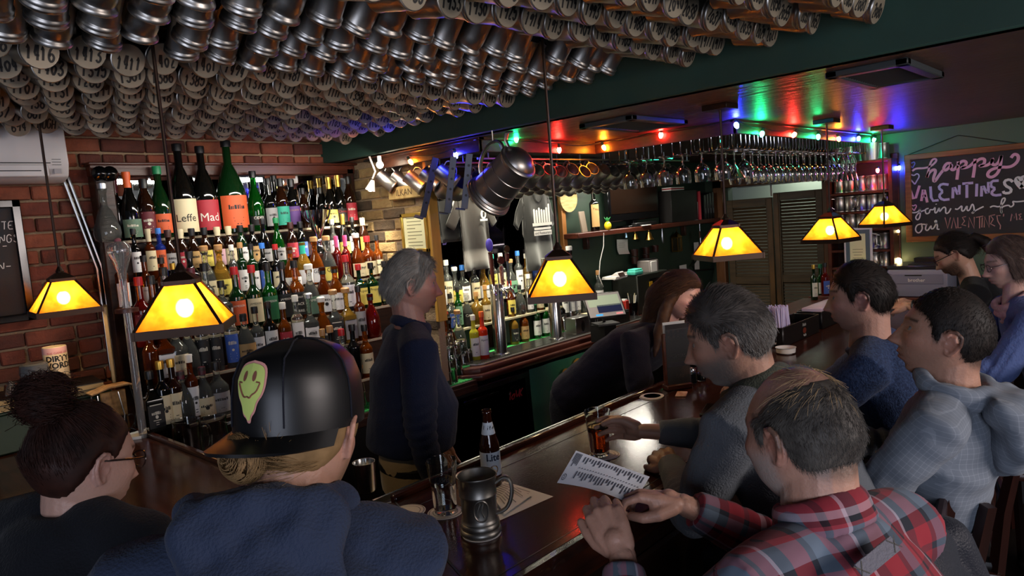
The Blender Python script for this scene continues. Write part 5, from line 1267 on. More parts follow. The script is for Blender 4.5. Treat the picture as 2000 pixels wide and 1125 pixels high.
# bells, opener, lantern, papers hanging below the shelf
def bell(px,py,r_,label):
    q =ony(px,py,YS +0.0); t =thing('brass_bell',label,'bell',q,group='brass bells under the wall shelf')
    MB().lathe([(0.0005,r_ *1.7),(r_ *0.35,r_ *1.6),(r_ *0.55,r_ *1.1),(r_ *0.7,r_ *0.5),(r_,0.05*r_),(r_ *1.02,0),(r_ *0.9,0.02*r_),(r_ *0.5,r_ *0.9),(0.0005,r_ *1.3)],18).build('bell_cup',M_BRASS,t)
    MB().cyl((0,0,r_ *1.65),(0,0,max(zs -0.04-q.z,r_ *1.8)),0.003,n=6).sphere((0,0,r_ *0.05),r_ *0.25,8,6).build('bell_hook',M_BRASS,t)
bell(1241,467,0.030,'small brass bell hanging under the wall shelf'); bell(1268,468,0.042,'larger tarnished brass bell hanging under the wall shelf')
def hang_paper(px,py,w_,h_,tilt,label,y=YS +0.16,curl=0.0,name='paper_note'):
    q =ony(px,py,y); mb =MB(); n =6; vs =[]; fs =[]
    for i in range(n +1):
        for j in range(n +1):
            u,v =i /n -.5,j /n -.5; vs.append((u *w_,-0.004-curl *(v +.5 if v < 0 else .5)*.0-curl *max(0,-v) ** 2*4,v *h_))
    for i in range(n):
        for j in range(n):a_ =i *(n +1)+j; fs.append((a_,a_ +n +1,a_ +n +2,a_ +1))
    t =thing(name,label,'paper',q); t.rotation_euler =(0,tilt,0); mb.add(vs,fs).build('paper_sheet',M_WHITE,t)
    l_ =MB()
    for j in range(4):l_.box((-0.01,-0.0055,h_ *(0.25-0.13*j)),(w_ *(0.5+0.1*(j % 2)),0.0005,0.003))
    l_.build('print_line',mat('print_grey2','#8a8780',0.7),t,smooth=False); return t
hang_paper(1215,482,0.17,0.13,0.06,'white paper hanging from a blue-handled opener under the shelf',curl=0.02)
hang_paper(1334,535,0.14,0.18,0.0,'white sheet taped to the green wall below the lantern',YG -0.01)
hang_paper(1360,500,0.10,0.28,0.03,'long white note taped to the green wall left of a lamp',YG -0.012)
hang_paper(1385,478,0.10,0.16,-0.35,'white sheet tucked behind the black hanger near the post',YG -0.03)
lt_ =thing('candle_lantern','small tarnished brass lantern on the green wall','lantern',ony(1323,490,YS +0.12))
MB().box((0,0,0),(0.085,0.07,0.012)).box((0,0,0.13),(0.085,0.07,0.008)).build('lantern_plate',M_BRASS,lt_,bevel=0.002)
for sx in (-1,1):
    for sy in (-1,1):MB().box((sx *0.038,sy *0.03,0.065),(0.007,0.007,0.13)).build('lantern_post',M_BRASS,lt_)
MB().add([(-.045,-.037,.134),(.045,-.037,.134),(.045,.037,.134),(-.045,.037,.134),(0,0,.19)],[(0,1,4),(1,2,4),(2,3,4),(3,0,4),(3,2,1,0)]).build('lantern_roof',M_BRASS,lt_,smooth=False)
MB().box((0,0,0.065),(0.066,0.05,0.118)).build('lantern_glass',mat('lantern_glass','#3a3420',0.1,trans=0.5),lt_)
MB().tube([(0,0,0.19),(0.012,0,0.21),(0,0,0.225),(-0.012,0,0.21),(0,0,0.19)],0.003,6).build('lantern_ring',M_BRASS,lt_)
op =thing('bottle_opener','steel bottle opener hanging on a hook under the shelf end','opener',ony(1368,470,YS)); MB().tube([(0,0,0.04),(0,0,-0.03),(0.018,0,-0.045),(0.018,0,-0.075),(-0.018,0,-0.075),(-0.018,0,-0.045),(0,0,-0.03)],0.005,6).build('opener_frame',M_STEEL,op); MB().box((0,0,0.06),(0.03,0.008,0.07)).build('opener_grip',M_WOODDK,op,bevel=0.002); MB().cyl((0,0,0.09),(0,0,zs -0.04-op.location.z),0.002,n=6).build('opener_hook',M_STEEL,op)
op =thing('scissors','pair of steel scissors hanging under the wall shelf','scissors',ony(1294,462,YS)); MB().tube([(0,0,0.08),(0.006,0,0),(0.012,0,-0.06)],[0.003,0.006,0.002],6).tube([(0,0,0.08),(-0.006,0,0),(-0.004,0,-0.06)],[0.003,0.006,0.002],6).build('scissor_blades',M_STEEL,op); MB().tube([(0.0,0,0.08),(0.014,0,0.095),(0,0,0.115),(-0.014,0,0.095)],0.004,6,closed=True).build('scissor_grip',M_STEEL,op)
op =thing('waiter_key','blue handled key on a ring hanging under the wall shelf','key',ony(1222,455,YS)); MB().tube([(0.012*math.cos(a_),0,0.025+0.012*math.sin(a_)) for a_ in [i *.7 for i in range(9)]],0.002,6,closed=True).build('key_ring',M_STEEL,op); MB().tube([(0,0,0.012),(0.004,0,-0.04)],[0.006,0.009],6).build('key_handle',mat('key_blue','#9cc4e0',0.4),op)
wc =thing('white_cord','thin white cord looping down from the wall shelf','cord',(0,0,0)); MB().tube([ony(1179,455,YS -.01),ony(1179,480,YS),ony(1172,510,YS),ony(1170,540,YS),ony(1178,560,YS)],0.0035,6).build('cord_run',M_WHITE,wc)
bh =thing('black_hook_frame','bent black metal hanger on the green wall beside the post','hanger',(0,0,0)); MB().tube([ony(1392,440,YG -.05),ony(1380,478,YG -.05),ony(1352,520,YG -.05),ony(1356,528,YG -.05),ony(1404,525,YG -.05)],0.008,8).build('hanger_bar',M_BLACK,bh)
# magnetic rack of small dark cups (shot mugs) on the wall
for i,(px,py) in enumerate(((1240,490),(1262,500),(1240,505),(1262,486),(1280,482))):
    t =thing('brown_cup','dark brown cup in the cluster on the green wall, %s' % ('left middle','right bottom','left bottom','top middle','top right')[i],'cup',ony(px,py +10,YG -0.07),group='brown cups on the green wall'); MB().lathe([(0.0005,0),(0.030,0),(0.034,0.06),(0.031,0.06),(0.028,0.005),(0.0005,0.004)],16).build('cup_body',mat('cup_brown','#3a1e18',0.3),t); MB().tube([(0.03,0,0.05),(0.05,0,0.045),(0.05,0,0.02),(0.03,0,0.012)],0.004,6).build('cup_handle',MATS['cup_brown'],t)
# ================================================================ till area on the tap counter
def at_ct(px,py,z=None):return onz(px,py,ZT if z is None else z)
cd_ =thing('cash_drawer','black cash drawer with two slots on the tap counter','cash drawer',(4.52,3.36,ZT),0.0)
MB().box((0,0,0.055),(0.46,0.34,0.105)).build('drawer_case',M_BLACK,cd_,bevel=0.004); MB().box((0.0,-0.173,0.055),(0.43,0.006,0.085)).build('drawer_front',mat('drawer_grey','#24221f',0.35),cd_,bevel=0.003)
for x in (-0.10,0.10):MB().box((x,-0.177,0.05),(0.13,0.003,0.006)).build('drawer_slot',M_INK,cd_)
pt =thing('paper_pile','loose receipts and notes piled on the cash drawer','papers',(4.55,3.34,ZT +0.109)); r =random.Random(2)
for i,c_ in enumerate(('white','cream','yellow','white','blue','white')):MB().box((r.uniform(-.14,.1),r.uniform(-.06,.08),0.0015+0.002*i),(0.12,0.08,0.0015),Matrix.Rotation(r.uniform(-.6,.6),3,'Z')).build('paper_sheet',LAB[c_],pt)
po =thing('tablet_register','white framed tablet register tilted on a stand','tablet',atd(1180,596,4.95),-0.55)
rt =Matrix.Rotation(-0.62,3,'X') @ Matrix.Identity(3)
MB().box((0,0,0),(0.28,0.014,0.20),rt).build('tablet_case',mat('tablet_dark','#1b1a1c',0.3),po,bevel=0.004)
nrm =rt @ Vector((0,-1,0))
MB().box(nrm *0.008,(0.262,0.002,0.182),rt).build('tablet_bezel',M_PLASTICW,po)
def glow(n_,c_,e_):return mat(n_,c_,0.4,emit=c_,es=e_)
MB().box(nrm *0.0095+rt @ Vector((0,0,0.03)),(0.235,0.001,0.085),rt).build('tablet_screen',glow('screen_pale','#a9b59a',0.5),po)
MB().box(nrm *0.0095+rt @ Vector((0.03,0,-0.032)),(0.18,0.001,0.06),rt).build('tablet_screen',glow('screen_navy','#232a48',0.4),po)
MB().box(nrm *0.0095+rt @ Vector((-0.06,0,-0.078)),(0.05,0.001,0.012),rt).build('tablet_button',glow('screen_cyan','#3aa0e0',1.0),po); MB().box(nrm *0.0095+rt @ Vector((0.09,0,-0.078)),(0.05,0.001,0.012),rt).build('tablet_button',glow('screen_pink','#e08a8a',0.8),po)
MB().tube([(0,0.02,0),(0,0.05,-0.06),(0,0.02,-0.12)],0.012,8).box((0,0.0,-0.128),(0.16,0.14,0.012)).build('tablet_stand',M_BLACK,po)
po.location.z =max(po.location.z,ZT +0.25)
MB().box((po.location.x,po.location.y +0.02,(ZT +po.location.z -0.134)/2),(0.14,0.12,po.location.z -0.134-ZT)).build('stand_block',M_BLACK,None).parent =None
o =sc.objects['stand_block']; tag(o,'black block that the tablet register stands on','stand')
rg =thing('receipt_printer','wide black receipt printer housing with a yellow sticker','printer',(5.35,3.46,ZT +0.0)); MB().box((0,0,0.17),(0.50,0.26,0.34)).build('printer_case',mat('register_grey','#22241f',0.4),rg,bevel=0.008); MB().box((0.09,-0.133,0.19),(0.30,0.006,0.20)).build('printer_front',M_BLACKGL,rg,bevel=0.003); MB().box((-0.05,-0.138,0.24),(0.05,0.003,0.05)).build('sticker',mat('sticker_yellow','#c89a1c',0.5),rg)
for px,c_,w_,h_,y_,lb in ((1200,'white',.20,.04,3.40,'stack of white forms on the receipt printer'),(1232,'white',.16,.06,3.48,'clipboard of papers leaning over the receipt printer')):
    t =thing('paper_stack',lb,'papers',(ony(px,540,y_).x,y_,ZT +0.342),0.1)
    for i in range(4):MB().box((0.004*i,0,0.002+0.005*i),(w_,0.13,0.0045)).build('paper_sheet',M_WHITE,t)
t =thing('teal_sponge','turquoise folded cloth lying on the receipt printer','cloth',(ony(1240,530,3.38).x,3.38,ZT +0.341)); MB().box((0,0,0.02),(0.13,0.09,0.04)).build('cloth_fold',mat('teal_cloth','#4ac0a8',0.8,bump=(40,.5,2)),t,bevel=0.012,seg=2); MB().box((0.002,0,0.045),(0.11,0.08,0.012)).build('cloth_fold',MATS['teal_cloth'],t,bevel=0.004)
t =thing('card_reader','small card reader with a white frame on the receipt printer','card reader',(ony(1210,545,3.36).x,3.37,ZT +0.341),0.1); MB().box((0,0,0.02),(0.12,0.06,0.05),Matrix.Rotation(-.5,3,'X')).build('reader_case',M_PLASTICW,t,bevel=0.004); MB().box((0,-0.032,0.03),(0.09,0.004,0.035),Matrix.Rotation(-.5,3,'X')).build('reader_screen',mat('reader_screen','#2c1a14',0.2),t)
nd =thing('napkin_dispenser','tall grey napkin dispenser with white napkins','dispenser',(ony(1272,570,3.42).x,3.44,ZT)); MB().box((0,0,0.22),(0.15,0.13,0.44)).build('dispenser_case',mat('dispenser_grey','#77706c',0.35),nd,bevel=0.006); MB().box((-0.01,-0.068,0.38),(0.10,0.008,0.10)).build('napkins',M_WHITE,nd,bevel=0.003); MB().box((0,0,0.445),(0.13,0.11,0.014)).build('dispenser_lid',M_BLACK,nd)
t =thing('red_folder','red folder standing upright behind the cash drawer','folder',(4.86,3.36,ZT),0.0); MB().box((0,0,0.08),(0.05,0.16,0.16)).build('folder_cover',mat('folder_red','#a62a22',0.4),t,bevel=0.003); MB().box((0.0,0,0.165),(0.036,0.14,0.012)).build('folder_papers',M_WHITE,t)
t =thing('pen_cup','black cup holding bundled pens beside the red folder','cup',(5.02,3.34,ZT)); MB().lathe([(0.0005,0),(0.045,0),(0.05,0.12),(0.046,0.12),(0.04,0.01),(0.0005,0.01)],18).build('cup_body',M_BLACKGL,t)
for i in range(7):a_ =i *.9; MB().cyl((0.012*math.cos(a_),0.012*math.sin(a_),0.02),(0.035*math.cos(a_),0.035*math.sin(a_),0.18+0.01*(i % 3)),0.004,n=6).build('pen',(M_WHITE,M_INK,LAB['cream'])[i % 3],t)
t =thing('copper_cup','copper cup with a stirrer on the tap counter','cup',(4.12,3.42,ZT)); MB().lathe([(0.0005,0),(0.026,0),(0.04,0.12),(0.038,0.12),(0.024,0.006),(0.0005,0.006)],18).build('cup_body',M_COPPER,t); MB().cyl((0,0,0.01),(0.02,-0.01,0.18),0.004,n=6).build('stirrer',M_BRASS,t)
for i in range(3):t =thing('shaker_tin','steel shaker tin beside the copper cup, %s from it' % ORD[i],'shaker',(4.22+0.085*i,3.44,ZT),group='steel shaker tins'); MB().lathe([(0.0005,0),(0.032,0),(0.036,0.09),(0.034,0.10),(0.02,0.13),(0.018,0.15),(0.0005,0.152)],18).build('shaker_body',M_STEEL,t); MB().lathe([(0.0365,0.086),(0.037,0.096),(0.034,0.099)],18).build('shaker_rim',M_CHROME,t)
t =thing('caddy_bin','square steel bin with a dark oval between the tower and the cash drawer','bin',(4.17,3.27,ZT +0.014)); MB().box((0,0,0.06),(0.17,0.10,0.12)).build('bin_body',M_STEELBR,t,bevel=0.004); MB().sphere((0.0,-0.051,0.055),(0.022,0.003,0.045),14,10).build('bin_window',M_BLACK,t); MB().box((0.09,0,0.06),(0.012,0.11,0.13)).build('bin_flange',M_STEEL,t)
for px,py,rz_,lb in ((1215,628,0.2,'white paper slip on the tap counter, nearer the cash drawer'),(1222,620,0.5,'white round-cornered slip on the tap counter beyond the first')):
    q =at_ct(px,py); o =MB().box((0,0,0.001),(0.13,0.06,0.002)).build('paper_slip',M_WHITE,None,q,bevel=0.0005); o.rotation_euler.z =rz_; tag(o,lb,'paper')
t =thing('baseball_cap_pile','dark bag with a green logo slumped against the green wall','bag',(ony(1310,560,3.45).x,3.45,ZT)); mb =MB().sphere((0,0,0.10),(0.16,0.09,0.13),16,12); r =random.Random(8); mb.v =[(x +0.02*noise.noise(Vector((x *12,y *12,z *12))),y,max(z +0.02*noise.noise(Vector((x *9,3,z *9))),0)) for x,y,z in mb.v]; mb.build('bag_body',mat('bag_black','#101012',0.7),t); MB().sphere((0.0,-0.085,0.15),(0.05,0.02,0.045),12,8).build('bag_logo',mat('bag_green','#1c6a40',0.7),t);
t =thing('squeeze_bottle','small white dropper bottle near the paper sheet','bottle',(ony(1323,560,3.40).x,3.40,ZT +0.10)); MB().lathe([(0.0005,0),(0.024,0),(0.024,0.05),(0.010,0.065),(0.0005,0.066)],14).build('bottle_body',M_WHITE,t); MB().lathe([(0.011,0.062),(0.010,0.085),(0.0005,0.086)],12).build('bottle_cap',M_BLACK,t); t['label']='small white dropper bottle with a black cap under the wall papers'
MB().box((t.location.x,3.42,ZT +0.05),(0.30,0.12,0.10)).build('dark_case',M_BLACK,None,bevel=0.004); tag(sc.objects['dark_case'],'low black case under the white dropper bottle','case')
# soda pourers / mixer bottles with coloured tips near the post of the shirts
for px,c_,lb in ((1105,'blue','clear mixer bottle with a blue pourer tip'),(1117,'red','clear mixer bottle with a red pourer and green tip'),(1128,'white','clear mixer bottle with a white pourer'),(1140,'silver','clear mixer bottle with a steel pourer'),(1172,'cork','tall clear bottle with a tan cork beside the cord')):
    B(px,'c','slim' if c_ != 'cork' else 'wine','clear',c_,'white' if c_ != 'silver' else None,y=3.44,z=ZT +0.12,scale=0.98,extra=lb +' beside the far beer tower')
MB().box((4.56,3.50,ZT +0.06),(0.62,0.14,0.118)).build('mixer_step',M_WOODDK,st_,bevel=0.003)
# flag / banner and cooler under the tap counter
fl =thing('harp_banner','dark green banner with a gold harp hanging below the tap counter','banner',(0,0,0))
fa,fb =ony(1030,712,3.085),ony(1172,680,3.085); nx,nz_ =26,14; vs =[]; fs =[]; zb_ =0.30; zt_ =ZT -0.085
for i in range(nx +1):
    for j in range(nz_ +1):
        u,v =i /nx,j /nz_; x =fa.x +(fb.x -fa.x)*u +0.02*v *math.sin(u *9); vs.append((x,3.075-0.022*math.sin(u *15+0.6*v)*(0.3+v),zt_ +(zb_ -zt_)*v))
for i in range(nx):
    for j in range(nz_):a_ =i *(nz_ +1)+j; fs.append((a_,a_ +1,a_ +nz_ +2,a_ +nz_ +1))
MB().add(vs,fs).build('banner_cloth',mat('banner_green','#1f7048',0.75,sheen=0.3),fl)
hp =MB(); cx =fa.x +(fb.x -fa.x)*0.52; zh =zt_ -0.06
for pts,wd in (([(-.11,-.10),(-.10,-.02),(-.06,-.015),(-.03,-.05),(.0,-.03),(.03,.02),(.07,.03),(.10,-.02),(.11,-.12),(.12,-.22),(.13,-.30)],0.032),([(-.11,-.10),(-.11,-.25),(-.10,-.40),(-.06,-.52)],0.026)):ribbon(hp,smooth_poly(pts,2),wd)
hp.v =[(cx +x *1.05,3.046,zh +y) for x,y,z in hp.v]; hp.build('harp_emblem',mat('harp_gold','#c8963a',0.6),fl,smooth=False)
fz =thing('bottle_cooler','black bottle cooler under the back counter with a red emblem','cooler',(0,0,0)); fzx =ony(1000,790,3.10).x
MB().box((fzx -0.30,3.155,0.44),(0.95,0.06,0.80)).build('cooler_door',mat('cooler_black','#0d0d0e',0.35),fz,bevel=0.006); MB().box((fzx -0.25,3.118,0.80),(0.30,0.016,0.02)).build('door_handle',M_BLACKGL,fz,bevel=0.003)
eq =ony(1008,771,3.12); MB().lathe([(0.0005,0.002),(0.062,0.002),(0.064,0.0)],24,Matrix.Translation((eq.x,3.122,eq.z)) @ Matrix.Rotation(math.pi /2,4,'X')).build('emblem_disc',M_BLACKGL,fz)
mb =MB(); write(mb,'lawk',0.05,0.009,0,0,slant=0.25,center=True); mb.v =[(eq.x +x,3.117,eq.z -0.02+y) for x,y,z in mb.v]; mb.build('lettering',mat('emblem_red','#b03038',0.5),fz,smooth=False)
# ================================================================ end wall: tankard shelves, framed sheet, printer, chalkboard
ms =thing('tankard_shelves','dark wood shelves of pewter tankards on the end wall','shelf',(0,0,0))
y0,y1 =onx(1742,400,XE -0.15).y,onx(1620,400,XE -0.15).y; zz0,zz1 =1.05,onx(1680,315,XE -0.15).z
for y in (y0,y1):MB().box((XE -0.09,y,(zz0 +zz1)/2),(0.18,0.028,zz1 -zz0)).build('side_panel',M_WOODRED,ms,bevel=0.003)
MB().box((XE -0.012,(y0 +y1)/2,(zz0 +zz1)/2),(0.02,y1 -y0,zz1 -zz0)).build('back_panel',M_WOODDK,ms)
lev =[onx(1680,py,XE -0.16).z for py in (315,375,413,447,488,522)]
for z in lev:MB().box((XE -0.09,(y0 +y1)/2,z -0.008),(0.175,y1 -y0,0.018)).build('shelf_board',M_WOODRED,ms,bevel=0.002)
for li,z in enumerate(lev):
    zn =lev[li -1] if li else None
    n =5
    for i in range(n):
        if li >= 4 and i > 2:continue
        y =y0 +0.065+(y1 -y0 -0.13)*i /(n -1)
        t =thing('shelf_tankard','pewter tankard on the end wall shelves, %s row, %s from the chalkboard' % (('top','second','third','fourth','fifth','lowest')[li],ORD[i]),'mug',(XE -0.10,y,z +0.002),RN.uniform(1.2,5.0),group='tankards on the end wall shelves')
        if zn is not None:t.scale =(1,1,min(1.0,(zn -z -0.022)/0.122))
        link('mug_body',ME_TK,t); link('mug_handle',ME_TH,t)
fs_ =thing('framed_sheet','framed typed sheet with a grey mat in front of the tankard shelves','picture frame',(0,0,0))
fa,fb =onx(1645,452,XE -0.30),onx(1702,520,XE -0.30); cy,cz =(fa.y +fb.y)/2,(fa.z +fb.z)/2; fw =fa.y -fb.y; fh =fa.z +.02-1.092; cz =1.092+fh /2
MB().box((XE -0.26,cy,cz),(0.02,fw,fh)).build('frame_back',M_PLASTICW,fs_,bevel=0.003); MB().box((XE -0.272,cy,cz),(0.004,fw -0.03,fh -0.03)).build('mat_board',mat('mat_slate','#4a5a60',0.6),fs_); MB().box((XE -0.275,cy,cz),(0.004,fw -0.09,fh -0.09)).build('typed_sheet',mat('sheet_cream','#d5cf9c',0.6),fs_)
l_ =MB()
for j in range(9):l_.box((XE -0.2775,cy,cz +0.09-0.022*j),(0.0006,(fw -0.12)*(0.9-0.2*(j % 3 == 2)),0.004))
l_.build('print_line',MATS['print_grey'],fs_,smooth=False)
sdk =thing('service_ledge','dark service ledge below the tankard shelves carrying the printer','counter',(0,0,0)); MB().box((XE -0.22,1.25,0.53),(0.42,1.7,1.06)).build('ledge_body',M_BARFRONT,sdk,bevel=0.006); MB().box((XE -0.23,1.25,1.075),(0.46,1.72,0.03)).build('ledge_top',M_WOODRED,sdk,bevel=0.004)
pq0,pq1 =onx(1733,580,XE -0.42),onx(1852,585,XE -0.42)
prn =thing('laser_printer','grey laser printer with a dark top beside the man with the ponytail','printer',(XE -0.235,(pq0.y +pq1.y)/2,1.092)); pw =abs(pq0.y -pq1.y); phh =onx(1790,527,XE -0.42).z -1.092
MB().box((0,0,phh /2),(0.37,pw,phh)).build('printer_case',mat('printer_grey','#77788a',0.45),prn,bevel=0.012,seg=2); MB().box((0.01,0,phh +0.012),(0.37,pw +0.004,0.03)).build('printer_top',mat('printer_black','#1b1b20',0.35),prn,bevel=0.008); MB().box((0.02,-0.03,phh +0.029),(0.20,pw *0.55,0.006)).build('output_tray',M_BLACK,prn)
MB().box((-0.187,0.0,phh *0.66),(0.004,pw *0.86,phh *0.36)).build('front_panel',mat('printer_grey2','#6d6e80',0.45),prn,bevel=0.002); MB().box((-0.19,0.02,phh *0.80),(0.003,pw *0.28,0.008)).build('panel_grip',M_INK,prn); mb =type_mb('brother',0.035); mb.xf(Matrix(((0,0,1,-0.191),(-1,0,0,0.0),(0,1,0,phh *0.62),(0,0,0,1)))); mb.build('lettering',M_WHITE,prn,smooth=False)
bxs =thing('packet_box','black box with white patterned stickers behind the laser printer','box',(XE -0.10,onx(1835,510,XE -0.15).y,1.092)); hb_ =onx(1835,503,XE -0.15).z -1.092; MB().box((0,0,hb_ /2),(0.10,0.34,hb_)).build('box_body',M_BLACK,bxs,bevel=0.003)
for y in (0.12,0.0,-0.09):MB().box((-0.052,y,hb_ -0.07),(0.002,0.05,0.06)).build('sticker',M_WHITE,bxs)
# chalkboard
cbd =thing('chalkboard','large wood framed chalkboard lettered happy VALENTINES on the end wall','chalkboard',(XE,0,0))
by1,by0 =onx(1769,390,XE -0.02).y,-0.55; bzt,bzb =onx(1769,303,XE -0.02).z,onx(1772,473,XE -0.02).z
M_CBF =mat('chalkboard_frame','#8d5a30',0.45,var=('#6e421f',10,(1,0.4,6)),bump=(12,.1,3,(1,1,5)))
MB().box((-0.012,(by0 +by1)/2,(bzt +bzb)/2),(0.016,by1 -by0 -0.02,bzt -bzb -0.02)).build('board_face',mat('chalkboard_face','#22201f',0.7,var=('#2d2a2a',2.5)),cbd)
f =MB(); fw_ =0.042; f.box((-0.02,by1 -fw_ /2,(bzt +bzb)/2),(0.035,fw_,bzt -bzb)); f.box((-0.02,(by0 +by1)/2,bzt -fw_ /2),(0.034,by1 -by0,fw_)); f.box((-0.02,(by0 +by1)/2,bzb +fw_ /2),(0.034,by1 -by0,fw_)); f.box((-0.02,by0 +fw_ /2,(bzt +bzb)/2),(0.035,fw_,bzt -bzb)); f.build('board_frame',M_CBF,cbd,bevel=0.004)
M_CH ={'pink':mat('chalk_pink','#d9a0b4',0.9),'lilac':mat('chalk_lilac','#b9a8cc',0.9),'white':mat('chalk_white','#d9d2cc',0.9),'rose':mat('chalk_rose','#b08078',0.9),'blue':mat('chalk_blue','#6a6ac8',0.9)}
# pen strokes measured on the board: u to the right, v up, in metres from the top left inner corner
CX0,CY0,SC =1774.0,318.0,1.0
def bpt_(px,py):
    q =onx(px,py,XE -0.021); return (q.y,q.z)
def stroke(pts,wd,c_,it=2):
    """pts: pixel places of the chalk line on the flat board"""
    yz =[bpt_(1700+x *300/1688.0,270+y *200/1125.0) for x,y in pts]
    mb =MB(); ribbon(mb,smooth_poly(yz,it),wd); mb.v =[(-0.0215,a_,b_) for a_,b_,z in mb.v]
    mb.build('chalk_and_reflected_text',M_CH[c_],cbd,smooth=False)
W1 =0.020
stroke([(460,360),(500,330),(600,330),(680,300),(735,240),(700,220),(660,260),(620,430)],W1 *.7,'pink'); stroke([(620,430),(650,370),(700,340),(720,360),(690,440),(700,490),(760,400),(800,350)],W1,'pink')
stroke([(890,280),(840,270),(800,330),(820,360),(870,320),(895,280),(885,345),(920,350),(960,300)],W1,'pink'); stroke([(965,255),(965,350),(950,455)],W1,'pink'); stroke([(965,290),(1010,245),(1060,260),(1040,310),(980,330),(1080,320),(1140,260)],W1,'pink')
stroke([(1150,225),(1145,330),(1128,432)],W1,'pink'); stroke([(1150,270),(1200,225),(1260,225),(1250,290),(1180,310),(1290,300),(1340,250),(1345,215),(1330,270),(1360,300),(1410,270),(1440,190)],W1,'pink'); stroke([(1440,190),(1430,300),(1400,390),(1330,435),(1280,410),(1310,350),(1420,315),(1540,320),(1620,260),(1630,190),(1580,170),(1545,215)],W1,'pink')
for x,y,s_,c_,w_ in ((460,290,34,'blue',.008),(485,440,60,'lilac',.009),(478,760,33,'pink',.008),(1660,480,60,'white',.03)):
    stroke([(x +4,y +s_ *1.1),(x -s_,y -s_ *.1),(x -s_ *.7,y -s_ *.75),(x -s_ *.1,y -s_ *.45),(x +s_ *.5,y -s_ *.95),(x +s_ *.95,y -s_ *.4),(x +s_ *.4,y +s_ *.5),(x +4,y +s_ *1.1)],w_,c_,2)
W2 =0.018
for pts,c_ in (([(435,560),(485,700),(540,520)],'pink'),([(560,690),(585,525),(625,705)],'pink'),([(575,640),(610,630)],'pink'),([(660,530),(670,690),(750,680)],'lilac'),([(860,510),(780,500),(745,545),(800,585),(750,630),(790,680),(870,670)],'lilac'),([(905,660),(910,505),(975,650),(978,515)],'lilac'),([(1010,500),(1130,490)],'lilac'),([(1060,500),(1060,655)],'lilac'),([(1170,500),(1165,640)],'lilac'),([(1220,640),(1225,490),(1295,640),(1298,480)],'lilac'),([(1410,465),(1330,470),(1320,530),(1375,550),(1325,600),(1360,630),(1440,620)],'lilac'),([(1565,480),(1530,450),(1470,470),(1480,520),(1550,555),(1540,600),(1470,605),(1460,580)],'white')):stroke(pts,W2,c_,1)
W3 =0.0095
stroke([(440,815),(500,820),(545,790),(545,740),(550,860),(520,905),(490,870),(540,810),(600,790)],W3,'white'); stroke([(640,770),(600,780),(610,835),(650,820),(655,780),(690,790),(715,750),(705,820),(730,820),(760,750),(755,820),(800,755),(830,760),(825,830),(860,820),(885,770)],W3,'white'); stroke([(722,720),(724,728)],W3,'white')
stroke([(930,775),(960,785),(1010,730),(1000,800),(1030,800),(1065,730),(1060,795),(1090,795),(1120,710),(1140,760),(1140,820),(1105,825),(1180,780),(1245,750)],W3,'white')
stroke([(1315,760),(1350,740),(1420,760),(1480,690),(1480,650),(1440,670),(1430,800),(1450,830),(1430,760),(1520,730),(1540,760),(1580,730),(1560,690),(1600,700),(1688,690)],W3,'white')
stroke([(570,940),(510,950),(490,1010),(530,1050),(575,1000),(560,940),(620,950)],W3,'white'); stroke([(620,940),(600,1000),(630,1020),(670,950),(665,1000),(700,990),(735,900),(700,910),(740,950),(730,1000),(760,1000)],W3,'white')
W4 =0.0065
for pts in ([(820,870),(850,990),(880,870)],[(890,990),(915,870),(945,990)],[(960,870),(962,985),(1000,980)],[(1050,860),(1010,870),(1035,910),(1005,950),(1050,960)],[(1080,980),(1085,870),(1140,990),(1142,865)],[(1160,870),(1240,855)],[(1200,865),(1200,990)],[(1230,870),(1225,980)],[(1250,980),(1255,860),(1305,980),(1308,850)],[(1370,840),(1320,850),(1350,890),(1320,940),(1370,965)],[(1430,850),(1390,850),(1400,910),(1430,960),(1425,1000)],[(1465,830),(1462,860)],[(1540,910),(1555,830),(1580,880),(1600,820),(1610,900)],[(1660,830),(1630,840),(1650,860),(1635,890),(1670,890)]):stroke(pts,W4,'rose',0)
tag(MB().tube([onx(1768,330-25,XE -.02),onx(1872,264,XE -.01),onx(1990,280,XE -.02)],0.0025,5).build('hanging_wire',M_INK),'thin wire that the big chalkboard hangs from','wire')
tag(MB().box((XE -0.015,onx(1752,420,XE).y,1.4),(0.03,0.05,1.5)).build('trim_6',M_WOODRED,bevel=0.003),kind='structure')
gq =onx(1754,510,XE -0.08); t =thing('globe_bulb','bare warm white bulb on the casing by the laser printer','bulb',gq); MB().sphere((0,0,0),0.026,14,10).build('light_bulb',mat('warm_globe','#ffffff',.4,emit='#ffe0a0',es=28),t); MB().cyl((0,0,-0.05),(0,0,-0.018),0.013).build('bulb_socket',M_BRASS,t)
gq =onx(1754,452,XE -0.06); t =thing('globe_bulb','small warm bulb on the casing behind the farthest lamp','bulb',gq); MB().sphere((0,0,0),0.012,12,8).build('light_bulb',MATS['warm_globe'],t); MB().cyl((0,0,-0.03),(0,0,-0.008),0.008).build('bulb_socket',M_BRASS,t)
tn =thing('ice_bucket','steel bucket with a large oval handle on top of the tankard shelves','bucket',(XE -0.10,(y0 +y1)/2-0.08,zz1 +0.002)); MB().lathe([(0.0005,0),(0.07,0),(0.08,0.13),(0.077,0.13),(0.067,0.005),(0.0005,0.005)],22).build('bucket_body',M_PEWTER,tn); MB().tube([(-0.02,0.085+0.035*math.cos(a_),0.065+0.055*math.sin(a_)) for a_ in [i *math.pi /8 for i in range(16)]],0.006,6,closed=True).build('bucket_handle',M_CHROME,tn)
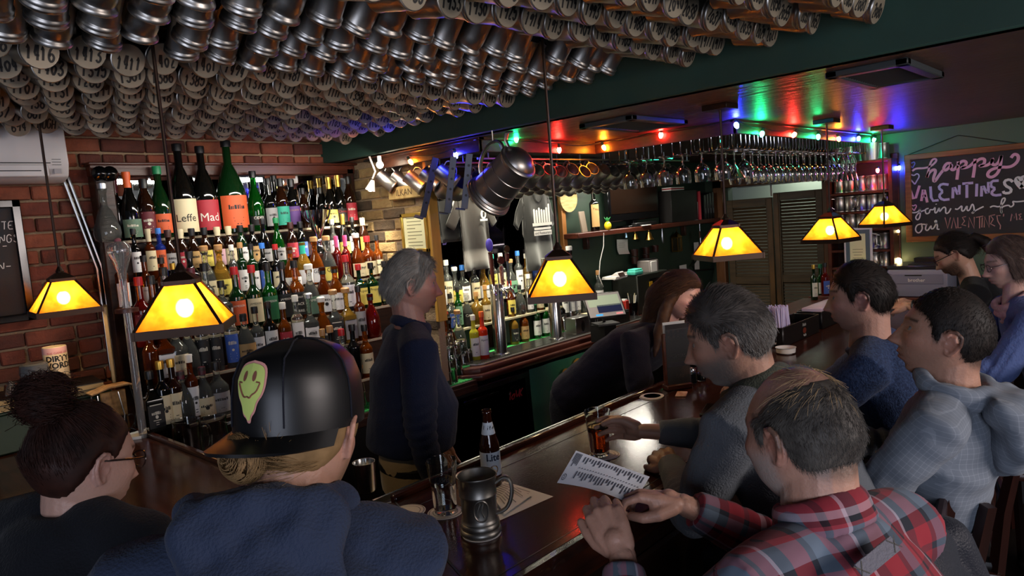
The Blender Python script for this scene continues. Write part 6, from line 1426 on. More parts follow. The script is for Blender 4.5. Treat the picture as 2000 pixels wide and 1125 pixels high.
# ceiling vents of the soffit
def vent(c,sx,sy,rz,label):
    t =thing('ceiling_vent',label,'vent',(c.x,c.y,ZC),rz); f =MB()
    for s in (-1,1):f.box((s *(sx /2-0.02),0,-0.012),(0.04,sy,0.024)); f.box((0,s *(sy /2-0.02),-0.012),(sx,0.04,0.024))
    f.build('vent_frame',mat('vent_metal','#33383a',0.45),t,bevel=0.004); MB().box((0,0,-0.003),(sx -0.05,sy -0.05,0.004)).build('vent_back',M_BLACK,t)
    sl_ =MB().box((0,0,0),(0.016,sy -0.08,0.003),Matrix.Rotation(0.7,3,'Y')).mesh('slat',MATS['vent_metal'],smooth=False)
    n =int((sx -0.1)/0.026)
    for i in range(n):link('slat',sl_,t,(-(sx -0.1)/2+(i +0.5)*(sx -0.1)/n,0,-0.012))
v1 =[onz(px,py,ZC) for px,py in ((1640,148),(1725,112),(1865,130),(1700,165))]
vent(sum(v1,Vector())/4,0.50,0.26,0.0,'dark slatted air vent in the soffit above the right side of the room')
v2 =[onz(px,py,ZC) for px,py in ((1150,245),(1230,222),(1325,232),(1250,250))]
vent(sum(v2,Vector())/4,0.50,0.30,0.0,'dark slatted air vent in the soffit near the beam, above the tankards')
# more bottles on the service ledge end of the bar
for px,sh,g,cp,lb_,y_ in ((1591,'slim','dgreen','gold','white',2.02),(1604,'whisky','green','green','white',2.05),(1613,'wine','red','black','blue',2.0)):
    B(px,'c',sh,g,cp,lb_,y=y_,z=ZB +0.0,scale=0.85,extra='%s bottle with a %s cap near the louvred doors, behind the black caddies' % (GN[g],cp))
t =thing('side_table','dark side counter under the bottles by the louvred doors','counter',(0,0,0)); MB().box((5.08,2.03,1.06),(1.1,0.22,0.036)).build('table_top',M_WOODRED,t,bevel=0.004); MB().box((5.08,2.03,0.52),(1.0,0.16,1.04)).build('table_body',M_BARFRONT,t)
# ================================================================ things on the bar top
M_COAST =mat('coaster_card','#c9c2bb',0.8); M_WATER =mat('water','#f2f6fa',0.0,trans=1.0,ior=1.33); M_BEER =mat('amber_beer','#a8380a',0.02,trans=0.9,ior=1.34); M_FOAM =mat('beer_foam','#cdb594',0.7)
def coaster(px,py,label,z=ZB,mark=True):
    q =onz(px,py,z); t =thing('coaster',label,'coaster',(q.x,q.y,z +0.0003),RN.uniform(0,6))
    MB().lathe([(0.0005,0),(0.049,0),(0.05,0.0006),(0.05,0.0016),(0.049,0.0022),(0.0005,0.0022)],34).build('coaster_disc',M_COAST,t)
    if mark:
        rg =MB(); n =40
        for r0,r1 in ((0.0445,0.0465),(0.034,0.0355)):
            vs =[(r_ *math.cos(2*math.pi *i /n),r_ *math.sin(2*math.pi *i /n),0.0025) for i in range(n) for r_ in (r0,r1)]
            rg.add(vs,[(2*i,2*i +1,(2*i +3) % (2*n),(2*i +2) % (2*n)) for i in range(n)])
        rg.build('printed_ring',M_INK,t,smooth=False)
    return t
def liquid(prof,z0,z1,m,parent,name,ins=0.0032):
    pts =[(max(r_ -ins,0.001),z) for r_,z in prof]
    zs_ =[z0 +(z1 -z0)*i /6 for i in range(7)]
    def rad(z):
        for (ra,za),(rb,zb_) in zip(pts[:-1],pts[1:]):
            if za <= z <= zb_:return ra +(rb -ra)*(z -za)/max(zb_ -za,1e-6)
        return pts[-1][0]
    MB().lathe([(0.0005,z0)]+[(rad(z),z) for z in zs_]+[(0.0005,z1)],26).build(name,m,parent,angle=50)
PP =[(0.030,0.0),(0.0315,0.004),(0.0345,0.06),(0.043,0.148),(0.0435,0.150)]
def pint(px,py,label,fill,m,foam=None,word='Lions'):
    q =onz(px,py,ZB); t =thing('pint_glass',label,'glass',(q.x,q.y,ZB +0.0028))
    link('glass_body',PINT,t)
    liquid(PP,0.016,fill,m,t,'drink')
    if foam:liquid(PP,fill +0.0003,fill +foam,M_FOAM,t,'beer_head')
    a0 =math.atan2(-q.y,-q.x)
    mb =MB();
    for i in range(24):pass
    el =[(0.022*math.cos(a_),0.105+0.016*math.sin(a_)) for a_ in [i *math.pi /12 for i in range(25)]]; ribbon(mb,el,0.0016)
    write(mb,word,0.012,0.002,0,0.099,slant=.2,center=True,it=1)
    wrap(mb,0.0405,0,a0); mb.build('glass_logo',mat('logo_dark','#1a1512',0.5),t,smooth=False)
    return t
coaster(870,1001,'round coaster under the pint of water'); pint(871,1001,'pint glass of water on a coaster at the bar corner',0.092,M_WATER)
coaster(941,1043,'round coaster under the pewter mug');
q =onz(940,1040,ZB); mg =thing('pewter_tankard','dark pewter tankard with an oval relief and curved handle on a coaster','mug',(q.x,q.y,ZB +0.0028),math.atan2(-q.y,-q.x)+1.35)
MB().lathe([(0.0005,0),(0.052,0),(0.054,0.003),(0.053,0.010),(0.049,0.014),(0.0505,0.018),(0.0505,0.026),(0.047,0.030),(0.049,0.033),(0.0465,0.037),(0.0455,0.042),(0.0465,0.098),(0.049,0.101),(0.049,0.105),(0.0475,0.108),(0.051,0.148),(0.0535,0.151),(0.0530,0.154),(0.050,0.152),(0.046,0.10),(0.044,0.02),(0.0005,0.016)],40).build('mug_body',M_PEWTERD,mg,angle=50)
MB().tube([(x,0,z) for x,z in smooth_poly([(0.046,0.128),(0.072,0.148),(0.088,0.136),(0.090,0.10),(0.074,0.06),(0.045,0.050)],3)],[0.009]*0 or 0.0085,10,flat=0.6).build('mug_handle',M_PEWTERD,mg)
ov =[(0.024*math.cos(a_)*0.8,0.072+0.027*math.sin(a_)) for a_ in [i *math.pi /14 for i in range(28)]]
mb =MB().tube([(0.0472*math.cos(x /0.0472-1.25),0.0472*math.sin(x /0.0472-1.25),z) for x,z in ov],0.0022,6,closed=True)
for j in range(2):mb.tube([(0.0472*math.cos(x /0.0472-1.25),0.0472*math.sin(x /0.0472-1.25),z) for x,z in smooth_poly([(-.008+.014*j,.056),(-.010+.010*j,.072),(-.002+.008*j,.09)],1)],0.0025,6)
mb.build('oval_relief',M_PEWTERD,mg)
liquid([(0.045,0.0),(0.049,0.15)],0.02,0.118,mat('dark_beer','#140a06',0.05),mg,'drink',0.002)
# beer bottle
q =onz(962,946,ZB); lb_ =thing('beer_bottle','brown beer bottle with a white label lettered Lite on the bar','bottle',(q.x,q.y,ZB +0.0004),math.atan2(-q.y,-q.x)+math.pi /2+0.30)
MB().lathe([(0.0005,0.004),(0.022,0.0),(0.0285,0.0),(0.0305,0.004),(0.0305,0.118),(0.0285,0.135),(0.021,0.160),(0.0155,0.182),(0.0132,0.205),(0.0128,0.222),(0.0148,0.2235),(0.0148,0.228),(0.0135,0.230),(0.0140,0.2335),(0.0120,0.2345),(0.0105,0.230),(0.0005,0.228)],32).build('bottle_glass',mat('glass_beer_brown','#2a0e04',0.04,spec=0.7),lb_)
band(0.0309,0.0309,0.035,0.108,2.0,n=24).build('label',mat('label_lite','#c3ced8',0.5),lb_)
band(0.0215,0.0146,0.160,0.196,2.4,n=18).build('neck_label',MATS['label_lite'],lb_)
wrap(type_mb('Lite',0.030,bold=0.0008),0.0315,0.092).build('lettering',mat('navy_ink','#14203c',0.5),lb_,smooth=False)
mb =MB(); mb.add([(0.013*math.cos(a_),0.013*math.sin(a_),0) for a_ in [i *math.pi /10 for i in range(20)]],[tuple(range(20))]); wrap(mb,0.0314,0.056).build('round_emblem',mat('emblem_brown','#5a2a20',0.5),lb_,smooth=False)
mb =MB(); ribbon(mb,[(0.0095*math.cos(a_),0.0095*math.sin(a_)) for a_ in [i *math.pi /10 for i in range(21)]],0.002); wrap(mb,0.0318,0.056).build('emblem_ring',mat('emblem_cream','#c9b48a',0.5),lb_,smooth=False)
mb =MB(); write(mb,'Lite',0.014,0.002,0,0,slant=.2,center=True); wrap(mb,0.0185,0.174).build('lettering',M_INK,lb_,smooth=False)
# beer pint of the man in grey
coaster(1181,889,'round coaster under the pint of amber beer'); pint(1172,889,'pint glass half full of amber beer held by the man in grey',0.092,M_BEER,0.006)
coaster(797,1000,'round coaster at the bar corner beside the hooded man')
# papers
def sheet(corners,name,label,z,mark=True,m=None,lines=14,blot=False):
    P_ =[onz(x,y,z) for x,y in corners]; t =thing(name,label,'paper',tuple(P_[0]))
    V =[p -P_[0] for p in P_]
    def uv(u,v):return V[0]*(1-u)*(1-v)+V[1]*u *(1-v)+V[2]*u *v +V[3]*(1-u)*v
    n =6; vs =[uv(i /n,j /n)+Vector((0,0,0.0006+0.003*math.sin(3*i /n)*(j /n))) for i in range(n +1) for j in range(n +1)]
    MB().add(vs,[(i *(n +1)+j,(i +1)*(n +1)+j,(i +1)*(n +1)+j +1,i *(n +1)+j +1) for i in range(n) for j in range(n)]).build('paper_sheet',m or M_WHITE,t)
    if mark:
        ln =MB(); r =random.Random(len(label))
        for i in range(lines):
            v =0.1+0.8*i /lines; u0,u1 =0.1,0.1+r.uniform(.3,.8); h_ =0.4/lines
            ln.add([uv(a_,b_)+Vector((0,0,0.0046)) for a_,b_ in ((u0,v),(u1,v),(u1,v +h_ *.6),(u0,v +h_ *.6))],[(0,1,2,3)])
        ln.build('print_line',mat('print_grey3','#6a6668',0.7),t,smooth=False)
    return t
sheet([(985,940),(1081,970),(968,1021),(905,985)],'paper_sheet','white letter sheet lying on the bar behind the pewter tankard',ZB +0.0003)
sheet([(1000,948),(1038,968),(985,1006),(968,978)],'bar_receipt','folded receipt on the white letter sheet',ZB +0.005,lines=8)
sheet([(815,1092),(836,1092),(832,1150),(800,1150)],'paper_slip','slip of white paper at the near edge of the bar by the hooded man',ZB +0.0003,lines=5)
# steel cup by the bar corner, rubber mat, coasters, shaker, sugar, phone
q =onz(716,958,ZB); sc_ =thing('steel_cup','steel cup half hidden behind the hooded man','cup',(q.x,q.y,ZB +.0004)); MB().lathe(lathe_glass([(0.028,0),(0.03,0.004),(0.034,0.09),(0.035,0.092)],0.0015,0.004)).build('cup_body',M_STEEL,sc_)
c4 =[onz(x,y,ZB +0.02) for x,y in ((1046,838),(1122,806),(1142,812),(1072,849))]; bm_ =thing('bar_mat','black rubber bar mat with a printed panel on the inner lip of the bar','mat',tuple(c4[0]))
a_ =Vector((1,0,0)); L_ =(c4[1]-c4[0]).length
MB().box((L_ /2,0.02,0.006),(L_,0.085,0.012)).build('mat_body',mat('rubber_black','#0c0c0e',0.5),bm_,bevel=0.003); MB().box((L_ *0.58,0.012,0.0125),(L_ *0.45,0.03,0.001)).build('mat_panel',mat('mat_orange','#7a4a34',0.6),bm_)
mb =MB(); write(mb,'TAVERN',0.014,0.003,L_ *0.40,0.004,fit=0.13,slant=0); mb.v =[(x,y,0.0135) for x,y,z in mb.v]; mb.build('lettering',M_WHITE,bm_,smooth=False)
bm_.location =(c4[0].x,YBK +0.055,ZB -0.048);
t =coaster(1272,776,'pair of printed coasters lying at the inner edge of the bar'); MB().lathe([(0.0005,0.0026),(0.05,0.0026),(0.05,0.0048),(0.0005,0.0048)],34).build('coaster_disc',M_COAST,t,loc=(0.006,0.004,0)); MB().lathe([(0.012,0.0052),(0.036,0.0052)],30).build('printed_patch',mat('coaster_lilac','#a288c8',0.7),t,loc=(0.006,0.004,0))
sg =thing('sugar_packet','orange printed sugar packet on the bar by the menu stand','packet',tuple(onz(1331,771,ZB)),0.4); MB().box((0,0,0.003),(0.075,0.045,0.006)).build('packet_body',mat('packet_paper','#b06a4c',0.5,var=('#d9b098',60)),sg,bevel=0.0025)
q =onz(1352,748,ZB); sk =thing('salt_shaker','glass salt shaker with a steel top beside the menu stand','shaker',(q.x,q.y,ZB +.0004)); MB().lathe([(0.0005,0),(0.020,0),(0.021,0.004),(0.019,0.045),(0.017,0.052),(0.0005,0.052)],16).build('shaker_glass',M_GLASS,sk); MB().lathe([(0.0005,0.003),(0.0175,0.003),(0.0165,0.042),(0.0005,0.043)],14).build('salt',mat('salt_white','#b9cdd6',0.8),sk); MB().lathe([(0.0175,0.05),(0.018,0.058),(0.012,0.07),(0.0005,0.073)],16).build('shaker_top',M_CHROME,sk)
q =onz(1366,745,ZB); sk =thing('pepper_shaker','glass pepper shaker behind the salt shaker','shaker',(q.x +.02,q.y,ZB +.0004)); MB().lathe([(0.0005,0),(0.020,0),(0.021,0.004),(0.019,0.045),(0.017,0.052),(0.0005,0.052)],16).build('shaker_glass',M_GLASS,sk); MB().lathe([(0.0005,0.003),(0.0175,0.003),(0.017,0.03),(0.0005,0.031)],14).build('pepper',mat('pepper_dark','#3a2c28',0.8),sk); MB().lathe([(0.0175,0.05),(0.018,0.058),(0.012,0.07),(0.0005,0.073)],16).build('shaker_top',M_CHROME,sk)
ph =thing('smartphone','black phone lying on the bar beside the man in grey','phone',tuple(onz(1392,803,ZB)),0.3); MB().box((0,0,0.005),(0.15,0.074,0.009)).build('phone_case',M_BLACK,ph,bevel=0.003); MB().box((0,0,0.0099),(0.142,0.067,0.0006)).build('phone_screen',M_BLACKGL,ph)
# menu stand
mq =onz(1313,762,ZB); ms_ =thing('menu_stand','clear stand with dark drink menus and a reddish wood base on the bar','menu',(mq.x +0.035,mq.y -0.005,ZB +0.0004),math.atan2(-mq.y,-mq.x)+math.pi /2+0.45)
MB().box((0,0,0.012),(0.12,0.06,0.022)).build('stand_base',M_WOODRED,ms_,bevel=0.003); MB().box((-0.053,0,0.13),(0.012,0.02,0.24)).build('stand_post',M_WOODRED,ms_,bevel=0.002)
MB().box((0.008,-0.006,0.155),(0.105,0.003,0.265)).build('menu_card',mat('menu_dark','#241c1a',0.3),ms_); MB().box((0.002,0.006,0.16),(0.105,0.003,0.275)).build('menu_card',M_WHITE,ms_)
MB().box((0.008,-0.009,0.14),(0.112,0.002,0.25)).build('acrylic_sheet',mat('acrylic','#f2f2f4',0.02,trans=0.95,ior=1.3),ms_)
mb =MB();
for j in range(2):
    for i in range(4):mb.lathe([(0.0005,0),(0.006,0)],8,Matrix.Translation((-0.03+0.022*i,-0.0078,0.255-0.02*j)) @ Matrix.Rotation(math.pi /2,4,'X'))
mb.build('menu_dots',mat('menu_tan','#6a5046',0.6),ms_,smooth=False)
mb =type_mb('PORTERS',0.018); mb.xf(Matrix.Translation((0.008,-0.0078,0.145)) @ Matrix.Rotation(math.pi /2,4,'X')); mb.build('lettering',M_WHITE,ms_,smooth=False)
MB().box((0.008,-0.0078,0.11),(0.10,0.0006,0.02)).build('menu_band',mat('menu_lilac','#7a70a0',0.6),ms_)
mb =MB(); write(mb,'Tito',0.016,0.002,-0.01,0.05,slant=.3); mb.xf(Matrix.Translation((0,-0.0078,0)) @ Matrix.Rotation(math.pi /2,4,'X')); mb.build('lettering',MATS['menu_tan'],ms_,smooth=False)
# napkin and straw caddies: two black boxes in a line along the bar
cy_ =YBK -0.07
ca,cb_ =onz(1505,662,ZB),onz(1640,618,ZB)
def caddy(x0,x1,label,straws):
    t =thing('bar_caddy',label,'caddy',((x0 +x1)/2,1.60,ZB +0.0004),-0.02,group='black caddies on the bar'); L_ =x1 -x0; w_,h_ =0.145,0.105
    m =M_BLACKGL; f =MB(); f.box((0,-w_ /2,h_ /2),(L_,0.006,h_)); f.box((0,w_ /2,h_ /2),(L_,0.006,h_)); f.box((-L_ /2,0,h_ /2),(0.006,w_,h_)); f.box((L_ /2,0,h_ /2),(0.006,w_,h_)); f.box((0,0,0.004),(L_,w_,0.008)); f.build('caddy_box',mat('caddy_black','#131011',0.35),t,bevel=0.002)
    f =MB(); f.box((-L_ *0.12,0,h_ /2),(0.005,w_ -0.008,h_ *.9)); f.build('divider',MATS['caddy_black'],t)
    return t,L_,w_,h_
t,L_,w_,h_ =caddy(3.72,4.22,"black caddy lettered Tito's full of white straws",True)
MB().box((-L_ *0.31,0.0,0.0),(0.001,0.001,0.001))
r =random.Random(9); SM =MB().tube([(0,0,0),(0,0,0.20)],0.0036,6).mesh('straw',mat('straw_white','#cfc4e4',0.4),angle=60)
for i in range(60):
    o =link('straw',SM,t,(-L_ *0.44+0.0145*(i % 10)+r.uniform(-.004,.004),-0.05+0.018*(i // 10),0.012)); o.rotation_euler =(r.gauss(0.0,.05),-0.16+r.gauss(0,.05),0)
def caddy_print(t,face,words,oval=True):
    """lettering on an end (-X) or a long side (-Y) of a caddy"""
    mx =Matrix(((0,0,-1,face[0]),(-1,0,0,face[1]),(0,1,0,0),(0,0,0,1))) if face[2] == 'end' else Matrix(((1,0,0,face[0]),(0,0,-1,face[1]),(0,1,0,0),(0,0,0,1)))
    if face[2] == 'end':mx =Matrix(((0,0,1,face[0]),(-1,0,0,face[1]),(0,1,0,0),(0,0,0,1)))
    for wd,z,s in words:
        mb =MB(); write(mb,wd,s,s *.12,0,0,slant=.22,center=True,stretch=.8); mb.v =[(x,y +z,0) for x,y,zz in mb.v]; mb.xf(mx); mb.build('lettering',M_WHITE,t,smooth=False)
    if oval:
        mb =MB(); mb.add([(0.024*math.cos(a_),0.046+0.016*math.sin(a_),0) for a_ in [i *math.pi /12 for i in range(24)]],[tuple(range(24))]); mb.xf(mx); mb.build('oval_emblem',mat('emblem_rust','#6a2a1a',0.5),t,smooth=False)
caddy_print(t,(-L_ /2-0.0045,0,'end'),(("Tito's",0.068,0.022),('Handmade',0.014,0.015)))
caddy_print(t,(L_ *0.06,-w_ /2-0.0045,'side'),(("Tito's",0.072,0.016),('Vodka',0.014,0.013)))
t,L_,w_,h_ =caddy(4.30,5.0,'longer black caddy holding plastic wrapped napkins beyond the straws',False)
MB().box((0,0,0.065),(L_ *0.9,w_ -0.02,0.11)).build('napkin_pack',mat('napkin_white','#b8a8c0',0.3),t,bevel=0.01,seg=2)
caddy_print(t,(L_ *0.0,-w_ /2-0.0045,'side'),(('M',0.06,0.03),('Handmade',0.014,0.014)),False)
# jars and plates further along the bar
q =onz(1733,585,ZB); t =thing('glass_carafe','round glass candle holder with a dark collar on the bar past the man in navy','candle holder',(5.0,1.42,ZB +.0004)); MB().lathe([(0.0005,0),(0.05,0),(0.062,0.03),(0.06,0.06),(0.035,0.09),(0.03,0.11),(0.0005,0.11)],20).build('holder_glass',mat('smoke_glass','#7a6a70',0.03,trans=0.8),t); MB().lathe([(0.033,0.1),(0.04,0.13),(0.038,0.16),(0.0005,0.162)],20).build('holder_collar',M_BLACKGL,t)
t =thing('food_plate','plate of food with orange garnish beyond the man in navy','plate',(5.25,1.55,ZB +.0004)); MB().lathe([(0.0005,0),(0.07,0),(0.12,0.016),(0.118,0.02),(0.07,0.006),(0.0005,0.005)],26).build('plate_dish',M_PLASTICW,t); mb =MB(); r =random.Random(6)
for i in range(12):mb.sphere((r.uniform(-.06,.06),r.uniform(-.06,.06),0.025),(0.03,0.024,0.02),8,6)
o =mb.build('food_pile',mat('food_orange','#b8643a',0.6,var=('#7a3a1c',30)),t); o['kind']='stuff'
t =thing('small_bowl','small white bowl on the bar behind the man in grey','bowl',tuple(onz(1535,690,ZB)+Vector((0,0,.0004)))); MB().lathe(lathe_glass([(0.03,0),(0.032,0.004),(0.05,0.03),(0.052,0.032)],0.003,0.006)).build('bowl_dish',M_PLASTICW,t)
sheet([(1508,668),(1531,660),(1524,668),(1503,674)],'paper_napkin','white napkin lying under the near end of the straw caddy',ZB +0.0003,mark=False)
# ================================================================ people
def remesh(mb,voxel,smooth=4,fac=0.5,name='m'):
    me =mb.mesh('tmp',None,smooth=False); o =bpy.data.objects.new('tmp',me); COL.objects.link(o)
    md =o.modifiers.new('r','REMESH'); md.mode ='VOXEL'; md.voxel_size =voxel; md.use_smooth_shade =True
    if smooth:
        sm =o.modifiers.new('s','SMOOTH'); sm.iterations =smooth; sm.factor =fac
    dg =bpy.context.evaluated_depsgraph_get(); dg.update()
    r =bpy.data.meshes.new_from_object(o.evaluated_get(dg)); r.name =name
    bpy.data.objects.remove(o); bpy.data.meshes.remove(me)
    return r
def V3(me):
    a =np.empty(len(me.vertices)*3,np.float32); me.vertices.foreach_get('co',a); return a.reshape(-1,3).astype(float)
def set_col(me,cols,name='Col'):
    a =me.attributes.new(name,'FLOAT_COLOR','POINT'); c =np.ones((len(cols),4),np.float32); c[:,:3]=cols; a.data.foreach_set('color',c.ravel())
def set_vec(me,v,name='fab'):
    a =me.attributes.new(name,'FLOAT_VECTOR','POINT'); a.data.foreach_set('vector',np.asarray(v,np.float32).ravel())
def join_meshes(mes,name,m):
    vs,fs,cs =[],[],[]; off =0
    for me in mes:
        v =V3(me); vs.append(v)
        fs += [tuple(i +off for i in p.vertices) for p in me.polygons]; off += len(v)
        if 'Col' in me.attributes:
            c =np.empty(len(v)*4,np.float32); me.attributes['Col'].data.foreach_get('color',c); cs.append(c.reshape(-1,4)[:,:3])
        else:cs.append(np.full((len(v),3),.3))
    r =bpy.data.meshes.new(name); r.from_pydata(np.concatenate(vs).tolist(),[],fs); r.update()
    r.polygons.foreach_set('use_smooth',[True]*len(r.polygons)); set_col(r,np.concatenate(cs)); r.materials.append(m); return r
def chain(mb,pts,rad,n=14,flat=None):
    pts =[Vector(p) for p in pts]
    mb.tube(pts,list(rad),n,flat=flat)
    for p,r in ((pts[0],rad[0]),(pts[-1],rad[-1])):mb.sphere(p,r *0.98,n,8)
    return mb
def loft(mb,rings,right,fwd,n=24,pw=2.3):
    """rings: (centre, half width, half depth); superellipse sections"""
    vs =[]; fs =[]; k =len(rings)
    for c,a,b in rings:
        for i in range(n):
            t =2*math.pi *i /n; ct,st =math.cos(t),math.sin(t)
            x =a *math.copysign(abs(ct) ** (2/pw),ct); y =b *math.copysign(abs(st) ** (2/pw),st)
            vs.append(Vector(c)+right *x +fwd *y)
    for j in range(k -1):
        for i in range(n):
            i2 =(i +1) % n; fs.append((j *n +i,j *n +i2,(j +1)*n +i2,(j +1)*n +i))
    fs += [tuple(range(n -1,-1,-1)),tuple(range((k -1)*n,k *n))]
    return mb.add(vs,fs)
def g(x,s):return np.exp(-(x /s) ** 2)
def head_surface(nu=84,nv=64,jaw=1.0,nose=1.0,fat=0.0,chin=1.0,brow=1.0):
    """analytic head, centre between the ears; x right, y face, z up; returns verts (numpy) and faces"""
    t =np.linspace(0,np.pi,nv +1)[:,None]; a =np.linspace(0,2*np.pi,nu,endpoint=False)[None,:]
    sx =(np.sin(t)*np.sin(a)).ravel(); sy =(np.sin(t)*np.cos(a)).ravel(); sz =(np.cos(t)*np.ones_like(a)).ravel()
    x =0.0765*sx; y =0.098*sy -0.004; z =0.118*sz
    dn =np.clip(-z /0.118,0,1); up =np.clip(z /0.118,0,1)
    x =x *(1-(0.30-0.12*(jaw -1)*5-fat *0.15)*dn ** 1.6)
    x =x *(1+0.05*np.clip(-y /0.09,0,1)*up)                    # wider at the back of the skull
    y =np.where(y < 0,y *(1-0.62*dn ** 1.2),y)                    # skull base tucks in over the neck
    fr =np.clip(sy,0,1)
    y =y +0.004*fr *dn ** 0.8+0.028*fr *dn ** 1.7+0.004*fr                           # face plane
    y =y -0.010*fr *g(z -0.105,0.03)                               # forehead slopes back
    ax =np.abs(x)
    f =np.clip(sy *1.6,0,1)
    y += f *brow *0.005*g(z -0.034,0.011)*g(ax -0.028,0.026)
    y -= f *0.013*g(ax -0.031,0.0165)*g(z -0.014,0.0125)
    y += f *0.0085*g(ax -0.031,0.0115)*g(z -0.011,0.0085)
    zz =np.clip((0.022-z)/0.052,0,1)
    ridge =np.where(z >-0.032,zz ** 1.25,np.clip(1-(-0.032-z)/0.008,0,1))*(z < 0.03)
    y += nose *0.0275*ridge *g(x,0.0095+0.004*zz)*(sy > 0)
    y += nose *0.010*g(ax -0.0135,0.007)*g(z +0.028,0.008)*f
    x += np.sign(x)*f *0.005*g(ax -0.05,0.018)*g(z +0.010,0.020)
    y += f *0.004*g(ax -0.046,0.02)*g(z +0.010,0.018)
    y += f *0.0085*g(x,0.019)*g(z +0.0545,0.006)+f *0.009*g(x,0.017)*g(z +0.0685,0.0065)-f *0.004*g(x,0.024)*g(z +0.0615,0.0028)
    y -= f *0.004*g(x,0.02)*g(z +0.082,0.008)
    y += f *chin *0.010*g(x,0.022)*g(z +0.103,0.014)
    x += np.sign(x)*fat *0.010*g(z +0.06,0.04)
    v =np.stack([x,y,z],1)
    fs =[]
    for j in range(nv):
        for i in range(nu):
            i2 =(i +1) % nu; fs.append((j *nu +i,j *nu +i2,(j +1)*nu +i2,(j +1)*nu +i))
    return v,fs
def ear_mb(side):
    mb =MB(); rim =[(0.004,0.012,0.020),(0.012,0.006,0.031),(0.018,-0.008,0.033),(0.020,-0.020,0.022),(0.018,-0.020,0.002),(0.012,-0.012,-0.014),(0.006,-0.002,-0.026),(0.003,0.006,-0.024),(0.002,0.008,-0.012)]
    mb.tube([(side *(0.071+x),y -0.006,z -0.006) for x,y,z in rim],[0.004,.0046,.005,.005,.005,.005,.0056,.005,.004],8)
    mb.tube([(side *(0.071+x),y -0.006,z -0.006) for x,y,z in ((0.004,0.008,0.012),(0.009,-0.008,0.016),(0.010,-0.012,0.0),(0.004,0.0,-0.014))],0.0045,8)
    mb.sphere((side *0.074,-0.010,-0.002),(0.007,0.014,0.024),10,8)
    mb.tube([(side *0.071,0.006,0.002),(side *0.076,0.005,-0.005),(side *0.074,0.004,-0.012)],0.0045,8)
    return mb
HL =[(-0.14,-0.072),(-0.085,-0.070),(-0.055,-0.058),(-0.030,-0.030),(-0.018,0.012),(0.000,0.030),(0.012,0.020),(0.018,-0.004),(0.030,-0.006),(0.038,0.028),(0.050,0.050),(0.075,0.066),(0.12,0.074)]
def hairline(y,line=HL):return np.interp(y,[p[0] for p in line],[p[1] for p in line])
class Hd:pass
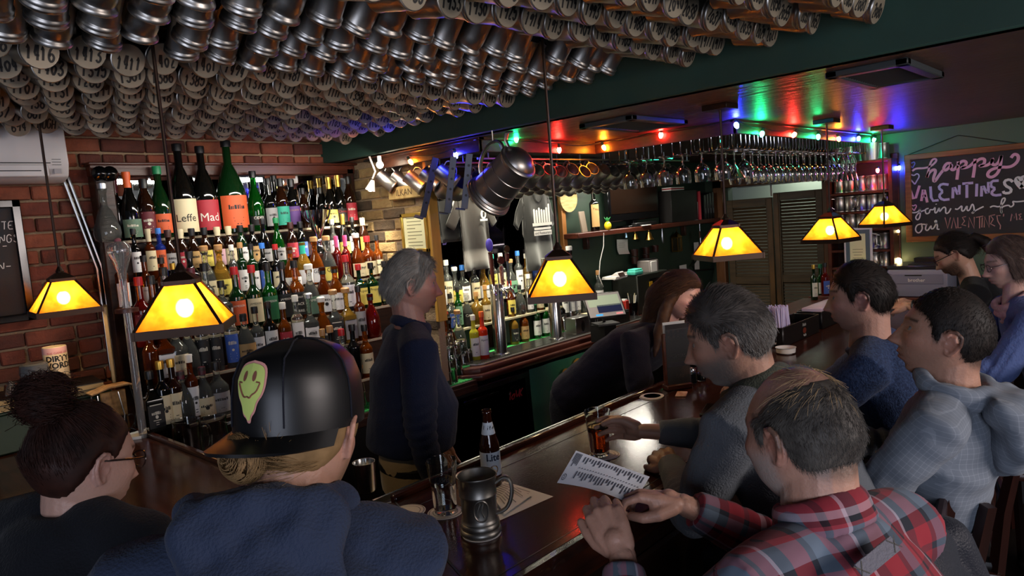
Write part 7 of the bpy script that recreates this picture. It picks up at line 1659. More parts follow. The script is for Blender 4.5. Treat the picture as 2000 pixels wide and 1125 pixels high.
def make_person(label,S):
    """S: pose and look of one person; every figure is one body mesh with hair and clothes as children"""
    head =Vector(S['head']); az,pit,rol =[math.radians(q) for q in S['look']]
    f =Vector((math.cos(az)*math.cos(pit),math.sin(az)*math.cos(pit),math.sin(pit)))
    M =frame(head,f) @ Matrix.Rotation(rol,4,'Y')
    hs =S.get('hs',1.0); M =M @ Matrix.Scale(hs,4)
    ta =math.radians(S['face']); tf =Vector((math.cos(ta),math.sin(ta),0)); tr =Vector((math.sin(ta),-math.cos(ta),0))
    shL,shR,pel =Vector(S['shL']),Vector(S['shR']),Vector(S['pel'])
    tr =(shR -shL); tr.z *= 0.3; tr.normalize()
    mid =(shL +shR)/2; up =(mid -pel).normalized(); tf =up.cross(tr).normalized()
    base =Vector((pel.x,pel.y,0.0))
    root =thing('person',label,'person',base); T0 =Matrix.Translation(-base)
    def loc(mb):return mb.xf(T0)
    wd =S.get('w',1.0); dp =S.get('d',1.0)
    nk =mid +up *0.045+tf *0.012                       # base of the neck
    jawc =M @ Vector((0,-0.018,-0.055))
    # ---- head and neck, one continuous surface
    hv,hf =head_surface(**S.get('hd',{}))
    hm =MB(); hm.add([M @ Vector(q) for q in hv],hf)
    for s in (-1,1):e =ear_mb(s); hm.add([M @ Vector(q) for q in e.v],e.f)
    nr =S.get('neck',0.058)
    chain(hm,[M @ Vector((0,-0.022,-0.02)),jawc +(nk -jawc)*0.35,nk,nk -up *0.08],[nr *0.98*hs,nr,nr *1.10,nr *1.5],18)
    hme =remesh(loc(hm),S.get('hvox',0.0031),2,0.5)
    Mi =(T0 @ M).inverted(); A =np.array(Mi)[:3,:3]; b =np.array(Mi)[:3,3]
    p =V3(hme) @ A.T +b
    col =skin_cols(p,S)
    set_col(hme,col)
    parts =[hme]
    # ---- hands with a stretch of forearm
    skin =np.array(lin(S['skin'])[:3])
    for side in ('L','R'):
        h =S.get('hand'+side)
        if not h:continue
        hb =hand_mb(1 if side == 'R' else -1,h.get('curl',(.35,.4,.3)),h.get('thumb','rest'),h.get('spread',0.0),h.get('size',1.0))
        Wm =frame(Vector(S['wr'+side]),Vector(h['dir']),Vector(h['back']))
        el =Vector(S['el'+side]); wr =Vector(S['wr'+side])
        fb =MB(); fb.add([Wm @ Vector(q) for q in hb.v],hb.f); d_ =(el -wr).normalized()
        chain(fb,[wr +(Wm @ Vector((0,0.03,0))-wr),wr,wr +d_ *0.05,wr +d_ *h.get('bare',0.10)],[0.026,0.0265,0.031,0.036],14,flat=0.78)
        m_ =remesh(loc(fb),h.get('vox',0.003),2,0.5); n_ =len(m_.vertices); pp =V3(m_)
        set_col(m_,skin[None,:]*(0.92+0.12*np.array([noise.noise(Vector(q *30)) for q in pp]))[:,None]); parts.append(m_)
    # ---- inner body under the clothes
    core =MB(); hip =0.155*wd
    loft(core,[(pel -up *0.06,hip *.8,.09),(pel +up *0.05,hip *.8,.09),(pel.lerp(mid,.5),.12*wd,.085*dp),(mid -up *0.08,.15*wd,.09),(mid +up *.0,.10,.065),(nk +up *0.01,nr *.8,nr *.8)],tr,tf)
    for sh,el,wr in ((shL,S['elL'],S['wrL']),(shR,S['elR'],S['wrR'])):chain(core,[mid.lerp(sh,.55),sh,Vector(el),Vector(wr)],[.04,.042,.034,.026],10)
    legs =S.get('legs') or seated_legs(pel,tr,tf)
    for hp,kn,an,to in legs:chain(core,[hp,kn,an],[.065,.048,.036],10); chain(core,[an,Vector(to)],[.034,.026],8)
    cm =remesh(loc(core),0.014,2); n_ =len(cm.vertices); set_col(cm,np.repeat(skin[None,:],n_,0)); parts.append(cm)
    o =link('body',join_meshes(parts,'body',M_SKIN),root)
    # ---- eyes
    for s in (-1,1):
        if S.get('eyes',True):
            eb =MB().sphere((0,0,0),0.0112,14,10); em =eb.mesh('eye',M_EYE); ev =V3(em)
            c =np.full((len(ev),3),0.13); c[ev[:,1] > 0.0088]=(0.02,0.014,0.01)
            set_col(em,c); link('eye',em,root).matrix_local =T0 @ M @ Matrix.Translation((s *0.031,0.0748,0.0095))
    H =Hd(); H.M =T0 @ M; H.root =root; H.T0 =T0; H.loc =loc; H.tr,H.tf,H.up,H.mid,H.nk,H.pel,H.shL,H.shR =tr,tf,up,mid,nk,pel,shL,shR
    # ---- hair
    hr =S.get('hair')
    if hr:make_hair(H,hv,hf,hr)
    if S.get('hair2'):make_hair(H,hv,hf,{**hr,'shell':False,**S['hair2']})
    # ---- clothes
    cl =S['top']
    mb =MB(); k =cl.get('puff',0.0)
    belly =S.get('belly',0.0)
    ssp =pel.lerp(mid,.5)-tf *S.get('slump',0.02)
    hem =cl.get('hem',0.05)
    loft(mb,[(pel -up *hem,(.165+k)*wd,(.120+k)*dp),(pel +up *0.08,(.165+k)*wd,(.122+k +belly)*dp),(ssp +tf *belly *.5,(.162+k)*wd,(.122+k +belly)*dp),(pel.lerp(mid,.78)-tf *.01,(.180+k)*wd,(.122+k)*dp),(mid -up *0.035,(.160+k)*wd,(.098+k)*dp),(mid +up *0.030,(.105+k)*wd,.078+k),(nk +up *0.012,nr +.020+k *.5,nr +.020+k *.5)],tr,tf)
    ar =cl.get('arm',1.0)
    for sh,el,wr,sd in ((shL,S['elL'],S['wrL'],'L'),(shR,S['elR'],S['wrR'],'R')):
        el,wr =Vector(el),Vector(wr); cuff =el.lerp(wr,cl.get('cuff'+sd,cl.get('cuff',.96)))
        chain(mb,[nk.lerp(sh,.35),sh,sh.lerp(el,.5),el],[.058+k,.068*ar +k,.060*ar +k,.052*ar +k],16)
        mb.tube([el,el.lerp(cuff,.5),el.lerp(cuff,.93),cuff],[.051*ar +k,.045*ar +k,.037*ar +k,.035*ar +k *.6],16); mb.sphere(el,.051*ar +k,14,8)
    cm =remesh(loc(mb),cl.get('vox',0.0075),5,0.5,cl['name'])
    P_ =V3(cm); N_ =np.empty(len(P_)*3,np.float32); cm.vertices.foreach_get('normal',N_); N_ =N_.reshape(-1,3).astype(float)
    fol =cl.get('folds',0.004)
    off_ =np.array([noise.noise(Vector((q[0]*5+q[2]*9,q[1]*9-q[2]*6,q[2]*14)))+0.5*noise.noise(Vector((q[0]*22,q[1]*22,q[2]*30))) for q in P_])
    for sd in ('L','R'):                                   # deeper creases at the elbows
        e =np.array(T0 @ Vector(S['el'+sd])); dd =np.linalg.norm(P_ -e,axis=1); ax_ =np.array((Vector(S['wr'+sd])-Vector(S['el'+sd])).normalized())
        off_ += np.exp(-(dd /.11) ** 2)*np.sin((P_ -e) @ ax_ *170)*0.9
    P_ =P_ +N_ *(off_ *fol)[:,None]
    cm.vertices.foreach_set('co',P_.astype(np.float32).ravel()); cm.update()
    # cloth coordinates for checks and weaves
    fab =np.zeros((len(P_),3)); c0 =np.array(T0 @ pel); trn,upn,tfn =np.array(tr),np.array(up),np.array(tf)
    rel =P_ -c0; fab[:,0]=rel @ trn; fab[:,1]=rel @ upn; fab[:,2]=0
    for sh,sd in ((shL,'L'),(shR,'R')):
        a0,a1,a2 =[np.array(T0 @ Vector(q)) for q in (sh,S['el'+sd],S['wr'+sd])]
        sgn =-1 if sd == 'L' else 1
        latr =((P_ -np.array(T0 @ mid)) @ trn)*sgn
        for q0,q1,o0 in ((a0,a1,0.0),(a1,a2,np.linalg.norm(a1 -a0))):
            d_ =q1 -q0; L_ =np.linalg.norm(d_); d_ /= L_
            s_ =np.clip((P_ -q0) @ d_,0,L_); near =np.linalg.norm(P_ -(q0 +s_[:,None]*d_),axis=1)
            msk =(near < 0.085+k) & ((s_ > 0.02) | (o0 > 0)) & (latr > np.linalg.norm(a0 -np.array(T0 @ mid))*(0.80 if o0 == 0 else -9))
            e1 =np.cross(d_,upn if abs(d_ @ upn) < .9 else tfn); e1 /= np.linalg.norm(e1); e2 =np.cross(d_,e1)
            ang =np.arctan2((P_ -q0) @ e1,(P_ -q0) @ e2)
            fab[msk,0]=ang[msk]*0.055; fab[msk,1]=(s_ +o0)[msk]+0.03
    set_vec(cm,fab)
    cm.materials.append(cl['mat']); cm.polygons.foreach_set('use_smooth',[True]*len(cm.polygons))
    H.top =link(cl['name'],cm,root)
    # ---- trousers and shoes
    tm =MB(); tr_ =S.get('trousers',{});
    loft(tm,[(pel -up *0.10,.145*wd,.11),(pel +up *0.02,.158*wd,.115*dp),(pel +up *0.10,.150*wd,.112*dp)],tr,tf)
    for hp,kn,an,to in legs:chain(tm,[hp,hp.lerp(kn,.5),kn,kn.lerp(an,.5),an],[.090,.082,.064,.058,.052],14)
    t2 =remesh(loc(tm),0.013,4,0.5,'trousers'); t2.materials.append(tr_.get('mat',M_DENIM)); link('trousers',t2,root)
    for hp,kn,an,to in legs:
        to =Vector(to); sm =MB(); d_ =(to -an); d_.z =0
        chain(sm,[an +Vector((0,0,-.01)),an.lerp(to,.5)+Vector((0,0,.0)),to],[.044,.043,.036],12); loc(sm); zmin =an.z -0.075
        link('shoe',remesh(sm,0.012,3,.5,'shoe'),root).data.materials.append(M_BLACK)
    return H
def seated_legs(pel,tr,tf,drop=0.42):
    r =[]
    f2 =Vector((tf.x,tf.y,0)).normalized(); t2 =Vector((tr.x,tr.y,0)).normalized()
    for s in (-1,1):
        hp =pel +t2 *s *.085; kn =pel +t2 *s *.13+f2 *.40+Vector((0,0,-.02)); an =Vector((kn.x,kn.y,max(kn.z -drop,.10)))-f2 *.06
        r.append((hp,kn,an,an +f2 *.15+Vector((0,0,-.02))))
    return r
def standing_legs(pel,tr,tf):
    r =[]
    for s in (-1,1):
        hp =pel +tr *s *.085-Vector((0,0,.03)); kn =pel +tr *s *.095+tf *.02; kn.z =.50; an =pel +tr *s *.10; an.z =.09
        r.append((hp,kn,an,an +tf *.14+Vector((0,0,-.045))))
    return r
def hand_mb(s,curl,thumb,spread,size=1.0):
    """right hand for s=1: wrist at the origin, fingers along +y, back of the hand +z, thumb on -x; lengths in metres"""
    mb =MB(); kx =(-0.030,-0.0095,0.0105,0.029); ky =(0.088,0.093,0.088,0.078); ln =(0.072,0.080,0.074,0.058)
    for i in range(4):
        k_ =Vector((kx[i],ky[i],0.002-0.003*abs(i -1.2)))
        chain(mb,[Vector((kx[i]*0.55,0.012,0)),Vector((kx[i]*0.85,0.05,0.001)),k_],[0.0155,0.0145,0.0115],10)
        c =curl[i] if isinstance(curl[0],(tuple,list)) else curl
        a =0.0; p =k_; pts =[p]; fan =spread *(i -1.5)*-0.5+(i -1.5)*-0.03
        for j,fr in enumerate((0.46,0.30,0.24)):
            a += c[j]; d_ =Vector((-math.sin(fan)*math.cos(a),math.cos(fan)*math.cos(a),-math.sin(a))); p =p +d_ *ln[i]*fr; pts.append(p)
        rr =0.0090 if i < 3 else 0.0078
        chain(mb,pts,[rr *1.10,rr,rr *.95,rr *.82],10)
    th ={'rest':[(-0.020,0.018,-0.006),(-0.040,0.044,-0.014),(-0.050,0.072,-0.018),(-0.053,0.096,-0.022)],
          'pinch':[(-0.020,0.018,-0.008),(-0.040,0.044,-0.026),(-0.040,0.074,-0.040),(-0.030,0.100,-0.044)],
          'grip':[(-0.020,0.018,-0.010),(-0.042,0.044,-0.030),(-0.045,0.070,-0.052),(-0.036,0.092,-0.066)]}[thumb]
    chain(mb,th,[0.017,0.0145,0.0115,0.0095],10)
    chain(mb,[Vector((-0.012,0.03,-0.008)),Vector((-0.028,0.055,-0.014))],[0.016,0.013],10)
    chain(mb,[Vector((0.018,0.02,-0.008)),Vector((0.022,0.05,-0.008))],[0.015,0.014],10)
    mb.v =[(-x *s *size if s < 0 else x *size,y *size,z *size) for x,y,z in mb.v]
    if s < 0:mb.v =[(x,y,z) for x,y,z in mb.v]
    if s < 0:mb.f =[tuple(reversed(q)) for q in mb.f]
    return mb
def skin_cols(p,S):
    base =np.array(lin(S['skin'])[:3]); x,y,z =p[:,0],p[:,1],p[:,2]; ax =np.abs(x); n =len(p)
    nz =np.array([noise.noise(Vector(q *45)) for q in p]); c =base[None,:]*(1+0.07*nz)[:,None]
    def blend(m,col,k=1.0):
        nonlocal c
        m =np.clip(m *k,0,1)[:,None]; c =c *(1-m)+np.array(lin(col)[:3])[None,:]*m
    fr =y > 0.02
    blend(g(ax -.045,.02)*g(z +.012,.02)*fr,S.get('blush','#b4705c'),.35); blend(g(x,.016)*g(z +.028,.012)*(y > .09),S.get('blush','#b4705c'),.4)
    blend((ax > .068)*g(z,.035)*g(y +.01,.03),S.get('blush','#b4705c'),.35)
    blend(g(x,.019)*(g(z +.055,.0045)+g(z +.068,.0055))*(y > .06),S.get('lips','#8c4a44'),.8); blend(g(x,.022)*g(z +.0615,.0018)*(y > .06),'#4a2420',.8)
    br =S.get('brow');
    if br:blend((ax > .012)*(ax < .052)*g(z -.034-.10*np.clip(.03-np.abs(ax -.03),0,.03),.0042)*fr,br,.9)
    blend(g(ax -.031,.014)*g(z -.0045,.0016)*(y > .05),'#2c1a14',.75)
    if not S.get('eyes',True):blend(g(ax -.031,.013)*g(z -.002,.0022)*(y > .05),'#22140f',.9)
    bd =S.get('beard')
    if bd:
        low =1/(1+np.exp((z +bd.get('top',.045)-.35*np.clip(ax -.03,0,.1)*bd.get('side',1))/.005))*1/(1+np.exp(-(y -bd.get('back',.005))/.006))*1/(1+np.exp(-(z +.128)/.006))
        lip =g(x,.016)*g(z +.0615,.0085); nz2 =0.5+0.5*np.array([noise.noise(Vector(q *420)) for q in p])
        mous =g(x,.026)*g(z +.043,.007)*(y > .06)
        blend(np.clip(low *(1-.85*lip *(y > .06))+mous,0,1)*(0.65+0.5*nz2),bd['col'],bd.get('k',.8))
        if bd.get('chin'):blend(g(x,.03)*g(z +.1,.02)*(y > .03)*nz2 *1.4,bd['chin'],.8)
    sc_ =S.get('scalp')
    if sc_:
        m =1/(1+np.exp(-(z -hairline(y,sc_.get('line',HL)))/.005)); nz2 =0.5+0.5*np.array([noise.noise(Vector(q *380)) for q in p])
        if sc_.get('bald'):bx =sc_['bald']; m =m *(1-np.clip(1.25-((x /bx[0]) ** 2+((y -bx[1])/bx[2]) ** 2),0,1)*(z > .05)*bx[3])
        blend(m *(.75+.5*nz2),sc_['col'],sc_.get('k',.85))
    return np.clip(c,0,1)
def make_hair(H,hv,hf,hr):
    """shell over the scalp plus strands on it"""
    v =np.array(hv); x,y,z =v[:,0],v[:,1],v[:,2]
    line =hr.get('line',HL); e =z -hairline(y,line)
    if hr.get('bald'):
        bx =hr['bald']; inside =1-((x /bx[0]) ** 2+((y -bx[1])/bx[2]) ** 2); e =np.where(z > .04,np.minimum(e,-inside *.06),e)
    me =bpy.data.meshes.new('t'); me.from_pydata(v.tolist(),[],hf); me.update(); nn =np.empty(len(v)*3,np.float32); me.vertices.foreach_get('normal',nn); nn =nn.reshape(-1,3).astype(float); bpy.data.meshes.remove(me)
    th =hr.get('thick',.012); rmp =np.clip(e /hr.get('ramp',.025),0,1) ** .7
    top =hr.get('top',0.0)*np.clip(z /.1,0,1)*np.clip(.5+y /.12,0,1); bk =hr.get('backv',0.0)*np.clip(-y /.08,0,1)*np.clip(z /.05+.8,0,1)
    lump =np.array([noise.noise(Vector((q[0]*28,q[1]*12,q[2]*14))) for q in v])
    t =(th +top +bk)*rmp *(1+.25*lump)
    s =v +nn *t[:,None]; s[e <= 0]=(v -nn *.004)[e <= 0]
    keep =[q for q in hf if max(e[list(q)]) > 0]
    M =H.M
    if hr.get('shell',True):
        mb =MB(); mb.add([M @ Vector(q) for q in s],keep); hm =mb.mesh('hair',hr['mat'],angle=180)
        link('hair',hm,H.root)
    n =hr.get('n',0)
    if n:
        r =np.random.RandomState(hr.get('seed',1)); tri =np.array([(q[0],q[1],q[2]) for q in keep]+[(q[0],q[2],q[3]) for q in keep])
        a =np.linalg.norm(np.cross(s[tri[:,1]]-s[tri[:,0]],s[tri[:,2]]-s[tri[:,0]]),axis=1); pick =r.choice(len(tri),n,p=a /a.sum()); w1,w2 =r.rand(n),r.rand(n); fl =w1 +w2 > 1; w1[fl],w2[fl]=1-w1[fl],1-w2[fl]
        T =tri[pick]; P0 =s[T[:,0]]*(1-w1 -w2)[:,None]+s[T[:,1]]*w1[:,None]+s[T[:,2]]*w2[:,None]; N0 =nn[T[:,0]]; E0 =e[T[:,0]]
        ok =(E0 > r.rand(n)*.008) & (P0[:,2] < hr.get('zmax',9)) & (P0[:,2] > hr.get('zmin',-9)+r.normal(0,.006,n))
        if hr.get('ymax') is not None:ok &= P0[:,1] < hr['ymax']+r.normal(0,.012,n)
        if hr.get('bald'):ok &= r.rand(n) < np.clip(.12+1.1*(((P0[:,0]/bx[0]) ** 2+((P0[:,1]-bx[1])/bx[2]) ** 2)-.55)+2*(P0[:,2] < .05),.05,1)
        P0,N0 =P0[ok],N0[ok]; n =len(P0)
        fl_ =hr['flow'](P0); fl_ =fl_ -N0 *(fl_ *N0).sum(1)[:,None]; fl_ /= np.linalg.norm(fl_,axis=1)[:,None]+1e-6
        L =hr.get('len',.03)*(.6+.7*r.rand(n)); lift =hr.get('lift',.35); jit =r.normal(0,hr.get('jit',.25),(n,3))
        d_ =fl_ +N0 *lift +jit; d_ /= np.linalg.norm(d_,axis=1)[:,None]
        K =5; pts =np.zeros((n,K,3))
        for k in range(K):
            u =k /(K -1); pts[:,k]=P0 -N0 *.001+d_ *(L *u)[:,None]-N0 *(L *lift *.75*u *u)[:,None]+np.array((0,0,-1.0))[None,:]*(hr.get('grav',.1)*L *u *u)[:,None]
        R_ =np.array(M)[:3,:3]; o_ =np.array(M)[:3,3]; pts =pts.reshape(-1,3) @ R_.T +o_
        strands('hair_strands',pts,n,K,hr.get('rad',.00055),hr.get('smat',hr['mat']),H.root)
def strands(name,pts,n,K,rad,m,parent):
    cu =bpy.data.hair_curves.new(name); cu.add_curves([K]*n)
    cu.position_data.foreach_set('vector',np.asarray(pts,np.float32).ravel())
    at =cu.attributes.get('radius') or cu.attributes.new('radius','FLOAT','POINT')
    rr =np.tile(np.linspace(1,.35,K)*rad,n).astype(np.float32); at.data.foreach_set('value',rr)
    cu.materials.append(m); o =bpy.data.objects.new(name,cu); COL.objects.link(o); o.parent =parent; o['kind']='stuff'; return o
def flow_down(P):
    f =np.zeros_like(P); top =np.clip(P[:,2]/.1,0,1); f[:,2]=-1*(1-top)-.1; f[:,1]=-.35+0.9*top; f[:,0]=np.sign(P[:,0])*.3*top; return f
def flow_side(P):
    f =np.zeros_like(P); top =np.clip((P[:,2]-.03)/.05,0,1); f[:,0]=.5*top; f[:,1]=.55*top *(P[:,1] > .02)-.45; f[:,2]=-.9*(1-top); return f
def flow_back(P):
    f =np.zeros_like(P); f[:,1]=-1; f[:,2]=-.25*(P[:,1] < 0); f[:,0]=-.4*P[:,0]/.08*(P[:,1] < 0); return f
def flow_whorl(P):
    c =np.array((0.0,-.045,.1)); d =P -c; f =np.cross(d,np.array((0,0,1.0)))*.6+d *1.0; f[:,2] -= .35*(P[:,2] < .06)*.1; f[P[:,2] < .03]=(0,-.3,-1); return f
M_SKIN =attr_mat('skin','Col',0.48,bump=(160,0.12,3),sss=0.12)
M_EYE =attr_mat('eyeball','Col',0.1)
M_DENIM =mat('dark_trousers','#15161c',0.85,bump=(90,.3,2)); M_KHAKI =mat('khaki','#8c7c60',0.85,bump=(60,.2,3),sheen=.2)
def hairmat(n_,c,c2=None):return mat(n_,c,0.6,var=(c2,30,(1,1,1)) if c2 else None,spec=0.25)
def cloth(n_,c,r_=0.9,b_=(220,.35,2),sheen=.06,var=None):return mat(n_,c,r_,bump=b_,sheen=sheen,var=var,spec=.25)
def fabric(n_,cols_u,cols_v,per,bump_grid=None,rough=.9):
    """woven cloth from the mesh's cloth coordinates: stripes across u and v averaged"""
    m =mat(n_,'#808080',rough,sheen=.06,spec=.25); nt =m.node_tree; b =nt.nodes['Principled BSDF']
    at =nt.nodes.new('ShaderNodeAttribute'); at.attribute_name ='fab'; sp =nt.nodes.new('ShaderNodeSeparateXYZ'); nt.links.new(at.outputs['Vector'],sp.inputs[0]); outs =[]
    for ax_,cols in (('X',cols_u),('Y',cols_v)):
        dv =nt.nodes.new('ShaderNodeMath'); dv.operation ='DIVIDE'; dv.inputs[1].default_value =per; nt.links.new(sp.outputs[ax_],dv.inputs[0])
        ad =nt.nodes.new('ShaderNodeMath'); ad.operation ='ADD'; ad.inputs[1].default_value =20.0; nt.links.new(dv.outputs[0],ad.inputs[0])
        fr =nt.nodes.new('ShaderNodeMath'); fr.operation ='FRACT'; nt.links.new(ad.outputs[0],fr.inputs[0])
        cr =nt.nodes.new('ShaderNodeValToRGB'); cr.color_ramp.interpolation ='CONSTANT'; el =cr.color_ramp.elements
        while len(el) < len(cols):el.new(0.5)
        for e_,(ps,c_) in zip(el,cols):e_.position =ps; e_.color =lin(c_)
        nt.links.new(fr.outputs[0],cr.inputs['Fac']); outs.append(cr.outputs['Color'])
    mx =nt.nodes.new('ShaderNodeMix'); mx.data_type ='RGBA'; mx.inputs[0].default_value =.5; nt.links.new(outs[0],mx.inputs[6]); nt.links.new(outs[1],mx.inputs[7]); nt.links.new(mx.outputs[2],b.inputs['Base Color'])
    return m
def extra(H,name,mb,voxel,m,smooth=4,label=None,folds=0.0):
    me =remesh(H.loc(mb),voxel,smooth,.5,name)
    if folds:
        P_ =V3(me); N_ =np.empty(len(P_)*3,np.float32); me.vertices.foreach_get('normal',N_); N_ =N_.reshape(-1,3)
        o_ =np.array([noise.noise(Vector((q[0]*12,q[1]*12,q[2]*16)))+.5*noise.noise(Vector((q[0]*26+5,q[1]*26,q[2]*22))) for q in P_]); me.vertices.foreach_set('co',(P_ +N_ *(o_ *folds)[:,None]).astype(np.float32).ravel()); me.update()
        c0 =np.array(H.T0 @ H.pel); rel =P_ -c0; set_vec(me,np.stack([rel @ np.array(H.tr),rel @ np.array(H.up),rel[:,0]*0],1))
    me.materials.append(m); me.polygons.foreach_set('use_smooth',[True]*len(me.polygons)); o =link(name,me,H.root)
    if label:o['label']=label
    return o
def glasses(H,m,w=.064,round_=False,lens=None):
    mb =MB(); M =H.M
    for s in (-1,1):
        rim =[(s *.033+.024*math.cos(a_),.105-.012*abs(math.cos(a_))*.6,.008+(.019 if round_ else .017)*math.sin(a_)) for a_ in [i *math.pi /9 for i in range(18)]]
        mb.tube([M @ Vector(q) for q in rim],.0016,6,closed=True); mb.tube([M @ Vector(q) for q in ((s *.056,.096,.014),(s *.074,.07,.014),(s *.079,-.005,.012),(s *.078,-.022,-.004))],.0020,6)
    mb.tube([M @ Vector(q) for q in ((-.010,.106,.010),(0,.109,.013),(.010,.106,.010))],.0018,6)
    link('glasses',mb.mesh('glasses',m),H.root)
# ================================================================ the cast
SK ='#b58a74'
DBG ={}
# ---- balding man in plaid, reading a menu
M_PLAID =fabric('plaid_flannel',[(0,'#8f2a34'),(.26,'#2c2f38'),(.34,'#5c6a7a'),(.52,'#9a3c46'),(.60,'#3a2228'),(.66,'#8f2a34'),(.80,'#b09aa4'),(.84,'#2b2c34')],[(0,'#8a2832'),(.22,'#24262e'),(.36,'#6c7a8a'),(.56,'#8f3a44'),(.60,'#1d1d22'),(.66,'#a8949c'),(.74,'#7c2630'),(.92,'#2b2c34')],.155)
sp =dict(head=(1.215,.475,1.462),look=(74,-13,3),hs=1.03,face=74,shL=(1.00,.465,1.275),shR=(1.365,.36,1.265),pel=(1.14,.30,.80),w=1.12,d=1.15,belly=.03,neck=.064,skin='#b28672',blush='#b8604e',brow='#6a5a4c',eyes=True,hd=dict(fat=.35,jaw=1.05),
  beard=dict(col='#a8a09a',k=.75,top=.03),scalp=dict(col='#4a3f36',k=.8,bald=(.072,.036,.110,1.0)),
  hair=dict(mat=hairmat('hair_grey_brown','#35302c','#55504a'),thick=.0035,ramp=.03,bald=(.066,.035,.100),n=6500,len=.013,lift=.30,jit=.25,flow=flow_whorl,seed=3,rad=.00045),hair2=dict(bald=None,smat=hairmat('hair_sandy','#8a7254','#a88c66'),n=700,len=.024,zmin=.055,ymax=-.005,lift=.12,jit=.2),
  elL=(.925,.66,1.06),wrL=tuple(atd(1216,1082,1.37)),elR=(1.44,.60,1.12),wrR=tuple(atd(1334,985,1.50)),
  handL=dict(dir=tuple(atd(1178,1000,1.42)-atd(1216,1082,1.37)),back=(-.75,-.35,.45),curl=(.6,.95,.7),thumb='rest',bare=.08),handR=dict(dir=tuple(atd(1238,962,1.53)-atd(1334,985,1.50)),back=(.1,.30,.95),curl=(.55,.75,.5),thumb='pinch',bare=.10),
  top=dict(name='shirt',mat=M_PLAID,folds=.004,cuff=.90,vox=.0065,arm=1.12),trousers=dict(mat=M_DENIM))
P1 =make_person('man in a red plaid shirt with thinning hair, holding a paper menu',sp)
cm =MB()
cc =[(P1.nk +P1.tr *(.074*math.sin(a_))+P1.tf *(.066*math.cos(a_)-.004)+P1.up *(.028-.012*math.cos(a_))) for a_ in [i *math.pi /12 for i in range(24)]]
cm.tube([q +P1.up *.014 for q in cc],.012,8,closed=True,flat=1.9); cm.tube([q -P1.up *.012+(q -P1.nk).normalized()*.006 for q in cc],.012,8,closed=True,flat=1.9)
extra(P1,'collar',cm,.005,M_PLAID,3,folds=.001)
# shirt tab between the shoulders with two crossed stitches
tq =P1.T0 @ (P1.mid -P1.tf *.112+P1.up *.028-P1.tr *.045)
tbm =MB().box((0,0,0),(.10,.004,.024)); tb_ =tbm.build('yoke_tab',cloth('tab_grey','#6a6870'),P1.root,bevel=.001); tb_.matrix_local =basis(P1.tr,P1.tf,P1.up,tq) @ Matrix.Rotation(-.15,4,'Y') @ Matrix.Rotation(-.42,4,'X')
for s in (-1,1):
    x_ =MB(); ribbon(x_,[(s *.045-.01,-.01),(s *.045+.01,.01)],.002); ribbon(x_,[(s *.045-.01,.01),(s *.045+.01,-.01)],.002); x_.v =[(x,-.0026,y) for x,y,z in x_.v]; x_.build('stitch',M_INK,tb_,smooth=False)
# the menu he reads
mc =[atd(1125,880,1.66),atd(1269,931,1.60),atd(1236,986,1.50),atd(1088,943,1.56)]
mt =thing('paper_menu','white printed menu held up by the man in plaid','menu',tuple(mc[0])); V_ =[p -mc[0] for p in mc]
nrm_ =(V_[1]).cross(V_[3]).normalized(); nrm_ =nrm_ if nrm_.z > 0 else -nrm_
def muv(u,v,h=0.0):return V_[1]*u *(1-v)+V_[2]*u *v +V_[3]*(1-u)*v +nrm_ *(.010*math.sin(3.1*u)*v +h)
n =10; MB().add([muv(i /n,j /n) for i in range(n +1) for j in range(n +1)],[(i *(n +1)+j,(i +1)*(n +1)+j,(i +1)*(n +1)+j +1,i *(n +1)+j +1) for i in range(n) for j in range(n)]).build('menu_sheet',mat('menu_paper','#c9ccd4',.7),mt)
ln =MB(); r =random.Random(12)
def mrect(u0,u1,v0,v1):ln.add([muv(a_,b_,.0012) for a_,b_ in ((u0,v0),(u1,v0),(u1,v1),(u0,v1))],[(0,1,2,3)])
for i in range(22):
    u =.16+.037*i
    for v0,mx_ in ((.08,.28),(.56,.32)):
        if i in (5,11,16):mrect(u,u +.020,v0,v0 +.14)
        else:mrect(u,u +.014,v0 +.02,v0 +r.uniform(.12,mx_))
    mrect(u,u +.012,.45,.48)
for i in range(5):mrect(.03+.018*i,.04+.018*i,.06,r.uniform(.3,.52))
ln.build('print_line',mat('menu_ink','#4a4e58',.7),mt,smooth=False)
ln =MB(); ribbon(ln,[(.5+.36*math.cos(a_),.5+.42*math.sin(a_)) for a_ in [i *math.pi /12 for i in range(25)]],.09); ribbon(ln,[(.38,.3),(.38,.7),(.62,.7),(.62,.3)],.07); ln.v =[tuple(muv(.015+.06*y,.70+.24*x,.0014)) for x,y,z in ln.v]; ln.build('menu_emblem',MATS['menu_ink'],mt,smooth=False)
# ---- man in the dark cap and navy hoodie
M_NAVY =cloth('navy_fleece','#2a3348')
sp =dict(head=(.560,1.00,1.565),look=(36,-20,0),hs=1.0,face=52,shL=(.325,1.085,1.395),shR=(.625,.855,1.385),pel=(.42,.84,.88),w=1.22,d=1.2,neck=.062,skin='#a9806c',brow='#5a4630',hair=dict(mat=hairmat('hair_dark_blond','#6a5234','#8a6c48'),thick=.008,n=2600,len=.06,lift=.06,jit=.12,flow=flow_back,seed=7,zmax=-.035),beard=dict(col='#6a5238',k=.7),
  elL=(.30,1.30,1.12),wrL=(.56,1.42,1.125),elR=(.70,1.03,1.12),wrR=(.80,1.26,1.125),handL=dict(dir=(.8,.6,0),back=(0,0,1),bare=.06),handR=dict(dir=(.2,.95,0),back=(0,0,1),bare=.06),
  top=dict(name='hoodie',mat=M_NAVY,folds=.010,puff=.006,arm=1.05))
P2 =make_person('man in a dark patched cap and navy hoodie, seen from behind',sp)
hm =MB(); U,Rr_,Fw =P2.up,P2.tr,P2.tf; nb =P2.nk
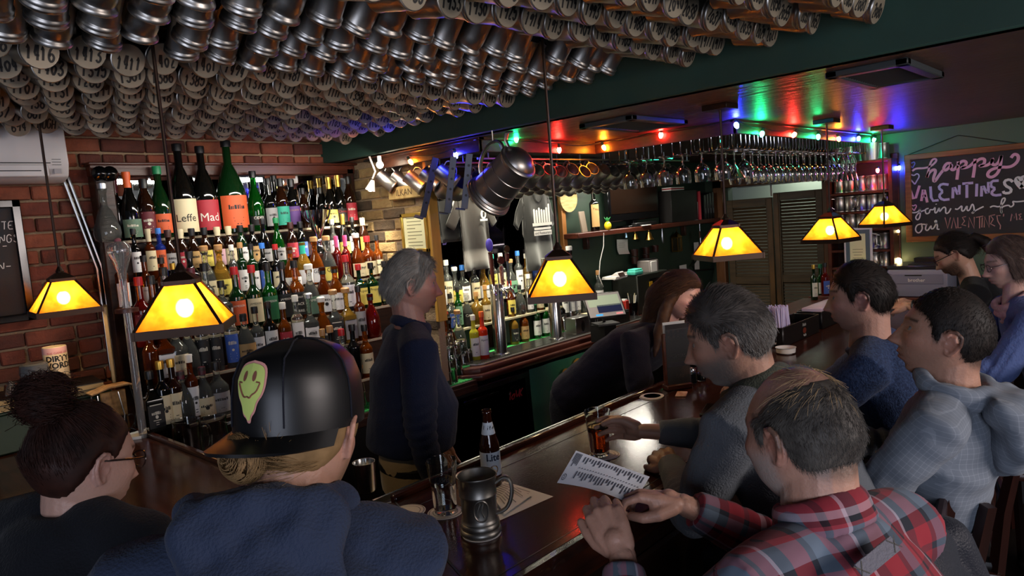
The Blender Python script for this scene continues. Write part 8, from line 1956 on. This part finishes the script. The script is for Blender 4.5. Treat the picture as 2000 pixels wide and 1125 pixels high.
ring =[nb +Rr_ *(.098*math.sin(a_))+Fw *(.080*math.cos(a_))+U *.050 for a_ in [math.radians(25+310*i /22) for i in range(23)]]
hm.tube(ring,[.026]*23,10,flat=1.3)
loft(hm,[(nb -Fw *.112-U *.175,.055,.018),(nb -Fw *.128-U *.150,.090,.036),(nb -Fw *.130-U *.10,.112,.046),(nb -Fw *.115-U *.04,.118,.045),(nb -Fw *.095+U *.03,.115,.038),(nb -Fw *.078+U *.075,.098,.026)],Rr_,Fw,20,2.2)
extra(P2,'hood',hm,.0065,M_NAVY,4,folds=.020)
sm_ =MB()
for s in (-1,1):sm_.tube([nb -Fw *(.148+.026*math.sin(q *3))+Rr_ *(s *(.03+.028*q))-U *(-.03+.17*q) for q in (0,.25,.5,.75,1.0)],.003,6)
# cap: dome, brim, button, patch with a melting smiley
M_CAP =cloth('cap_black','#0c0d14',.8)
Mh =P2.M; ca_ =math.radians(203); fwc =Vector((math.cos(ca_),math.sin(ca_),.12)).normalized()
R3 =Mh.to_3x3().normalized(); lookv =R3 @ Vector((0,1,0)); upv =(Vector((0,0,1))-fwc *.10).normalized()
cx_ =fwc.cross(upv).normalized(); fz_ =cx_.cross(fwc).normalized(); ctr =Mh @ Vector((0,-.008,.032)); MC =basis(cx_,fwc,fz_,ctr)
mb =MB(); prof =[]; n =40; vs =[]; fs =[]
rad =[(1.0,-.012),(1.005,.0),(1.0,.03),(.965,.06),(.86,.088),(.66,.108),(.38,.119),(.10,.1225),(.004,.123)]
for k_,z in rad:
    for i in range(n):
        a_ =2*math.pi *i /n; fr_ =math.sin(a_); ex =1+.06*max(fr_,0)*(z < .09)
        vs.append(Vector((.0905*k_ *math.cos(a_),.110*k_ *math.sin(a_)*ex,z +(.012*max(fr_,0) if .02 < z < .1 else 0))))
for j in range(len(rad)-1):
    for i in range(n):i2 =(i +1) % n; fs.append((j *n +i,j *n +i2,(j +1)*n +i2,(j +1)*n +i))
mb.add([MC @ q for q in vs],fs); cap =link('cap',mb.mesh('cap',M_CAP,angle=80),P2.root)
mb =MB(); vs =[]; fs =[]; m_ =14
for i in range(m_ +1):
    a_ =math.pi *(.08+.84*i /m_); c_,s_ =math.cos(a_),math.sin(a_)
    for r_,dz in ((1.0,0),(1.62,-.010)):
        y_ =.110*s_ *(1.04 if r_ == 1 else 1.66); x_ =.0905*c_ *(1.0 if r_ == 1 else 1.02)
        vs.append(Vector((x_,y_,-.010+dz -.018*(c_ ** 2)*(r_ > 1)*.8)))
for i in range(m_):fs.append((2*i,2*i +1,2*i +3,2*i +2))
bm =bmesh.new(); bv =[bm.verts.new(MC @ q) for q in vs]; [bm.faces.new([bv[i] for i in q]) for q in fs]; bmesh.ops.recalc_face_normals(bm,faces=bm.faces); bmesh.ops.solidify(bm,geom=bm.faces[:],thickness=.005); me =bpy.data.meshes.new('cap_brim'); bm.to_mesh(me); bm.free(); me.materials.append(M_CAP); me.polygons.foreach_set('use_smooth',[True]*len(me.polygons)); me.set_sharp_from_angle(angle=.7); link('cap_brim',me,P2.root)
MB().sphere(MC @ Vector((0,0,.124)),(.008,.008,.004),10,6).build('cap_button',M_CAP,cap)
sm_ =MB()
for i in range(6):
    a_ =math.pi /2+(i +.5)*math.pi /3; sm_.tube([MC @ Vector((.0905*k_ *math.cos(a_)*1.008,.110*k_ *math.sin(a_)*(1.008+.06*max(math.sin(a_),0)*(z < .09)),z +(.012*max(math.sin(a_),0) if .02 < z < .1 else 0)+.0005)) for k_,z in rad[1:8]],.0014,5)
sm_.build('cap_seam',cloth('cap_seam','#15161f'),cap)
def on_cap(u,v,h=.0):
    """u across, v up from the brim, on the front panel"""
    a_ =math.pi /2-u /.098; z =v; k_ =np.interp(z,[q[1] for q in rad],[q[0] for q in rad]); s_ =math.sin(a_)
    return MC @ Vector(((.0905*k_ +h)*math.cos(a_),(.110*k_ *(1+.06*max(s_,0))+h)*s_,z +.010*max(s_,0)))
def patch(pts,name,m,h,c=(0.0,.05)):
    pts =smooth_poly(pts,2); mb =MB(); k_ =len(pts); vs =[on_cap(c[0],c[1],h)]
    for f_ in (.33,.66,1.0):vs += [on_cap(c[0]+(x -c[0])*f_,c[1]+(y -c[1])*f_,h) for x,y in pts]
    fs =[(0,1+i,1+(i +1) % k_) for i in range(k_)]
    for j in range(2):fs += [(1+j *k_ +i,1+(j +1)*k_ +i,1+(j +1)*k_ +(i +1) % k_,1+j *k_ +(i +1) % k_) for i in range(k_)]
    mb.add(vs,fs); return mb.build(name,m,cap)
face =[(0,.084),(.022,.080),(.026,.062),(.021,.040),(.012,.028),(.010,.014),(.004,.010),(.002,.004),(-.003,.004),(-.004,.012),(-.010,.018),(-.013,.030),(-.022,.042),(-.026,.062),(-.022,.080),(0,.084)]
patch([(x *1.12,.047+(y -.047)*1.10) for x,y in face],'cap_patch',mat('patch_pink','#c78a80',.8),.0020); patch(face,'patch_face',mat('patch_lime','#b9c86a',.8,emit='#b9c86a',es=0.0),.0034)
for s in (-1,1):patch([(s *.0085+.0035*math.cos(a_),.066+.0075*math.sin(a_)) for a_ in [i *math.pi /5 for i in range(11)]],'patch_eye',mat('patch_brown','#7c4a3a',.8),.0045,(s *.0085,.066))
sl_ =MB(); path =smooth_poly([(-.019,.056),(-.014,.044),(-.006,.040),(-.003,.035),(.002,.038),(.007,.036),(.013,.044),(.019,.056)],2)
sl_.tube([on_cap(x,y,.0045) for x,y in path],.0011,5)
for s in (-1,1):sl_.tube([on_cap(s *.016+x,.057+y,.0045) for x,y in ((-.003,0),(.003,.001))],.001,5)
sl_.build('patch_smile',MATS['patch_brown'],cap)
# hair bun below the cap
bu =MB(); bq =Mh @ Vector((-.045,-.095,-.030)); bu.sphere(bq,(.036,.034,.032),14,10); chain(bu,[Mh @ Vector((-.02,-.085,-.02)),bq],[.03,.03],10)
extra(P2,'hair_bun',bu,.006,hairmat('hair_dark_blond','#6a5234'),2)
rr =np.random.RandomState(5); nS =700; d0 =rr.normal(size=(nS,3)); d0 /= np.linalg.norm(d0,axis=1)[:,None]; bl =np.array(bq); ax_ =np.array(R3 @ Vector((-.5,-1,-.15))); ax_ /= np.linalg.norm(ax_); tg =np.cross(d0,ax_); pts =np.stack([bl +d0 *.036+tg *t_ -d0 *9*t_ *t_ for t_ in np.linspace(-.022,.022,5)],1).reshape(-1,3); strands('bun_strands',pts,nS,5,.0006,MATS['hair_dark_blond'],P2.root)
# ---- young woman with a bun and glasses, left
M_HRED =hairmat('hair_dark_auburn','#20100c','#341a12')
LONGL =[(-.14,-.075),(-.05,-.060),(-.03,-.01),(-.018,.012),(.0,.030),(.02,.012),(.032,.03),(.045,.052),(.075,.072),(.12,.08)]
sp =dict(head=tuple(atd(163,905,1.40)),look=(14,-16,0),hs=.96,face=40,shL=(.285,1.70,1.33),shR=(.425,1.41,1.32),pel=(.25,1.44,.80),w=.95,neck=.052,skin='#b08a7a',blush='#b87a72',lips='#9a4c50',brow='#3a2018',hd=dict(jaw=.9,fat=.25,nose=.9),
  hair=dict(mat=M_HRED,thick=.007,backv=.006,line=LONGL,n=5200,len=.04,lift=.0,jit=.03,flow=lambda P:np.stack([-P[:,0],-.10-P[:,1],.14-P[:,2]],1),seed=9,rad=.0006),
  elL=(.42,1.90,1.10),wrL=(.64,1.92,1.12),elR=(.56,1.46,1.10),wrR=(.72,1.66,1.12),handL=dict(dir=(.9,.2,0),back=(0,0,1),bare=.05),handR=dict(dir=(.4,.9,0),back=(0,0,1),bare=.05),
  top=dict(name='jacket',mat=cloth('black_jacket','#12141a'),folds=.006,puff=.012))
P3 =make_person('young woman with auburn hair in a bun and dark-framed glasses',sp)
bu =MB(); bq =P3.M @ Vector((0,-.092,.122)); bl =P3.T0.inverted() @ bq
bu.sphere(bl,(.048,.046,.044),16,12); bu.sphere(bl +Vector((.02,.01,.025)),.03,12,8); bu.sphere(bl +Vector((-.02,.015,.02)),.028,12,8)
extra(P3,'hair_bun',bu,.006,M_HRED,2,folds=.004)
nS =900; d0 =rr.normal(size=(nS,3)); d0 /= np.linalg.norm(d0,axis=1)[:,None]; tg =np.cross(d0,np.array((.2,.3,1.0)))+rr.normal(0,.25,(nS,3)); b0 =np.array(bq)+np.array((0,.004,.006)); pts =np.stack([b0 +d0 *(.049+.006*rr.rand(nS))[:,None]+tg *t_ -d0 *8*t_ *t_ for t_ in np.linspace(-.03,.03,5)],1).reshape(-1,3); strands('bun_strands',pts,nS,5,.0006,M_HRED,P3.root)
glasses(P3,mat('glasses_dark','#1a0f0d',.25))
# ---- man in the grey pullover with the beer
M_GREYS =cloth('grey_pullover','#5c6168')
M_HGREY =hairmat('hair_salt_pepper','#2e2925','#4a4440'); M_HSIL =hairmat('hair_silver2','#9a968e','#7a7670')
sp =dict(head=(1.625,.80,1.545),look=(108,-16,-2),hs=1.03,face=98,shL=(1.475,.735,1.36),shR=(1.885,.735,1.36),pel=(1.72,.58,.84),w=1.08,d=1.05,neck=.060,skin='#ad8470',blush='#b46a58',brow='#4a4038',beard=dict(col='#6e6a66',k=.92,top=.040,chin='#b9b4ad'),scalp=dict(col='#4a443e',k=.8),slump=.03,hd=dict(nose=1.12),
  hair=dict(mat=M_HGREY,thick=.004,top=.017,n=5000,len=.026,lift=.30,jit=.16,flow=flow_side,seed=4,zmin=.035),hair2=dict(smat=hairmat('hair_silver','#8a8680','#6a6662'),n=4200,len=.014,zmax=.045,zmin=-9,lift=.3,jit=.2,flow=flow_down),
  elL=(1.50,.86,1.125),wrL=(1.775,1.085,1.128),elR=(2.00,1.00,1.16),wrR=(1.845,1.225,1.185),
  handL=dict(dir=(.55,.72,.02),back=(-.35,.2,.9),curl=(.55,.8,.6),thumb='rest',bare=.05),handR=dict(dir=(.08,.98,-.02),back=(1,.05,.12),curl=(.45,.62,.45),thumb='grip',spread=.1,bare=.12),
  top=dict(name='pullover',mat=M_GREYS,folds=.005,cuffL=.94,cuffR=.80,puff=.004))
P4 =make_person('bearded man in a grey pullover with one hand round a beer glass',sp)
cm =MB(); cm.tube([P4.nk +P4.tr *(.085*math.sin(a_))+P4.tf *(.072*math.cos(a_))+P4.up *(.020-.02*math.cos(a_)) for a_ in [i *math.pi /12 for i in range(24)]],.020,10,closed=True,flat=1.4)
loft(cm,[(P4.nk -P4.tf *.10-P4.up *.10,.07,.025),(P4.nk -P4.tf *.11-P4.up *.05,.10,.035),(P4.nk -P4.tf *.085+P4.up *.01,.10,.03),(P4.nk -P4.tf *.07+P4.up *.035,.08,.018)],P4.tr,P4.tf,18)
extra(P4,'hood',cm,.006,cloth('grey_hood','#44483f'),4,folds=.004)
# silver sides over the ears
sv =dict(sp['hair']);
# ---- man in the navy sweater
M_HBLK =hairmat('hair_black_brown','#14100e','#221a16')
sp =dict(head=(2.53,.77,1.525),look=(104,-6,0),hs=1.0,face=104,shL=(2.36,.70,1.32),shR=(2.76,.76,1.32),pel=(2.62,.58,.82),w=1.05,d=1.08,neck=.062,skin='#b38a7a',blush='#c0707a',brow='#1e1613',scalp=dict(col='#1c1613',k=.9),beard=dict(col='#5c4a44',k=.28),hd=dict(fat=.25),
  hair=dict(mat=M_HBLK,thick=.004,top=.012,n=4200,len=.020,lift=.22,jit=.14,flow=flow_side,seed=5),
  elL=(2.30,.92,1.10),wrL=(2.50,1.16,1.125),elR=(2.88,1.0,1.12),wrR=(2.78,1.25,1.125),handL=dict(dir=(.6,.8,0),back=(0,0,1),bare=.05,vox=.004),handR=dict(dir=(-.3,.9,0),back=(0,0,1),bare=.05,vox=.004),
  top=dict(name='sweater',mat=cloth('navy_sweater','#1c2742',var=('#34466a',130)),folds=.004,puff=.004),hvox=.004)
P5 =make_person('clean-shaven man in a navy flecked sweater seated past the grey pullover',sp)
# ---- man in the light grey gauze hoodie
M_GAUZE =fabric('gauze_grey',[(0,'#69707a'),(.86,'#7f8690')],[(0,'#69707a'),(.86,'#7f8690')],.0125)
sp =dict(head=(2.03,.42,1.500),look=(104,9,0),hs=1.02,face=98,shL=(1.86,.41,1.305),shR=(2.235,.415,1.315),pel=(2.13,.56,.82),w=1.04,d=1.02,neck=.060,skin='#a67c68',blush='#a86254',brow='#201712',scalp=dict(col='#1c1512',k=.82),beard=dict(col='#4a3c34',k=.22),hd=dict(nose=1.12,jaw=1.05),
  hair=dict(mat=M_HBLK,thick=.002,top=.006,n=6200,len=.010,lift=.6,jit=.22,flow=flow_down,seed=6,rad=.0005),
  elL=(1.80,.58,1.08),wrL=(1.98,.80,1.10),elR=(2.36,.62,1.09),wrR=(2.22,.88,1.10),handL=dict(dir=(.5,.85,0),back=(0,0,1),bare=.05,vox=.004),handR=dict(dir=(-.3,.9,0),back=(0,0,1),bare=.05,vox=.004),
  top=dict(name='hoodie',mat=M_GAUZE,folds=.008,puff=.003,arm=.95))
P6 =make_person('man with a dark crew cut in a light grey textured hoodie',sp)
hm =MB(); nb,U,Rr_,Fw =P6.nk,P6.up,P6.tr,P6.tf
hm.tube([nb +Rr_ *(.098*math.sin(a_))+Fw *(.080*math.cos(a_))+U *.022 for a_ in [math.radians(15+330*i /22) for i in range(23)]],[.020]*23,10,flat=1.4)
tip =nb -Fw *.20+Rr_ *.03+U *.015
loft(hm,[(nb -Fw *.12-U *.20,.012,.012),(nb -Fw *.155-U *.14,.065,.040),(nb -Fw *.175-U *.07,.105,.062),(nb -Fw *.145-U *.01,.122,.070),(nb -Fw *.125+U *.035,.118,.058),(nb -Fw *.115+U *.048,.10,.04)],Rr_,Fw,22,2.0)
extra(P6,'hood',hm,.0065,M_GAUZE,4,folds=.014)
# ---- man with a ponytail at the till end
sp =dict(head=(4.74,.93,1.475),look=(98,-30,0),hs=1.02,face=100,shL=(4.58,.80,1.265),shR=(4.96,.85,1.265),pel=(4.80,.66,.90),w=.92,d=.9,neck=.052,skin='#b78e78',brow='#2a1c16',eyes=False,beard=dict(col='#1f1612',k=.95,top=.040,side=.9),scalp=dict(col='#1c1411',line=LONGL),
  hair=dict(mat=M_HBLK,thick=.007,line=LONGL,n=2600,len=.06,lift=.02,jit=.05,flow=flow_back,seed=8),
  elL=(4.48,.93,1.08),wrL=(4.53,1.12,1.20),elR=(5.00,1.05,1.08),wrR=(4.70,1.20,1.20),handL=dict(dir=(.35,.9,-.15),back=(-.2,.1,1),curl=(.5,.6,.4),bare=.17,vox=.004),handR=dict(dir=(-.7,.6,-.1),back=(0,.2,1),curl=(.5,.6,.4),bare=.17,vox=.004),legs=None,
  top=dict(name='hoodie',mat=cloth('black_hoodie','#0f0f12'),folds=.004,cuff=.45,puff=.01),hvox=.0045)
sp['legs']=standing_legs(Vector(sp['pel']),Vector((.99,.1,0)),Vector((-.1,.99,0)))
P7 =make_person('bearded man with a ponytail and glasses in a black hoodie, head bowed',sp)
glasses(P7,M_BLACKGL,round_=True)
pb_ =MB(); Mh =P7.T0.inverted() @ P7.M; chain(pb_,[Mh @ Vector(q) for q in ((0,-.09,.03),(0,-.125,.035),(0,-.155,-.01),(0,-.165,-.08),(0,-.155,-.15))],[.022,.026,.034,.034,.014],12); extra(P7,'ponytail',pb_,.008,M_HBLK,2,folds=.006)
sd_ =MB()
for s in (-1,1):sd_.tube([P7.nk +P7.tf *.085+P7.tr *s *.03+P7.up *(.02-z_)+P7.tf *(.035*min(z_ /.05,1)) for z_ in (0,.04,.09,.15,.19+.03*s)],.0035,6)
sd_.xf(P7.T0).build('drawstring',M_WHITE,P7.root)
em =MB(); c_ =P7.mid +P7.tf *.118-P7.up *.16-P7.tr *.07; b_ =basis(P7.tr,P7.up,-P7.tf *-1,c_); k_ =MB(); ribbon(k_,[(.028*math.cos(a_),.032*math.sin(a_)) for a_ in [i *math.pi /10 for i in range(21)]],.003); write(k_,'PUB',.022,.003,0,-.010,center=True); k_.v =[(x,y,.012) for x,y,z in k_.v]; k_.xf(P7.T0 @ b_); k_.build('chest_emblem',M_WHITE,P7.root,smooth=False)
wt =MB().tube([P7.T0 @ (Vector(sp['wrL'])+Vector((.030*math.cos(a_),-.02,.026*math.sin(a_)))) for a_ in [i *math.pi /8 for i in range(16)]],.006,6,closed=True,flat=1.6).build('wristband',M_BLACK,P7.root)
tb2 =thing('black_handheld','small black device in the hands of the man with the ponytail','device',(4.58,1.24,1.17),.5); MB().box((0,0,0),(.16,.09,.02)).build('device_case',M_BLACK,tb2,bevel=.004)
# ---- woman in the blue cardigan
M_HWOM =hairmat('hair_ash_brown','#4a3a34','#63524a')
BOB =[(-.16,-.10),(-.03,-.10),(.0,-.10),(.022,-.085),(.030,-.02),(.040,.045),(.06,.066),(.12,.078)]
sp =dict(head=(3.87,.545,1.505),look=(120,-14,0),hs=.98,face=112,shL=(3.66,.42,1.285),shR=(3.99,.56,1.285),pel=(3.92,.34,.92),w=.95,d=1.0,neck=.050,skin='#b48f82',blush='#b87c74',lips='#9a5a56',brow='#5c4a42',eyes=False,hd=dict(jaw=.9,nose=1.0),
  hair=dict(mat=M_HWOM,thick=.012,top=.008,line=BOB,n=3400,len=.07,lift=.03,jit=.08,flow=lambda P:np.stack([np.sign(P[:,0])*.6*(P[:,2] > .05),-.2-0*P[:,1],-1+.8*(P[:,2] > .06)],1),seed=10,grav=.3),
  elL=(3.56,.55,1.06),wrL=(3.60,.78,1.16),elR=(4.02,.72,1.06),wrR=(3.72,.84,1.17),handL=dict(dir=(.5,.8,.1),back=(-.3,.1,1),curl=(.6,.8,.6),bare=.06,vox=.004),handR=dict(dir=(-.8,.4,.1),back=(.1,.3,1),curl=(.6,.8,.6),bare=.06,vox=.004),
  top=dict(name='cardigan',mat=cloth('blue_cardigan','#4c5c8a',b_=(90,.5,3)),folds=.005,puff=.008),hvox=.004)
sp['legs']=standing_legs(Vector(sp['pel']),Vector((.92,.37,0)),Vector((-.37,.92,0)))
P8 =make_person('woman with glasses and a pink scarf in a blue cardigan',sp)
glasses(P8,mat('glasses_thin','#5a4a48',.3,metal=.6))
sc2 =MB()
for j in range(4):sc2.tube([P8.nk +P8.tr *((.070+.006*(j % 2))*math.sin(a_))+P8.tf *((.066+.006*(j % 2))*math.cos(a_)+.004)+P8.up *(.03-.024*j +.008*math.sin(a_ *2+j))-P8.up *(.05*max(math.cos(a_),0)*j /3) for a_ in [i *math.pi /12 for i in range(24)]],.017,8,closed=True)
extra(P8,'scarf',sc2,.006,cloth('scarf_rose','#a8787a',var=('#c8a098',40)),2,folds=.004)
sb_ =MB(); sb_.sphere(P8.mid +P8.tf *.102-P8.up *.10,(.065,.028,.11),14,10); extra(P8,'blouse',sb_,.008,cloth('blouse_white','#aeb4c8'),2)
# ---- woman bartender bending over the inner bar
M_HLONG =hairmat('hair_long_brown','#2c1a14','#48301f')
WLINE =[(-.16,-.11),(-.03,-.11),(.01,-.10),(.022,-.06),(.034,.02),(.05,.058),(.075,.076),(.12,.085)]
sp =dict(head=(3.15,1.81,1.440),look=(272,-30,-8),hs=1.0,face=262,shL=(3.32,1.93,1.22),shR=(2.96,1.97,1.22),pel=(3.02,2.36,.92),w=1.0,d=1.05,neck=.052,skin='#b48a80',blush='#c07a80',lips='#a05a60',brow='#2a1a14',eyes=False,hd=dict(jaw=.92,fat=.3,nose=.85),
  hair=dict(mat=M_HLONG,thick=.010,top=.004,line=WLINE,n=3600,len=.10,lift=.02,jit=.06,flow=lambda P:np.stack([np.sign(P[:,0])*.8*(P[:,2] > .04),-.5+0*P[:,1],-.8+.4*(P[:,2] > .06)],1),seed=12,grav=.3),
  elL=(3.42,1.86,.98),wrL=(3.40,1.78,.80),elR=(2.88,1.90,.98),wrR=(3.05,1.80,.82),handL=dict(dir=(0,-.4,-.9),back=(.9,0,0),vox=.005),handR=dict(dir=(.3,-.3,-.9),back=(-.9,0,0),vox=.005),
  top=dict(name='sweatshirt',mat=cloth('dark_sweatshirt','#161320'),folds=.005,puff=.012),hvox=.004)
sp['legs']=standing_legs(Vector((3.02,2.42,.88)),Vector((-.99,.1,0)),Vector((-.1,-.99,0)))
P9 =make_person('long-haired woman in a dark top bending over behind the bar',sp)
lh =MB(); Mh =P9.T0.inverted() @ P9.M
for s,w_ in ((1,.030),(-1,.026)):
    a_ =Mh @ Vector((s *.070,-.01,.02)); b_ =Mh @ Vector((s *.085,.0,-.06)); c_ =b_ +Vector((-.06 if s > 0 else .0,.02,-.14)); d_ =c_ +Vector((-.05 if s > 0 else .02,.0,-.10)); chain(lh,[a_,b_,c_,d_],[w_,w_ *1.15,w_,.010],12)
chain(lh,[Mh @ Vector((0,-.085,.03)),Mh @ Vector((0,-.11,-.06)),P9.nk -P9.tf *.08-P9.up *.06,P9.nk -P9.tf *.09-P9.up *.22],[.05,.055,.05,.02],14)
extra(P9,'long_hair',lh,.007,M_HLONG,3,folds=.007)
# ---- bartender with silver hair, standing
sp =dict(head=(1.735,2.165,1.655),look=(-30,-8,0),hs=1.03,face=-30,shL=(1.80,2.345,1.435),shR=(1.60,1.985,1.435),pel=(1.655,2.165,.965),w=1.0,d=1.05,belly=.035,neck=.058,skin='#9c7468',blush='#a85c54',brow='#7a706a',scalp=dict(col='#8a847c'),slump=.0,hd=dict(nose=1.1,fat=.2),
  hair=dict(mat=M_HSIL,thick=.008,top=.016,n=5600,len=.04,lift=.12,jit=.10,flow=flow_side,seed=13,rad=.0006),
  elL=(1.86,2.40,1.16),wrL=(1.98,2.36,.94),elR=(1.555,1.96,1.165),wrR=(1.60,1.955,.93),
  handL=dict(dir=(.2,-.2,-.95),back=(.3,.9,0),curl=(.35,.4,.3),bare=.06),handR=dict(dir=(.22,-.05,-.97),back=(-.3,-.9,0),curl=(.35,.45,.35),bare=.06),
  top=dict(name='polo_sweater',mat=cloth('navy_polo','#141c34'),folds=.004,puff=.006,cuff=.95,hem=-.065),trousers=dict(mat=M_KHAKI),hvox=.0038)
sp['legs']=standing_legs(Vector(sp['pel']),Vector((-.5,-.87,0)),Vector((.87,-.5,0)))
P10 =make_person('silver-haired bartender in a navy sweater and khaki trousers',sp)
cm =MB(); cm.tube([P10.nk +P10.tr *(.072*math.sin(a_))+P10.tf *(.068*math.cos(a_))+P10.up *(.030-.022*math.cos(a_)) for a_ in [i *math.pi /12 for i in range(24)]],.011,8,closed=True,flat=2.2); extra(P10,'collar',cm,.006,MATS['navy_polo'],2)
MB().tube([P10.T0 @ (P10.pel +P10.tr *(.158*math.sin(a_))+P10.tf *(.122*math.cos(a_)+.01)+P10.up *.005) for a_ in [i *math.pi /14 for i in range(28)]],.012,6,closed=True,flat=1.8).build('belt',M_BLACK,P10.root)
# ================================================================ stools and coats
M_STOOL =mat('stool_wood','#2c120c',.3,var=('#1c0b08',8,(1,1,.3)))
def make_stool():
    t =thing('bar_stool','x','stool',(0,0,0)); sh_ =.70
    MB().box((0,0,sh_),(.40,.40,.035)).build('seat',M_STOOL,t,bevel=.012,seg=2); MB().box((0,0,sh_ +.03),(.36,.36,.035)).build('seat_pad',mat('stool_pad','#14100f',.5),t,bevel=.014,seg=2)
    for sx in (-1,1):
        MB().tube([(sx *.17,.17,sh_ -.01),(sx *.19,.19,0)],[.021,.018],4).build('leg',M_STOOL,t); MB().tube([(sx *.17,-.17,sh_ -.01),(sx *.19,-.20,0)],[.021,.018],4).build('leg',M_STOOL,t)
        MB().tube([(sx *.17,-.18,sh_),(sx *.175,-.20,sh_ +.22),(sx *.18,-.24,sh_ +.44)],[.022,.021,.018],4).build('back_post',M_STOOL,t)
    for z in (.24,.40):MB().box((0,-.205-.02*(z > .3),sh_ +z),(.33,.022,.075 if z > .3 else .045)).build('back_slat',M_STOOL,t,bevel=.006)
    MB().box((0,-.19,sh_ +.12),(.33,.02,.04)).build('back_slat',M_STOOL,t,bevel=.006)
    for y,z in ((.18,.28),(-.185,.34)):MB().box((0,y,z),(.34,.02,.03)).build('footrest',M_STOOL,t,bevel=.004)
    return t
s0 =make_stool();
for i,(P_,az_,lb) in enumerate(((P6,98,'dark wood bar stool under the man in the light grey hoodie'),(P4,98,'dark wood bar stool under the man in the grey pullover'),(P5,104,'dark wood bar stool under the man in the navy sweater'),(P1,74,'dark wood bar stool under the man in plaid, hung with a coat'),(P2,52,'dark wood bar stool under the man in the cap'),(P3,40,'dark wood bar stool under the woman with the bun'))):
    t =s0 if i == 0 else copy_tree(s0); t['label']=lb; t['group']='bar stools'; p =P_.pel; a_ =math.radians(az_ -90)
    t.location =(p.x +.03*math.cos(math.radians(az_)),p.y +.03*math.sin(math.radians(az_)),0); t.rotation_euler =(0,0,a_); s_ =(p.z -.105)/.745; t.scale =(1,1,s_)
for i,(px,D_) in enumerate(((1925,3.0),(1890,3.7))):
    t =copy_tree(s0); q =atd(px,690,D_); t.location =(q.x,q.y,0); t.rotation_euler =(0,0,.25); t.scale =(1,1,1.0); t['label']=('empty dark bar stool behind the crew-cut man, beside the woman in the cardigan','empty dark bar stool farther along, behind the man in navy')[i]; t['group']='bar stools'
# puffy dark coat with a purple lining hung over the stool back
bk =P4.pel -Vector((.23,-.05,0))-Vector((math.cos(math.radians(98)),math.sin(math.radians(98)),0))*.235
ct_ =thing('puffer_coat','dark puffer coat with a purple lining hung on the stool of the man in grey','coat',(bk.x,bk.y,0)); mb =MB()
tx,ty =Vector((.99,.14,0)),Vector((-.14,.99,0)); rg =[]
for k_ in range(25):
    u =k_ /24; q =abs(math.sin(k_ *math.pi /4)) ; rg.append((Vector((0,-.03-.05*u,1.185-.62*u))+tx *.02*math.sin(u *5),(.13+.10*min(u *5,1)+.03*u)*(.94+.06*q),(.045+.05*min(u *3,1))*(.78+.22*q)))
loft(mb,rg,tx,ty,26,2.4)
for s_ in (-1,1):chain(mb,[Vector((0,-.06,1.10))+tx *s_ *.20,Vector((0,-.10,.95))+tx *s_ *.26,Vector((0,-.09,.72))+tx *s_ *.25],[.055,.062,.05],12)
me =remesh(mb,.008,2,.5,'coat_shell'); me.materials.append(cloth('coat_black','#22242c',.5)); link('coat_shell',me,ct_)
mb =MB(); chain(mb,[Vector((0,.0,1.20))-tx *.17,Vector((0,.045,1.10))-tx *.16,Vector((0,.05,.98))-tx *.15],[.045,.055,.035],12); chain(mb,[Vector((0,.0,1.20))-tx *.17,Vector((0,.01,1.225))],[.045,.035],12)
me =remesh(mb,.008,3,.5,'coat_lining'); me.materials.append(cloth('coat_purple','#2e2444',.5)); link('coat_lining',me,ct_)
